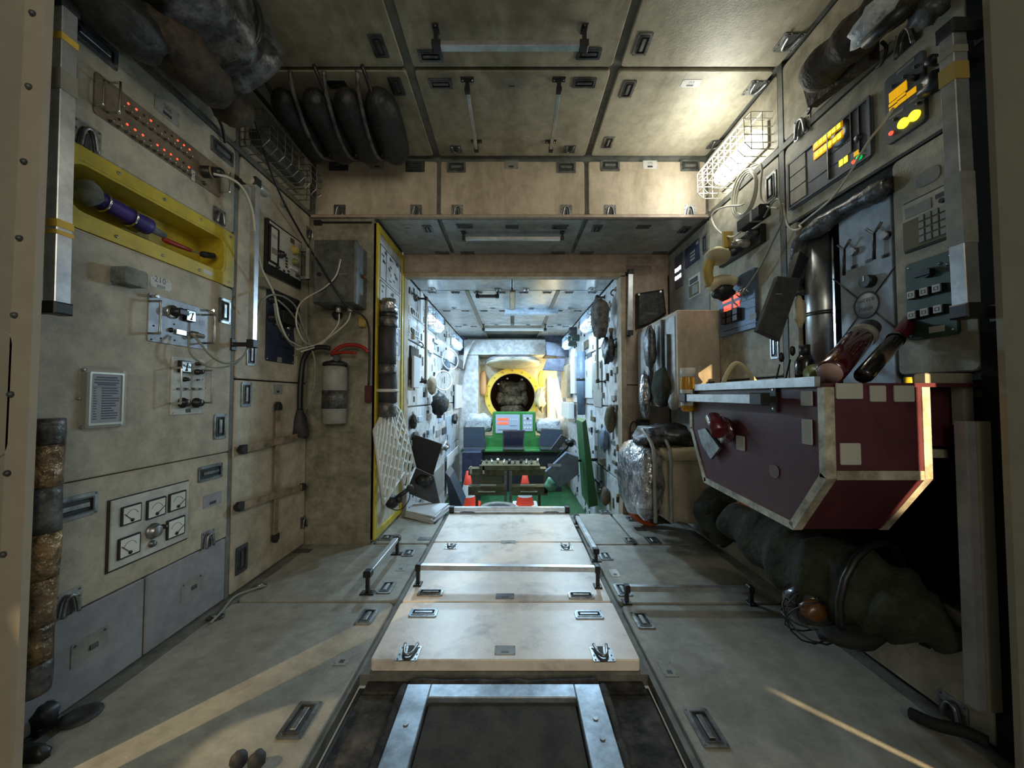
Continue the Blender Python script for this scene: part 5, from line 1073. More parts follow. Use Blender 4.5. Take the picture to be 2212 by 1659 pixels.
for q in ((885, 470), (911, 452), (936, 430), (886, 562), (912, 545), (938, 525)): I.box('lamp', *zx(*q), .026, .032, .004, 'glow_white')
I = Icorn((1000, 215), (1172, 80), (1170, 325), (1002, 450), 'dark purple panel with pale keys on rear right wall near the beam', 'instrument panel', 'panel_darkblue', .008, 'control_unit')
for y in (250, 290, 330): I.box('key', *zx(1085, y), .07, .016, .003, 'label_grey')
I.box('label_plate', *zx(1140, 135), .035, .025, .001, 'label_grey'); I.box('red_mark', *zx(1030, 380), .03, .03, .001, 'burgundy')
I = Icorn((1048, 570), (1178, 478), (1175, 745), (1055, 815), 'small beige and olive keypad low on rear right wall', 'keypad', 'label_white', .008, 'keypad_unit'); part(I.o, 'lower_face', MB().box(-I.w * .45, -I.h * .45, .008, I.w * .45, I.h * .1, .011, 'olive_face')); part(I.o, 'display', MB().box(-I.w * .38, I.h * .16, .008, I.w * .38, I.h * .38, .011, 'charcoal')); part(I.o, 'key_block', MB().box(-I.w * .1, -I.h * .38, .011, I.w * .42, I.h * .02, .014, 'label_grey'))
# handrail and black bag on wall beside the far opening
W = SD.wp
rail(SD.wp(1362, 590, .07), SD.wp(1361, 716, .07), SD.N, .07, 'aluminium handrail on pink wall right of the far opening', .042, .02)
q = [SD.px(u, v) for u, v in ((1372, 636), (1430, 627), (1436, 680), (1404, 702), (1372, 712))]; cx, cz = q[0]
o = thing('black_bag', 'flat black bag with two rivets hanging right of the far opening', 'bag', SD.mat(cx, cz)); part(o, 'body', MB().slab([(x - cx, z - cz) for x, z in q], .005, .05, 'black_bag', .018))
for u, v in ((1376, 640), (1422, 634)): x, z = SD.px(u, v); part(o, 'rivet', MB().cyl((x - cx, z - cz, .05), (x - cx, z - cz, .056), .010, 'chrome', n=10))
x, z = SD.px(1405, 681); part(o, 'emblem', MB().box(x - cx - .05, z - cz - .006, .05, x - cx + .05, z - cz + .012, .0515, 'charcoal'))
# cream cabinet on the rear right wall
o = thing('wall_cabinet', 'cream upright cabinet standing out from rear right wall', 'cabinet', Matrix.Translation((1.23, 2.49, .93)))
part(o, 'body', MB().box(-.14, 0, 0, .137, .79, .644, 'cream_beam', .006)); part(o, 'side_panel', MB().box(-.146, .03, .03, -.14, .37, .61, 'white_panel', .001)); part(o, 'side_panel', MB().box(-.146, .39, .03, -.14, .76, .61, 'white_panel', .001)); part(o, 'label_patch', MB().cbox(0, 0, .03, .05, 0, .002, 'charcoal').__class__().box(.06, -.003, .10, .10, 0, .17, 'charcoal'))
for i, (y, z0, z1, x_) in enumerate(((.42, .2, .56, .022), (.20, .1, .62, .018), (.10, .15, .50, .02))):
    part(o, 'hanging_strap', MB().box(-.15 - x_, y, z0 - .1, -.147, y + .03, z1, 'charcoal', .003))
S_ = Surf((1.07, 0, 0), (0, -1, 0), (0, 0, 1))
def hang(S, u, v, rx, ry, key, label, cat, name, seed=1, amp=.15, n=.03, rz=.03, sq=1.0):
    a, b = S.px(u, v, n); return thing(name, label, cat, S.mat(a, b, n), None, MB().blob((0, 0, 0), rx, ry, rz, key, seed, amp, sq=sq))
hang(S_, 1404, 752, .07, .17, 'film_grey', 'grey rolled sleeve hanging on the side of the cream cabinet', 'sleeve', 'rolled_sleeve', 3, .1, .04, .04)
hang(S_, 1393, 856, .06, .19, 'foil', 'silver foil pouch hanging below the cream cabinet', 'pouch', 'foil_pouch', 5, .15, .03, .04)
hang(S_, 1428, 838, .11, .14, 'olive_cloth', 'dark olive bag hanging at the lower side of the cream cabinet', 'bag', 'hanging_bag', 8, .12, .02, .05)
hang(S_, 1455, 868, .04, .06, 'label_grey', 'small grey pouch beside the olive bag', 'pouch', 'small_pouch', 2, .1, .01, .03)
a, b = SD.px(1390, 930, .05); o = thing('power_strip', 'black power strip with four outlets above the foil sack', 'power strip', SD.mat(a, b, .05)); part(o, 'body', MB().box(-.05, -.09, -.04, .05, .09, .02, 'black', .006))
for k in range(4): part(o, 'outlet', MB().box(-.035, -.075 + k * .04, .02, .035, -.05 + k * .04, .026, 'charcoal', .002))
for k, lb in ((0, 'upper'), (1, 'lower')): cable('cable', [SD.wp(1380, 915 + 22 * k, .06), SD.wp(1366, 912 + 22 * k, .06), SD.wp(1361, 935 + 8 * k, .05), SD.wp(1368, 970, .05), SD.wp(1384, 1000, .05)], .006, 'cable_black', lb + ' black cord running from the power strip down the pink wall')
# foil sack and case on the floor beside it
o = thing('equipment_sack', 'cream and silver foil equipment sack stacked against the rear right wall', 'sack', Matrix.Translation((1.05, 2.60, .20))); fs = facing(2.42)
part(o, 'sack_body', MB().blob((.10, 0, .22), .22, .22, .24, 'cream_beam', 4, .06, sq=.55)); part(o, 'foil_side', MB().blob((-.16, .08, .24), .10, .30, .25, 'foil', 9, .10, sq=.6)); part(o, 'top_flap', MB().blob((.10, -.04, .43), .20, .18, .05, 'ivory', 2, .10, sq=.6)); part(o, 'foil_cover', MB().blob((0.02, .05, .52), .20, .22, .09, 'film_grey', 6, .25))
for x in (-.16, -.06): part(o, 'strap', MB().tube(smooth_path([(x, -.22, .02), (x - .01, -.235, .25), (x, -.2, .47), (x, 0, .58)], 4), .012, 'label_grey', 6))
S = facing(3.0)
o = thing('hose_coil', 'orange hose coil with black grip lying at foot of the pink wall', 'hose', Matrix.Translation(S.wp(1392, 1090)))
for k in range(3): part(o, 'loop', MB().tube([(.13 * math.cos(R(g)) + .01 * k, -.03 * k, .16 * math.sin(R(g)) + .03) for g in range(0, 360, 24)], .020, 'orange', 8, True))
part(o, 'grip', MB().blob((.08, -.12, -.02), .12, .05, .09, 'brown_bag', 3, .15)); part(o, 'wire', MB().tube(smooth_path([(-.1, -.1, .15), (-.03, -.14, .02), (.06, -.15, -.05), (.18, -.1, -.08)], 5), .005, 'ivory', 5)); 
hang(facing(3.1), 1374, 1028, .05, .05, 'label_grey', 'grey fitting on the orange hose coil', 'fitting', 'hose_fitting', 4, .15, 0, .04)
# ---- dark red folding table
F_, E_, D_, C_, B_, A_ = (1.10, 1.028), (1.10, .765), (1.235, .575), (1.80, .60), (1.93, .84), (1.93, 1.028)
X0, X1 = .905, 1.205
Mt = Surf((X0, 0, 0), (0, 1, 0), (0, 0, 1))     # local x = Y, y = Z, z = +X
tb = thing('folding_table', 'dark red folding table with aluminium edges and grey patches on the right', 'table', Mt.mat(1.5, .8)); loc = lambda p: (p[0] - 1.5, p[1] - .8)
prof = [loc(p) for p in (F_, E_, D_, C_, B_, A_)]
mb = MB(); mb.slab(prof, 0.002, X1 - X0 - .002, 'burgundy', 0); part(tb, 'body', mb)
def edge(p, q, x, wd=.022, wx=.022, sx=1):
    p = Vector((*loc(p), 0)); q = Vector((*loc(q), 0)); d = (q - p).normalized(); n_ = Vector((d.y, -d.x, 0))
    c0 = Vector(((F_[0] + C_[0]) / 2 - 1.5, .8 - .8, 0)); 
    if (c0 - p).dot(n_) < 0: n_ = -n_
    z0_, z1_ = (x - .003, x + wx) if sx > 0 else (x - wx, x + .003)
    return MB().add([p - n_ * .003 + Vector((0, 0, z0_)), q - n_ * .003 + Vector((0, 0, z0_)), q + n_ * wd + Vector((0, 0, z0_)), p + n_ * wd + Vector((0, 0, z0_)), p - n_ * .003 + Vector((0, 0, z1_)), q - n_ * .003 + Vector((0, 0, z1_)), q + n_ * wd + Vector((0, 0, z1_)), p + n_ * wd + Vector((0, 0, z1_))],
                    [(0, 3, 2, 1), (4, 5, 6, 7), (0, 1, 5, 4), (1, 2, 6, 5), (2, 3, 7, 6), (3, 0, 4, 7)], 'aluminium_edge')
for (p, q) in ((F_, E_), (E_, D_), (D_, C_), (C_, B_), (B_, A_)):
    wf = .026; part(tb, 'edge_trim', edge(p, q, 0, .022, .026)); part(tb, 'edge_trim', edge(p, q, X1 - X0, .018, .020, -1))
part(tb, 'edge_trim', MB().box(E_[0] - 1.5 - .003, E_[1] - .8 - .004, .027, E_[0] - 1.5 + .02, E_[1] - .8 + .022, X1 - X0 - .021, 'aluminium_edge'))
part(tb, 'top_strip', MB().box(1.12 - 1.5, 1.03 - .8, -.012, 1.86 - 1.5, 1.060 - .8, .006, 'aluminium', .001), label='bright aluminium top strip')
part(tb, 'table_top', MB().box(1.105 - 1.5, 1.028 - .8, 0.006, 1.93 - 1.5, 1.040 - .8, X1 - X0 + .17, 'burgundy'))
fT = Surf((0, F_[0], 0), (1, 0, 0), (0, 0, 1)); sT = Surf((X0, 0, 0), (0, -1, 0), (0, 0, 1))
def patch(S, u0, v0, u1, v1):
    a, b, w_, h_ = S.cen(u0, v0, u1, v1); c = S.W(a, b, .0); M = tb.matrix_world.inverted() if False else (Mt.mat(1.5, .8)).inverted() @ S.mat(a, b)
    part(tb, 'patch', MB().cbox(0, 0, w_, h_, 0.001, .005, 'patch', .001, .004), M, label=None)
for q in ((1803, 828, 1862, 862), (1876, 833, 1912, 868), (1928, 833, 1973, 868), (1812, 957, 1858, 1004)): patch(fT, *q)
for q in ((1732, 845, 1757, 877), (1734, 905, 1757, 962), (1592, 940, 1610, 975)): patch(sT, *q)
a, b = sT.px(1672, 1018); part(tb, 'faded_emblem', MB().cbox(0, 0, .05, .045, 0, .001, 'burgundy_faded', 0, .02, 4), (Mt.mat(1.5, .8)).inverted() @ sT.mat(a, b))
# handrail of the table, valve, bottle
o = rail((X0 - .05, 1.86, .995), (X0 - .05, 1.33, .992), (-1, 0, 0), .05, 'bright aluminium grab rail along the dark red table', .036, .02, end='black', leg=.02, foot=(.09, .03), cap=.05)
q = sT.wp(1558, 918, .03); o = thing('hose_valve', 'maroon valve with steel blade on left face of the table', 'valve', Matrix.Translation(q)); part(o, 'handle', MB().cyl((-.03, -.04, -.03), (-.02, .03, .03), .030, 'maroon_cap', n=14)); part(o, 'base', MB().blob((.005, -.01, -.02), .025, .06, .055, 'burgundy_glass', 2, .12))
mb = MB(); mb.T = sT.mat(0, 0).inverted() if False else Matrix.Identity(4); qq = [sT.wp(u, v, .012) - q for u, v in ((1512, 930), (1522, 962), (1541, 992), (1560, 968), (1540, 940), (1528, 925))]; mb.add([p for p in qq] + [p + Vector((-.012, 0, 0)) for p in qq], [(0, 1, 2, 3, 4, 5), (11, 10, 9, 8, 7, 6)] + [(i, (i + 1) % 6, 6 + (i + 1) % 6, 6 + i) for i in range(6)], 'steel'); part(o, 'blade', mb)
B0 = facing(1.92); x, z = B0.px(1487, 889); o = thing('spray_bottle', 'translucent orange bottle with white cap at the far table corner', 'bottle', Matrix.Translation((x, 1.92, z)))
part(o, 'body', MB().lathe((0, 0, 0), (0, 0, 1), [(0, 0), (0, .028), (.01, .034), (.13, .035), (.17, .034), (.19, .03), (.19, 0)], 'amber', 18)); part(o, 'cap', MB().lathe((0, 0, .175), (0, 0, 1), [(0, 0), (0, .037), (.045, .036), (.045, 0)], 'label_white', 18)); part(o, 'wrapper', MB().lathe((0, 0, .03), (0, 0, 1), [(0, .0355), (.075, .0362), (.08, .0355)], 'label_white', 18))
# things on the table
def pt(u, v, Y): return facing(Y).wp(u, v)
a, b = pt(1792, 806, 1.19), pt(1886, 700, 1.42); d = (b - a); L = d.length
o = thing('thermos', 'dark maroon flask with pinkish base lying tilted on the table', 'flask', Matrix.Translation(a)); part(o, 'body', MB().lathe((0, 0, 0), d, [(0, 0), (0, .036), (.012, .040), (L * .62, .041), (L * .68, .036), (L * .72, .032), (L * .72, 0)], 'burgundy_glass', 22)); part(o, 'base', MB().lathe((0, 0, 0), d, [(-.002, 0), (-.002, .034), (.001, .034)], 'pink_base', 22)); part(o, 'shoulder_ring', MB().lathe(d * .70, d, [(0, 0), (0, .043), (.02, .043), (.03, .038), (.03, 0)], 'label_grey', 20)); part(o, 'cap', MB().lathe(d * .78, d, [(0, .034), (.06, .033), (.065, .028), (.065, 0)], 'black', 18))
a, b = pt(1862, 815, 1.18), pt(1982, 680, 1.32); d = (b - a); L = d.length
o = thing('bottle', 'slim dark bottle with maroon cap leaning right of the flask', 'bottle', Matrix.Translation(a)); part(o, 'body', MB().lathe((0, 0, 0), d, [(0, 0), (0, .021), (.01, .025), (L * .55, .024), (L * .6, .018), (L * .6, 0)], 'black_gloss', 18)); part(o, 'ring', MB().lathe(d * .57, d, [(0, .026), (.008, .026), (.008, .019)], 'chrome', 18)); part(o, 'cap', MB().lathe(d * .60, d, [(0, .022), (L * .3, .024), (L * .32, .02), (L * .32, 0)], 'maroon_cap', 18)); part(o, 'tip', MB().cyl(d * .92, d * 1.0, .022, 'black', n=16))
tz = 1.040
o = thing('bottle', 'small upright black bottle in front of the steel cylinder', 'bottle', Matrix.Translation((1.16, 1.50, tz))); part(o, 'body', MB().lathe((0, 0, 0), (0, 0, 1), [(0, 0), (0, .034), (.10, .034), (.125, .02), (.125, 0)], 'black_gloss', 16)); part(o, 'cap', MB().cyl((0, 0, .122), (0, 0, .165), .019, 'black', n=14))
a = pt(1765, 790, 1.38); thing('can', 'olive green can lying between the black bottle and flask', 'can', Matrix.Translation((a.x, a.y, tz + .036)), None, MB().lathe((0, 0, 0), (.5, 1, .3), [(-.04, 0), (-.04, .030), (-.036, .034), (.05, .034), (.055, .03), (.055, 0)], 'green_can', 18))
thing('yellow_stopper', 'small yellow stopper on the table under the keypad wall', 'stopper', Matrix.Translation((1.23, 1.17, tz)), None, MB().lathe((0, 0, 0), (0, 0, 1), [(0, 0), (0, .018), (.02, .016), (.02, 0)], 'yellow', 14))
for i, (u, v, u2, v2, Y) in enumerate(((1672, 812, 1688, 772, 1.62), (1692, 815, 1712, 758, 1.60))):
    a, b = pt(u, v, Y), pt(u2, v2, Y + .05); a.z = tz; thing('spoon', ('left' if i == 0 else 'right') + ' black spoon standing on the table before the wall', 'spoon', Matrix.Translation(a), None, MB().tube([(0, 0, 0), (b - a) * .75], .0035, 'black', 6).blob(b - a, .012, .008, .022, 'black', i, .05))
P_ = [pt(1562, 828, 1.9), pt(1575, 800, 1.9), pt(1590, 785, 1.9), pt(1608, 795, 1.9), pt(1632, 826, 1.9)]; c = P_[0]; thing('wire_stand', 'beige bent wire stand on the far part of the table', 'stand', Matrix.Translation(c), None, MB().tube(smooth_path([p - c for p in P_], 4), .012, 'ivory', 8))
thing('tray_mat', 'thin cream mat lying along the far table edge', 'mat', Matrix.Translation((1.0, 1.55, tz)), None, MB().cbox(0, 0, .16, .5, 0, .022, 'warm_white', .005, .03))
o = thing('side_leaf', 'dark maroon side leaf at right of the folding table', 'table leaf', Matrix.Translation((1.29, 1.16, .9))); part(o, 'leaf', MB().box(-.082, 0, -.05, .075, .02, .125, 'burgundy')); part(o, 'strip', MB().box(-.08, -.004, -.085, .03, .02, -.06, 'aluminium_edge'))
thing('grey_bracket', 'grey shelf bracket under the keypad wall', 'bracket', Matrix.Translation((1.27, 1.12, 1.035)), None, MB().box(-.05, 0, 0, .09, .03, .035, 'frame_grey', .004).box(.06, 0, -.12, .09, .03, 0, 'frame_grey', .003))
# ---- bundle and bags under the table
from mathutils import noise as _ns
path = [pt(1590, 1120, 2.02), pt(1660, 1170, 1.78), pt(1745, 1225, 1.54), pt(1830, 1262, 1.39), pt(1915, 1300, 1.28), pt(1985, 1345, 1.22), pt(2060, 1395, 1.17)]; c = path[0]; sp = smooth_path([p - c for p in path], 6); N_ = len(sp)
mb = MB(); rad = [(.055 + .085 * math.sin(math.pi * min(1, (i + 2) / N_ * 1.05)) ** .7) * (1 + .10 * math.sin(i * 1.3)) for i in range(N_)]; mb.tube(sp, rad, 'olive_cloth', 20)
for i, v_ in enumerate(mb.v): mb.v[i] = v_ + Vector((_ns.noise(v_ * 6), _ns.noise(v_ * 6 + Vector((9, 0, 0))), _ns.noise(v_ * 6 + Vector((0, 9, 0))))) * .035
o = thing('sleeping_bag', 'large rolled dark olive sleeping bag stowed under the red table', 'sleeping bag', Matrix.Translation(c)); part(o, 'roll', mb)
for k in (22,): part(o, 'strap', MB().tube([sp[k] + (sp[k + 1] - sp[k]).normalized().orthogonal() * 0 + (Matrix.Rotation(R(g), 3, (sp[k + 1] - sp[k]).normalized()) @ (sp[k + 1] - sp[k]).normalized().orthogonal()) * (rad[k] * 1.06) for g in range(0, 360, 24)], .012, 'black', 6, True))
o = thing('cloth_sack', 'wrinkled olive sack hanging under the far end of the red table', 'sack', Matrix.Translation(pt(1555, 1112, 2.15)), None, MB().blob((0, 0, 0), .12, .10, .15, 'olive_cloth', 12, .22))
thing('orange_cap', 'orange cloth bundle tucked beneath the red table edge', 'cloth', Matrix.Translation(pt(1597, 1100, 2.05)), None, MB().blob((0, 0, 0), .045, .05, .035, 'orange', 3, .2))
c = pt(1748, 1308, 1.40); o = thing('round_lamp', 'dark round lamp with amber glass lying by the right floor joint', 'lamp', Matrix.Translation(c)); part(o, 'body', MB().blob((.02, .02, 0), .085, .08, .085, 'black_gloss', 2, .08)); part(o, 'lens', MB().blob((-.02, -.05, .01), .045, .03, .035, 'amber_dark', 5, .2)); 
for k in range(4): part(o, 'wire_guard', MB().tube([(-.01 + .09 * math.cos(R(g)), -.02 + .085 * math.sin(R(g)) * math.cos(R(k * 40)), -.02 + .085 * math.sin(R(g)) * math.sin(R(k * 40)) - .01) for g in range(0, 360, 30)], .003, 'black', 5, True))
c = pt(1838, 1372, 1.27); thing('rubber_flap', 'black rubber flap hanging over the right floor joint', 'flap', Matrix.Translation(c), None, MB().blob((0, 0, 0), .10, .05, .028, 'black_matt', 9, .15))
P_ = [pt(1990, 1375, 1.30), pt(2040, 1400, 1.26), pt(2090, 1422, 1.20)]; c = P_[0]; o = thing('cargo_strap', 'black cargo strap with metal buckle below the sleeping bag', 'strap', Matrix.Translation(c)); part(o, 'webbing', MB().tube([p - c for p in P_], [.03, .022, .012], 'black_matt', 8)); part(o, 'buckle', MB().box(-.02, -.012, -.012, .02, .012, .012, 'chrome', .003).__class__().cyl(P_[2] - c, P_[2] - c + Vector((.012, 0, 0)), .012, 'steel', n=10))
thing('floor_strap', 'black rubber strap curled in the lower right floor corner', 'strap', SF.mat(*SF.px(2060, 1585, .02), .02), None, MB().tube(smooth_path([(-.05, .07, 0), (-.03, .02, .01), (.02, -.01, .015), (.05, -.04, .01)], 5), .018, 'black_matt', 8))
# ---- upper right: brown bag and strap
path = [SR.wp(1752, 172, .13), SR.wp(1800, 125, .14), SR.wp(1850, 78, .15), SR.wp(1905, 25, .15), SR.wp(1960, -30, .14)]; c = path[0]; sp = smooth_path([p - c for p in path], 5)
o = thing('storage_bag', 'long brown storage bag strapped high on the right wall', 'bag', Matrix.Translation(c)); mb = MB(); mb.tube(sp, [.04, .062] + [.070 + .006 * math.sin(i) for i in range(len(sp) - 3)] + [.05], 'brown_bag', 16); part(o, 'body', mb)
q = [SR.wp(u, v, .05) - c for u, v in ((1755, 195), (1900, 88), (1900, 130), (1765, 232))]; part(o, 'lower_flap', MB().add(q + [p + Vector((-.04, 0, 0)) for p in q], [(0, 1, 2, 3), (7, 6, 5, 4), (0, 1, 5, 4), (1, 2, 6, 5), (2, 3, 7, 6), (3, 0, 4, 7)], 'brown_bag'))
part(o, 'strap', MB().tube([SR.wp(1870, 95, .24) - c, SR.wp(1925, 45, .24) - c, SR.wp(1960, 15, .22) - c], [.018, .022, .018], 'black', 8), label='black strap')
hang(SR, 1884, 45, .07, .05, 'soft_white', 'crumpled pale cloth on top of the brown storage bag', 'cloth', 'crumpled_cloth', 5, .3, .22, .03)
hang(SR, 2010, 12, .05, .06, 'film_grey', 'dark crumpled bag end at the top right corner', 'bag', 'bag_end', 6, .25, .06, .04)
cable('cord', [SR.wp(1755, 200, .04), SR.wp(1748, 215, .04), SR.wp(1752, 232, .03), SR.wp(1745, 246, .02)], .006, 'cable_black', 'short black cord hanging from the brown storage bag')
cable('cord', [SR.wp(1905, 90, .06), SR.wp(1915, 105, .05), SR.wp(1905, 135, .04), SR.wp(1895, 145, .03)], .006, 'cable_black', 'thin dark tie hanging under the brown storage bag')
# ================================================================ caged lamps
def caged_lamp(S, a, b, w, h, dep, label, tube='glow_tube', wire='wire', group=None, nx=9, ny=4, r=.0022):
    o = thing('caged_lamp', label, 'lamp', S.mat(a, b), group)
    part(o, 'back_plate', MB().cbox(0, 0, w * .92, h * .72, 0, .012, 'frame_grey', .002, .01))
    part(o, 'tube', MB().cbox(0, 0, w * .84, h * .46, .015, .07, tube, .012, h * .2, 6))
    mb = MB()
    for i in range(nx):
        x = -w / 2 + w * i / (nx - 1); mb.tube([(x, -h / 2, 0), (x, -h / 2, dep * .75), (x, -h * .32, dep), (x, h * .32, dep), (x, h / 2, dep * .75), (x, h / 2, 0)], r, wire, 5, smooth=False)
    for j in range(ny):
        y = -h * .32 + h * .64 * j / (ny - 1); mb.tube([(-w / 2, y, 0.0), (-w / 2, y, dep), (w / 2, y, dep), (w / 2, y, 0.0)], r, wire, 5, smooth=False)
    for z in (dep * .35, dep * .75): mb.tube([(-w / 2, -h / 2, z), (w / 2, -h / 2, z), (w / 2, h / 2, z), (-w / 2, h / 2, z)], r, wire, 5, True, False)
    part(o, 'wire_cage', mb); return o
caged_lamp(SR, -2.20, 2.40, .50, .20, .15, 'brightly lit tube lamp in a wire cage high on right wall', r=.003)
caged_lamp(SL, 2.20, 2.40, .54, .20, .15, 'unlit tube lamp in a wire cage high on left wall', 'dead_tube', 'steel', r=.0028)
caged_lamp(FL, 4.30, 1.87, .46, .20, .13, 'glowing blue caged lamp nearer on the left side of far room', 'glow_cool', 'pale_blue', r=.0045)
caged_lamp(FL, 6.05, 1.87, .46, .20, .13, 'glowing blue caged lamp farther on the left side of far room', 'glow_cool', 'pale_blue', r=.0045)
caged_lamp(FR, -4.30, 1.87, .46, .20, .13, 'glowing blue caged lamp nearer on the right side of far room', 'glow_cool', 'pale_blue', r=.0045)
caged_lamp(FR, -5.95, 1.87, .46, .20, .13, 'glowing blue caged lamp farther on the right side of far room', 'glow_cool', 'pale_blue', r=.0045)
# ================================================================ ceiling handrails and bags
C_ = SCL
rail(C_.wp(948, 100, .085), C_.wp(1256, 100, .085), C_.N, .085, 'wide handrail across the front middle ceiling panel', .034, .022, leg=.018, foot=(.05, .03))
rail(C_.wp(1010, 198, .06), C_.wp(1029, 322, .06), C_.N, .06, 'left handrail of the pair running along the middle ceiling panel', .020, .016, leg=.02, foot=(.07, .03), cap=.022)
rail(C_.wp(1207, 198, .06), C_.wp(1190, 322, .06), C_.N, .06, 'right handrail of the pair running along the middle ceiling panel', .020, .016, leg=.02, foot=(.07, .03), cap=.022)
rail(SS.wp(1004, 516, .05), SS.wp(1212, 516, .05), SS.N, .05, 'handrail on the underside of the beam', .03, .02, leg=.014, cap=.02)
# floor handrails
F = SF
rail(F.wp(797, 1236, .10), F.wp(857, 1164, .10), F.N, .10, 'handrail standing on the left floor panel', .030, .022, leg=.018, foot=(.07, .04), cap=.03)
rail(F.wp(907, 1224, .11), F.wp(1287, 1228, .11), F.N, .092, 'handrail across the middle of the white floor panels', .032, .024, leg=.018, foot=(.05, .04), cap=.02)
rail(F.wp(979, 1099, .05), F.wp(1222, 1099, .05), F.N, .032, 'low handrail at the far edge of the white floor panels', .05, .03, leg=.02, foot=(.05, .04), cap=.03)
rail(F.wp(1246, 1116, .06), F.wp(1286, 1188, .09), F.N, .06, 'slanting handrail along the right side of the white floor panels', .028, .022, leg=.018, foot=(.06, .04), cap=.03)
rail(F.wp(1357, 1270, .07), F.wp(1618, 1272, .07), F.N, .07, 'handrail on the right grey floor panel', .026, .024, leg=.018, foot=(.05, .04), cap=.018)
# dark roll and brown sacks at the upper left
path = [Vector((-1.17, y, 2.47)) for y in (.55, .8, 1.0, 1.2, 1.38, 1.52, 1.64)]; c = path[0]; sp = smooth_path([p - c for p in path], 4)
rad = [.165 + .012 * math.sin(i * 1.5) for i in range(len(sp))]; rad[-1] = .08; rad[-2] = .14; mb = MB(); mb.tube(sp, rad, 'film_grey', 24)
for i, v_ in enumerate(mb.v): mb.v[i] = v_ + Vector((_ns.noise(v_ * 7), 0, _ns.noise(v_ * 7 + Vector((9, 0, 0))))) * .03
o = thing('film_roll', 'large dark plastic covered roll hanging at the upper left ceiling corner', 'roll', Matrix.Translation(c)); part(o, 'roll', mb)
for y in (1.08, 1.45): part(o, 'strap', MB().tube([(.18 * math.cos(R(g)), y - .55, .17 * math.sin(R(g))) for g in range(0, 360, 20)], .012, 'black', 6, True))
a = SL.wp(405, 120, .17); thing('brown_sack', 'larger brown sack tied under the dark plastic roll', 'sack', Matrix.Translation(a), None, MB().blob((0, 0, 0), .10, .22, .11, 'brown_bag', 4, .10))
a = SL.wp(498, 225, .15); thing('brown_sack', 'smaller rounded brown sack at the rear end of the plastic roll', 'sack', Matrix.Translation(a), None, MB().blob((0, 0, 0), .08, .11, .085, 'brown_bag', 9, .08))
a = SL.wp(245, 25, .14); thing('dark_sack', 'black soft sack at the very top left above the bronze panel', 'sack', Matrix.Translation(a), None, MB().blob((0, 0, 0), .10, .16, .09, 'black_bag', 5, .12))
cable('cord', [SL.wp(473, 258, .05), SL.wp(480, 275, .03), SL.wp(484, 295, .02), SL.wp(486, 308, .01)], .007, 'cable_black', 'short black tie hanging below the smaller brown sack')
cable('cord', [SL.wp(203, 18, .05), SL.wp(210, 35, .03), SL.wp(218, 52, .02)], .007, 'cable_black', 'short black tie hanging at the top left near the flush handle')
thing('hook_plate', 'small black hook on the ceiling beside the plastic roll', 'hook', SCL.mat(*SCL.px(548, 105, .01), .01), None, MB().cbox(0, 0, .06, .03, 0, .02, 'black', .004, .008))
# black bundle on the ceiling
o = thing('black_bundle', 'bundle of black padded rolls strapped to the ceiling above left bulkhead', 'bag', Matrix.Translation((-.97, 2.20, 2.58)))
for k, (x, r_) in enumerate(((-.27, .085), (-.10, .088), (.07, .092), (.24, .095))):
    P_ = [Vector((x + (yy * -.10), yy, -.015 + .02 * math.cos(yy * 5))) for yy in (-.28, -.2, -.1, 0, .1, .2, .26)]; sp = smooth_path(P_, 3); rr_ = [r_ * (1 - abs((i / (len(sp) - 1)) * 2 - 1) ** 4 * .65) for i in range(len(sp))]
    part(o, 'roll', MB().tube(sp, rr_, 'black_bag', 16))
for k, (x, y0_) in enumerate(((-.185, 0), (-.015, 0), (.155, 0))): part(o, 'strap', MB().tube(smooth_path([(x + .03, -.33, .07), (x + .02, -.28, .0), (x, -.1, -.095), (x - .02, .1, -.095), (x - .02, .28, .0)], 4), .012, 'tape_grey', 6))
for x in (-.30, -.02, .22): part(o, 'hook', MB().tube(smooth_path([(x, -.36, .075), (x + .015, -.33, .03), (x + .02, -.26, -.01)], 3), .010, 'black', 6))
# ================================================================ near floor hatch
o = thing('floor_hatch', 'steel framed floor hatch with dark felt cover at the bottom centre', 'hatch', Matrix.Translation((0, 0, -.045)))
xa, xb, xc, xd = -.366, .306, -.282, .216; yt_, yi = 1.365, 1.305
mb = MB(); mb.box(xa, .5, 0, xc, yt_, .04, 'steel_blue', .003).box(xd, .5, 0, xb, yt_, .04, 'steel_blue', .003).box(xc, yi, 0, xd, yt_, .04, 'steel_blue', .003); part(o, 'frame', mb)
part(o, 'cover', MB().box(xc + .006, .5, -.01, xd - .006, yi - .006, .026, 'hatch_felt', .002)); part(o, 'joint', MB().box(xc - .001, .5, -.015, xd + .001, yi + .001, .01, 'black_matt'))
for x, y in ((xa + .04, 1.2), (xb - .045, 1.22), (xb - .04, 1.15)): part(o, 'screw', MB().cyl((x, y, .04), (x, y, .043), .008, 'steel', n=10))
for i, (x0, x1, lb) in enumerate(((-.535, xa - .03, 'left'), (xb + .03, .485, 'right'))):
    thing('carpet_strip', lb + ' worn dark carpet strip beside the steel hatch frame', 'carpet', Matrix.Translation(((x0 + x1) / 2, .97, -.066)), None, MB().box(x0 - (x0 + x1) / 2, -.47, 0, x1 - (x0 + x1) / 2, .40, .02, 'carpet', .004))
thing('carpet_strip', 'dark carpet strip in front of the nearest white floor panel', 'carpet', Matrix.Translation((-.03, 1.40, -.066)), None, MB().box(-.50, -.025, 0, .51, .036, .022, 'carpet', .004))
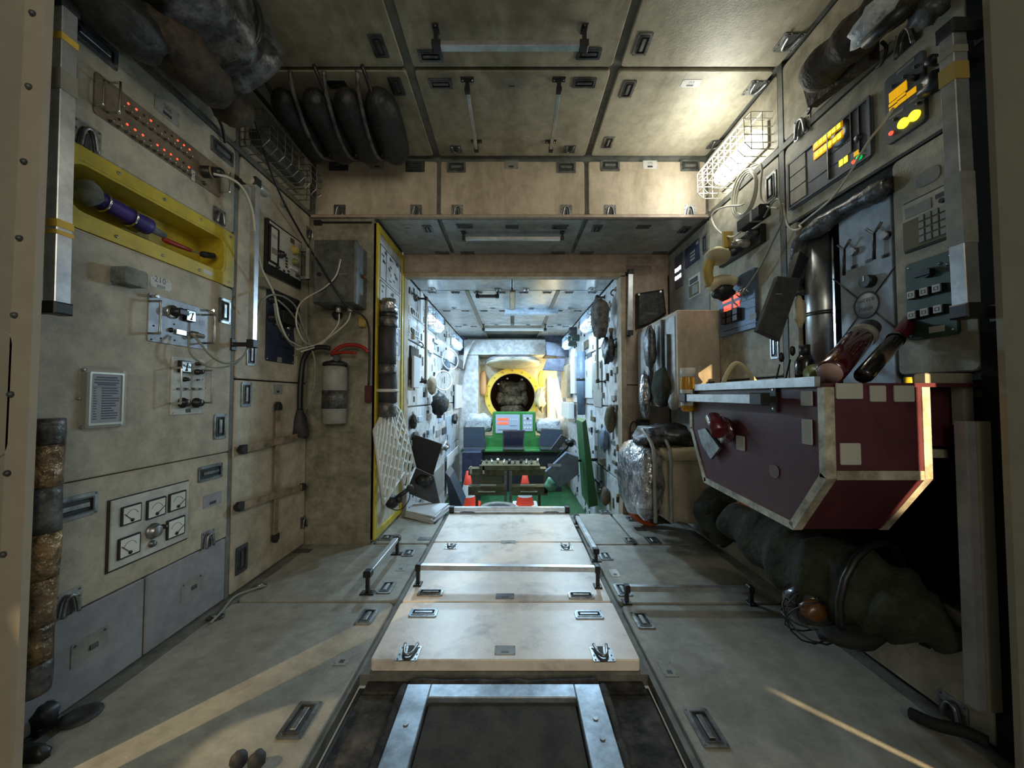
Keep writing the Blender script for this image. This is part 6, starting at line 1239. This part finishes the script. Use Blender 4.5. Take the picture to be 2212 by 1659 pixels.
for i, (pa, pb, lb) in enumerate((((xa - .015, .55, -.02), (xa - .015, 1.37, -.02), 'left'), ((xb + .015, .55, -.02), (xb + .015, 1.37, -.02), 'right'), ((xa, 1.382, -.02), (xb, 1.382, -.02), 'rear'))):
    rr = random.Random(i); c = Vector(pa); d = Vector(pb) - c; P_ = [d * (k / 14) + Vector((rr.uniform(-.004, .004), rr.uniform(-.004, .004), rr.uniform(-.002, .003))) for k in range(15)]
    thing('tape_edge', lb + ' edge of worn tape along the steel hatch frame', 'tape', Matrix.Translation(c), None, MB().tube(P_, [.011 + rr.random() * .006 for _ in P_], 'carpet', 7))
# ================================================================ far room
S4 = facing
def Tm(x, y, z): return Matrix.Translation((x, y, z))
# cones
for i, (u, lb) in enumerate(((1011, 'left'), (1134, 'right'))):
    Y = 5.25; x = S4(Y).px(u, 1000)[0]; o = thing('traffic_cone', lb + ' red and white traffic cone on the green floor', 'traffic cone', Tm(x, Y, ZFF), 'traffic cones on the green floor')
    part(o, 'base', MB().cbox(0, 0, .34, .34, 0, .03, 'red_cone' if i == 0 else 'white', .004, .03)); prof = ((.03, .125), (.14, .098), (.30, .062), (.48, .024))
    for k, key in enumerate(('red_cone', 'white', 'red_cone')): part(o, 'band', MB().lathe((0, 0, 0), (0, 0, 1), [prof[k], prof[k + 1]] + ([(.485, 0)] if k == 2 else []), key, 18))
o = thing('floor_ring', 'grey and black round hatch ring on the green floor', 'hatch', Tm(S4(5.3).px(1077, 1080)[0], 5.15, ZFF)); part(o, 'ring', MB().lathe((0, 0, 0), (0, 0, 1), [(0, .24), (.03, .24), (.035, .20), (.03, .17), (.0, .17)], 'label_grey', 28)); part(o, 'lid', MB().cyl((0, 0, 0), (0, 0, .02), .165, 'charcoal', n=28))
# khaki exercise frame
Y = 4.55; q = lambda u, v: S4(Y).px(u, v); o = thing('exercise_machine', 'khaki metal frame machine standing before the cones in far room', 'machine', Tm(*[q(1095, 1045)[0], Y, q(1095, 1045)[1]])); cx, cz = q(1095, 1045)
def bx2(u0, v0, u1, v1, d0, d1, key, bev=.004): a = q(u0, v1); b = q(u1, v0); return MB().box(a[0] - cx, d0, a[1] - cz, b[0] - cx, d1, b[1] - cz, key, 0)
part(o, 'top_deck', bx2(1036, 1004, 1166, 1014, -.05, .30, 'khaki_metal')); part(o, 'upper_beam', bx2(1012, 1012, 1180, 1026, -.02, .12, 'khaki_metal'))
part(o, 'lower_beam', bx2(1012, 1050, 1090, 1068, -.04, .12, 'khaki_metal')); part(o, 'lower_beam', bx2(1106, 1050, 1182, 1068, -.04, .12, 'khaki_metal'))
part(o, 'clear_panel', bx2(1018, 1028, 1086, 1048, .03, .04, 'khaki_clear')); part(o, 'post', bx2(1089, 1016, 1095, 1082, -.03, .0, 'steel')); part(o, 'post', bx2(1100, 1016, 1106, 1082, -.03, .0, 'steel')); part(o, 'side_post', bx2(1175, 1020, 1183, 1064, -.04, .02, 'khaki_clear'))
for u0, u1, v in ((1038, 1072, 1045), (1124, 1157, 1045), (1034, 1070, 1059), (1124, 1160, 1059)): part(o, 'slide_rod', bx2(u0, v, u1, v + 2, -.06, -.04, 'wire'))
rr = random.Random(8)
for k in range(11): u = 1040 + k * 12; part(o, 'fitting', MB().cyl((q(u, 0)[0] - cx, rr.uniform(0, .2), q(0, 1004)[1] - cz), (q(u, 0)[0] - cx + rr.uniform(-.02, .02), rr.uniform(0, .2), q(0, 999 - rr.random() * 3)[1] - cz + .01), rr.uniform(.010, .02), rr.choice(['chrome', 'black', 'wire', 'steel']), n=8))
for u, dx in ((1016, 6), (1043, -5)): part(o, 'brace', bx2(u, 1006, u + 4, 1022, -.05, -.03, 'wire'))
for u in (1030, 1165): a = q(u, 1068); part(o, 'leg', MB().box(a[0] - cx - .015, 0, ZFF - cz, a[0] - cx + .015, .04, a[1] - cz, 'khaki_metal'))
# green desk with console and laptops
Y = 6.0; q = lambda u, v, Y=6.0: S4(Y).px(u, v); zt = q(0, 972)[1]; cz = ZFF; x0 = q(1000, 0)[0]; x1 = q(1212, 0)[0]; cx = (x0 + x1) / 2
o = thing('green_desk', 'green desk with black front across the end of far room', 'desk', Tm(cx, Y, ZFF)); part(o, 'desk_top', MB().box(x0 - cx, 0, zt - cz - .03, x1 - cx, .65, zt - cz, 'green_desk', .006)); part(o, 'front_panel', MB().box(x0 - cx + .02, .06, 0.0, x1 - cx - .02, .10, zt - cz - .03, 'black_matt'), label='black front panel'); z2 = q(0, 943, 6.45)[1]
part(o, 'upper_shelf', MB().box(x0 - cx + .3, .40, zt - cz, x1 - cx - .15, .65, z2 - cz, 'green_desk', .01))
x0c, zc0 = q(1064, 944, 6.40); x1c, zc1 = q(1157, 890, 6.40)
o = thing('desk_console', 'green console with red digits and key block in front of the round hatch', 'console', Tm(x0c, 6.40, zc0)); w_, h_ = x1c - x0c, zc1 - zc0
part(o, 'housing', MB().box(0, 0, 0, w_, .25, h_, 'green_desk', .01)); part(o, 'display_panel', MB().box(w_ * .07, -.012, h_ * .16, w_ * .63, 0, h_ * .90, 'glow_lilac', .003)); part(o, 'key_panel', MB().box(w_ * .70, -.012, h_ * .24, w_ * .93, 0, h_ * .90, 'glow_lilac', .003))
for j in (0, 1): part(o, 'digit_display', MB().box(w_ * .12, -.016, h_ * (.66 - .16 * j), w_ * .37, -.012, h_ * (.76 - .16 * j), 'glow_red'))
for k in range(4): part(o, 'indicator', MB().box(w_ * (.41 + .05 * k), -.016, h_ * .66, w_ * (.43 + .05 * k), -.012, h_ * .74, 'label_white'))
for i in range(3):
    for j in range(3): part(o, 'key', MB().box(w_ * (.73 + .065 * i), -.018, h_ * (.34 + .18 * j), w_ * (.77 + .065 * i), -.012, h_ * (.42 + .18 * j), 'label_white' if (i, j) != (1, 2) else 'black'))
part(o, 'marking', MB().box(w_ * .12, -.0135, h_ * .28, w_ * .58, -.012, h_ * .30, 'charcoal').box(w_ * .40, -.0135, h_ * .44, w_ * .56, -.012, h_ * .46, 'charcoal'))
for i, (c4, lb, key) in enumerate((([(1001, 928), (1046, 928), (1050, 972), (1001, 972)], 'left open laptop on the green desk', 'laptop_blue'), ([(1086, 934), (1134, 933), (1131, 970), (1086, 970)], 'middle open laptop on the green desk below the console', 'screen_dark'), ([(1170, 931), (1216, 934), (1214, 972), (1162, 970)], 'right open laptop on the green desk', 'laptop_blue'))):
    P_ = [q(u, v, 6.15) for u, v in c4]; cx_ = sum(p[0] for p in P_) / 4; zb = min(p[1] for p in P_); o = thing('laptop', lb, 'laptop', Surf((0, 6.15, 0), (1, 0, 0), (0, 0, 1)).mat(cx_, zt + .022)); w_ = P_[2][0] - P_[3][0]
    mb = MB(); mb.slab([(x - cx_, z - zb) for x, z in P_], -.02, 0, 'charcoal', .002); part(o, 'lid', mb); mb = MB(); mb.slab([((x - cx_) * .9, (z - zb - .12) * .88 + .12) for x, z in P_], 0, .003, key); part(o, 'screen', mb); part(o, 'keyboard', MB().box(-w_ / 2, -.018, -.02, w_ / 2, 0.0, .20, 'charcoal', .002))
a = q(998, 1012, 5.6); b = q(1038, 976, 5.6); thing('equipment_case', 'dark blue case standing under left end of the green desk', 'case', Tm(a[0], 5.6, ZFF), None, MB().box(0, 0, 0, b[0] - a[0], .35, b[1] - ZFF, 'panel_darkblue', .01))
for u, v, rx, rz_, lb in ((1034, 915, .24, .16, 'crumpled white bag on the left of the green desk'), (1184, 922, .22, .15, 'crumpled white plastic bag on the right of the green desk')):
    x, z = q(u, v, 6.5); thing('white_bag', lb, 'bag', Tm(x, 6.5, z), None, MB().blob((0, 0, 0), rx, .16, rz_, 'soft_white', u, .14, 22, 14, 2.5, .75))
# round hatch, its cover, and what shows beyond
o = thing('round_hatch', 'round yellow hatch ring with bolts in the far end wall', 'hatch', facing(YF).mat(HC.x, HC.z)); n_ = 48; ro = 59.5 / 820 * YF; ri = 48.5 / 820 * YF
c1 = circ(ro, n_); c2 = circ(ri, n_); mb = MB(); mb.ring(c1, c2, -.05, .05, 'yellow_bright'); part(o, 'ring', mb)
bm_ = MB().cyl((0, 0, .05), (0, 0, .06), .016, 'mustard', n=8).mesh('bolt')
for k in range(16): g = 2 * math.pi * k / 16; part(o, 'bolt', bm_, T((ro + ri) / 2 * math.cos(g), (ro + ri) / 2 * math.sin(g), 0))
struct('wall_tunnel', MB().lathe((HC.x, YF + .05, HC.z), (0, 1, 0), [(0, ri), (.9, ri + .1), (.9, 0)], 'amber_dark', 32))
rr = random.Random(4); mb = MB()
o = thing('stowed_bundles', 'brown padded bundles stowed beyond the round hatch', 'bundle', Tm(HC.x, YF + .55, HC.z))
for k, (x, z, rx, rz_) in enumerate(((0, .12, .26, .16), (0, -.10, .28, .12), (0, -.28, .24, .13), (-.2, .2, .1, .12), (.2, .2, .1, .12), (-.25, -.05, .08, .14), (.25, -.05, .08, .14))): part(o, 'bundle', MB().blob((x, 0, z), rx, .14, rz_, 'beyond', k, .16, 18, 12, 2.4))
for x, z in ((-.12, .33), (.17, .31), (-.3, .22)): part(o, 'tag', MB().box(x, -.2, z, x + .04, -.19, z + .03, 'label_white'))
Y = 6.85; x, z = q(1108, 786, Y); o = thing('hatch_cover', 'round domed metal hatch cover hinged open above the yellow ring', 'hatch', Tm(x, Y, z)); 
part(o, 'dome', MB().lathe((0, 0, .02), (0, -.10, -1), [(-.02, 0), (-.02, .46), (.0, .49), (.03, .49), (.05, .40), (.075, .25), (.085, 0)], 'warm_white', 32)); part(o, 'rim', MB().lathe((0, 0, .03), (0, -.10, -1), [(-.03, .44), (-.04, .47), (0, .505), (.02, .50)], 'aluminium', 32)); part(o, 'hinge', MB().box(-.12, .05, .04, .16, .2, .14, 'steel', .01))
for u, v, w_, h_, key, lb in ((1043, 828, .11, .42, 'orange_beige', 'long orange beige cushion left of the round hatch'),):
    x, z = q(u, v, 7.05); thing('cushion', lb, 'cushion', Tm(x, 7.05, z), None, MB().blob((0, 0, 0), w_ / 2 + .01, .05, h_ / 2 + .02, key, 2, .06, sq=.7))
x, z = q(1187, 850, 7.0)
st = struct('window_1', MB().box(.66, 7.12, .55, .94, 7.19, 1.35, 'warm_white')); 
for a_, b_ in (((.70, .80), (.60, 1.30)), ((.83, .92), (.60, 1.30))): part(st, 'pane', MB().box(a_[0], 7.11, b_[0], a_[1], 7.118, b_[1], 'glow_day'))
x, z = q(1170, 818, 6.9); thing('yellow_bag', 'bright yellow bag hanging right of the round hatch', 'bag', Tm(x, 6.9, z), None, MB().blob((0, 0, 0), .07, .04, .15, 'yellow_bright', 3, .12))
x, z = q(1168, 862, 6.9); thing('pale_cloth', 'crumpled pale cloth hanging below the yellow bag', 'cloth', Tm(x, 7.02, z), None, MB().blob((0, 0, 0), .09, .17, .2, 'ivory', 5, .3))
a, b = q(1187, 812, 6.8), q(1208, 915, 6.8); thing('pale_strut', 'slanting white strut beside the sunlit end wall', 'strut', Tm(a[0], 6.8, a[1]), None, MB().tube([(0, 0, 0), (b[0] - a[0], 0, b[1] - a[1])], .028, 'white', 8))
for i, (c4, Yq, key, lb) in enumerate((([(1182, 775), (1222, 775), (1216, 802), (1172, 800)], 6.3, 'slate_soft', 'lower dark laptop hanging at upper right of end wall'), ([(1178, 738), (1225, 745), (1230, 772), (1180, 768)], 6.35, 'slate_soft', 'upper dark laptop hanging at upper right of end wall'))):
    S, cx_, cz_, mb = slabpx(Yq, c4, .03, key, .004); thing('hanging_laptop', lb, 'laptop', S.mat(cx_, cz_), None, mb)
S, cx_, cz_, mb = slabpx(6.55, [(1003, 752), (1025, 735), (1010, 765), (1000, 800)], .03, 'white_panel', .004); thing('corner_board', 'slanting white corner board at upper left of end wall', 'panel', S.mat(cx_, cz_), None, mb)
S, cx_, cz_, mb = slabpx(4.1, [(1177, 1017), (1222, 975), (1248, 985), (1249, 1022), (1208, 1052)], .05, 'seat_blue', .008); o = thing('folding_chair', 'tilted blue grey folding chair at right of the far room', 'chair', S.mat(cx_, cz_)); part(o, 'seat', mb); part(o, 'bracket', MB().tube([(.05, .02, -.02), (.16, .06, -.10), (XFR - cx_, .06, -.16)], .016, 'black', 8)); part(o, 'label_row', MB().box(-.19, .02, .05, -.05, .05, .052, 'pale_blue'))
S, cx_, cz_, mb = slabpx(4.5, [(1190, 968), (1212, 938), (1226, 945), (1200, 978)], .03, 'charcoal', .004); o = thing('wall_tablet', 'dark tablet on a black arm above the blue grey chair', 'tablet', S.mat(cx_, cz_)); part(o, 'tablet', mb); a = S.px(1230, 955); b = S.px(1205, 985); part(o, 'arm', MB().tube([(a[0] - cx_, a[1] - cz_, .04), (a[0] - cx_ - .04, a[1] - cz_ - .06, .05), (b[0] - cx_, b[1] - cz_, .04)], .018, 'black', 8).blob((a[0] - cx_, a[1] - cz_, .04), .06, .05, .04, 'black', 2, .2))
P_ = [S4(3.9).wp(u, v) for u, v in ((1258, 912), (1266, 906), (1292, 1092), (1272, 1096))]; c = P_[0]; thing('green_plank', 'tall green plank leaning on right wall of the far room', 'plank', Matrix.Translation(c), None, MB().add([p - c for p in P_] + [p - c + Vector((0.02, .5, 0)) for p in P_], [(0, 1, 2, 3), (7, 6, 5, 4), (0, 1, 5, 4), (1, 2, 6, 5), (2, 3, 7, 6), (3, 0, 4, 7)], 'green_plank'))
P_ = [S4(3.75).wp(u, v) for u, v in ((962, 1020), (972, 1032), (1000, 1096), (972, 1098))]; c = P_[0]; thing('slate_board', 'dark slate blue board leaning at left of the far room', 'board', Matrix.Translation(c), None, MB().add([p - c for p in P_] + [p - c + Vector((-.02, .4, 0)) for p in P_], [(0, 1, 2, 3), (7, 6, 5, 4), (0, 1, 5, 4), (1, 2, 6, 5), (2, 3, 7, 6), (3, 0, 4, 7)], 'laptop_blue'))
S = facing(4.3); x, z = S.px(1191, 1046); thing('mint_cloth', 'mint green cloth below the blue grey chair', 'cloth', S.mat(x, z), None, MB().blob((0, 0, 0), .07, .08, .05, 'mint', 4, .2))
# handrails of the far room
rail(FL.wp(921, 648, .08), FL.W(FL.px(921, 648, .08)[0], FL.px(916, 822, .08)[1], .08), FL.N, .08, 'upright handrail on the left wall of the far room', .05, .02, barkey='frame_grey')
rail(FR.wp(1289, 645, .08), FR.W(FR.px(1289, 645, .08)[0], FR.px(1287, 822, .08)[1], .08), FR.N, .08, 'upright handrail on the right wall of the far room', .05, .02, barkey='frame_grey')
rail(FC.wp(1046, 712, .08), FC.wp(1176, 712, .08), FC.N, .08, 'wide pale handrail near the end of the far ceiling', .06, .03, barkey='white')
rail(FC.wp(1034, 640, .05), FC.wp(1072, 640, .05), FC.N, .05, 'short dark handrail on the far ceiling', .03, .03, barkey='charcoal')
P_ = FC.cen(1114, 675, 1182, 685); thing('ceiling_box', 'long pale blue box under the far ceiling', 'box', FC.mat(*FC.px(1148, 678, .05), .05), None, MB().box(-.33, -.07, -.05, .33, .07, .01, 'pale_blue', .004))
# things on the far left wall
def board(S, u0, v0, u1, v1, key, label, cat, name, t=.015, extra=None, n=0.0):
    a, b, w_, h_ = S.cen(u0, v0, u1, v1, n); w_, h_ = max(w_, .03), max(h_, .03); o = thing(name, label, cat, S.mat(a, b, n)); part(o, 'body', MB().cbox(0, 0, w_, h_, 0, t, key, min(.003, t * .2), .006))
    if extra: extra(o, w_, h_, t)
    return o
def slots(o, w, h, t):
    part(o, 'slot', MB().tube(smooth_path([(-w * .36, h * .25, t), (-w * .36, -h * .1, t), (-w * .26, -h * .25, t), (-w * .2, h * .2, t)], 3), w * .035, 'charcoal', 5))
    for k in range(3): part(o, 'slot', MB().box(-w * .08 + k * w * .18, -h * .3, t, -w * .01 + k * w * .18, h * .28, t + .003, 'charcoal'))
board(FL, 883, 658, 905, 694, 'white', 'upper slotted white plate on the left wall of far room', 'plate', 'slotted_plate', .008, slots); board(FL, 883, 702, 905, 732, 'white', 'lower slotted white plate on the left wall of far room', 'plate', 'slotted_plate', .008, slots)
board(FL, 890, 768, 902, 838, 'paper', 'long white paper sheet hanging on left wall of far room', 'paper', 'paper_sheet', .02, n=.04); board(FL, 884, 746, 900, 830, 'brown_bag', 'dark brown strip behind the hanging paper sheet', 'strip', 'dark_strip', .02)
hang(FL, 933, 832, .10, .11, 'strap_tan', 'gold tan round pouch on left wall of far room', 'pouch', 'round_pouch', 2, .05, .06, .05)
a = FL.wp(950, 873, .12); thing('black_pouch', 'shiny black pouch hanging on left wall of far room', 'pouch', Matrix.Translation(a), None, MB().blob((0, 0, 0), .09, .12, .13, 'black_bag', 7, .2).box(-.03, -.02, -.16, .02, .02, -.1, 'black'))
for k, (u, v, r_, lb) in enumerate(((973, 777, .17, 'upper'), (958, 822, .15, 'lower'))):
    c = FL.wp(u, v, .10); thing('cable_ring', lb + ' white cable ring hanging on left wall of far room', 'cable', Matrix.Translation(c), None, MB().tube([(.08 * math.cos(R(g)), r_ * math.cos(R(g)), r_ * .8 * math.sin(R(g))) for g in range(0, 360, 15)], .009, 'white', 6, True))
hang(FL, 966, 790, .09, .09, 'seat_blue', 'blue pad hanging inside the white cable rings', 'pad', 'blue_pad', 3, .1, .05, .04); board(FL, 983, 770, 1001, 800, 'charcoal', 'dark tablet fixed at far end of the left wall', 'tablet', 'wall_tablet', .03, n=.08)
board(FL, 982, 830, 996, 880, 'paper', 'white cloth hanging at far end of the left wall', 'cloth', 'hanging_cloth', .03, n=.03); hang(FL, 983, 905, .10, .08, 'black', 'small black clamp on far part of the left wall', 'clamp', 'wall_clamp', 4, .25, .06, .04)
board(FL, 907, 625, 912, 700, 'white', 'narrow white slotted strip behind the left far handrail', 'strip', 'slotted_strip', .01); board(FL, 962, 900, 975, 985, 'pale_blue', 'blue grey board low on left wall of far room', 'board', 'wall_board', .02)
hang(FL, 962, 962, .12, .07, 'foil', 'crumpled silver foil on left wall beside the laptop', 'foil', 'foil_lump', 6, .3, .05, .05); board(FL, 935, 1020, 955, 1060, 'label_grey', 'grey framed panel low on left wall behind the laptop', 'panel', 'wall_unit', .02); board(FL, 965, 985, 990, 1030, 'white', 'white paper hanging low on the left wall near slate board', 'paper', 'paper_sheet', .01, n=.03)
hang(FL, 893, 912, .05, .07, 'olive_cloth', 'small olive clip beside the white lattice', 'clip', 'wall_clip', 5, .25, .03, .03); hang(FL, 898, 948, .09, .07, 'brown_bag', 'brown strap end above the tilted laptop', 'strap', 'strap_end', 8, .2, .03, .03)
rr = random.Random(21)
spots = ((940, 740), (928, 760), (950, 905), (925, 900), (905, 905), (945, 935), (925, 935), (978, 850), (968, 880), (915, 960), (958, 930), (940, 700))
lbs = ('beside the near caged lamp', 'under the near caged lamp', 'below the black pouch', 'below the round pouch', 'right of the lattice top', 'above the foil lump', 'above the tilted laptop', 'below the cable rings', 'right of the black pouch', 'over the laptop corner', 'between pouch and foil', 'next to the left far lamp cage')
for (u, v), lb in zip(spots, lbs): board(FL, u - 4, v - 5, u + 4, v + 5, rr.choice(['charcoal', 'label_grey', 'steel', 'pale_blue']), 'small fitting on left wall of far room ' + lb, 'fitting', 'wall_fitting', .02)
# things on the far right wall
hang(FR, 1296, 688, .10, .20, 'hair_grey', 'grey furry bundle on the right far handrail', 'bundle', 'furry_bundle', 4, .12, .12, .08); hang(FR, 1314, 757, .11, .13, 'film_grey', 'crumpled dark grey bag on right wall of far room', 'bag', 'crumpled_bag', 7, .25, .05, .05)
hang(FR, 1318, 905, .07, .13, 'brown_blob', 'olive brown oval bag on right wall of far room', 'bag', 'oval_bag', 2, .06, .05, .05); hang(FR, 1305, 950, .09, .11, 'seat_blue', 'blue cloth below the olive brown bag on right wall', 'cloth', 'blue_cloth', 3, .2, .04, .04); hang(FR, 1308, 1072, .06, .09, 'brown_blob', 'small dark brown bag low on right wall of far room', 'bag', 'oval_bag', 6, .08, .04, .04)
a = FR.wp(1255, 760, .06); b = FR.wp(1252, 895, .06); c = a; o = thing('hanging_tube', 'pale blue padded tube hanging on right wall of far room', 'tube', Matrix.Translation(c)); part(o, 'tube', MB().tube([(0, 0, 0), (0, 0, (b - a).z * .5), (0, 0, (b - a).z)], [.055, .06, .05], 'seat_blue', 12)); part(o, 'band', MB().cyl((0, 0, (b - a).z * .42), (0, 0, (b - a).z * .46), .064, 'black', n=12))
board(FR, 1284, 785, 1302, 880, 'label_grey', 'tall grey green panel behind the right far handrail', 'panel', 'wall_unit', .015); board(FR, 1262, 780, 1282, 860, 'label_white', 'pale instrument panel on right wall of far room', 'panel', 'wall_unit', .02)
for k, (u, v, r_, lb) in enumerate(((1245, 716, .07, 'upper'), (1243, 737, .085, 'larger lower'), (1251, 730, .05, 'small'))): c = FR.px(u, v, .0); thing('round_fitting', lb + ' dark round fitting between the two right far lamps', 'fitting', FR.mat(*c), None, MB().lathe((0, 0, 0), (0, 0, 1), [(0, r_), (.10, r_ * .9), (.11, r_ * .7), (.11, 0)], 'panel_green' if k else 'charcoal', 16))
board(FR, 1218, 795, 1232, 860, 'tan_wood', 'sunlit tan clothing hanging at far end of the right wall', 'clothing', 'hanging_clothing', .05, n=.05); board(FR, 1222, 868, 1240, 905, 'white', 'bright white shelf box at far end of the right wall', 'box', 'shelf_box', .08, n=.04); board(FR, 1236, 775, 1246, 850, 'white', 'white cloth strip at far end of the right wall', 'cloth', 'hanging_cloth', .03, n=.03)
a, b = FR.wp(1252, 940, .12), FR.wp(1270, 1085, .12); thing('pale_pole', 'pale pole standing beside the green plank', 'pole', Matrix.Translation(a), None, MB().cyl((0, 0, 0), b - a, .018, 'label_white', n=8))
spots = ((1268, 745), (1275, 770), (1328, 860), (1332, 800), (1310, 700), (1318, 720), (1300, 1005), (1330, 1000), (1283, 905), (1292, 1040), (1325, 955), (1332, 880))
lbs = ('near the round fittings', 'above the pale instrument panel', 'right of the tall grey panel', 'near the door edge', 'behind the furry bundle', 'above the crumpled bag', 'below the blue cloth', 'low near the door edge', 'beside the green plank top', 'beside the green plank middle', 'right of the blue cloth', 'above the oval bag')
for (u, v), lb in zip(spots, lbs): board(FR, u - 4, v - 6, u + 4, v + 6, rr.choice(['charcoal', 'label_grey', 'steel', 'brown_blob']), 'small fitting on right wall of far room ' + lb, 'fitting', 'wall_fitting', .02)
for (S_, u, v, lb) in ((FL, 889, 640, 'on the left side by the opening top'), (FL, 905, 745, 'on the left side below the slotted plates'), (FR, 1330, 632, 'on the right side by the opening top')):
    a, b = S_.px(u, v); thing('wall_hook', 'small dark metal hook ' + lb, 'hook', S_.mat(a, b), None, MB().tube(smooth_path([(0, .03, 0), (0, .02, .03), (0, -.01, .045), (0, -.03, .02)], 3), .007, 'steel_dark', 6).cbox(0, .03, .03, .04, 0, .004, 'steel_dark'))
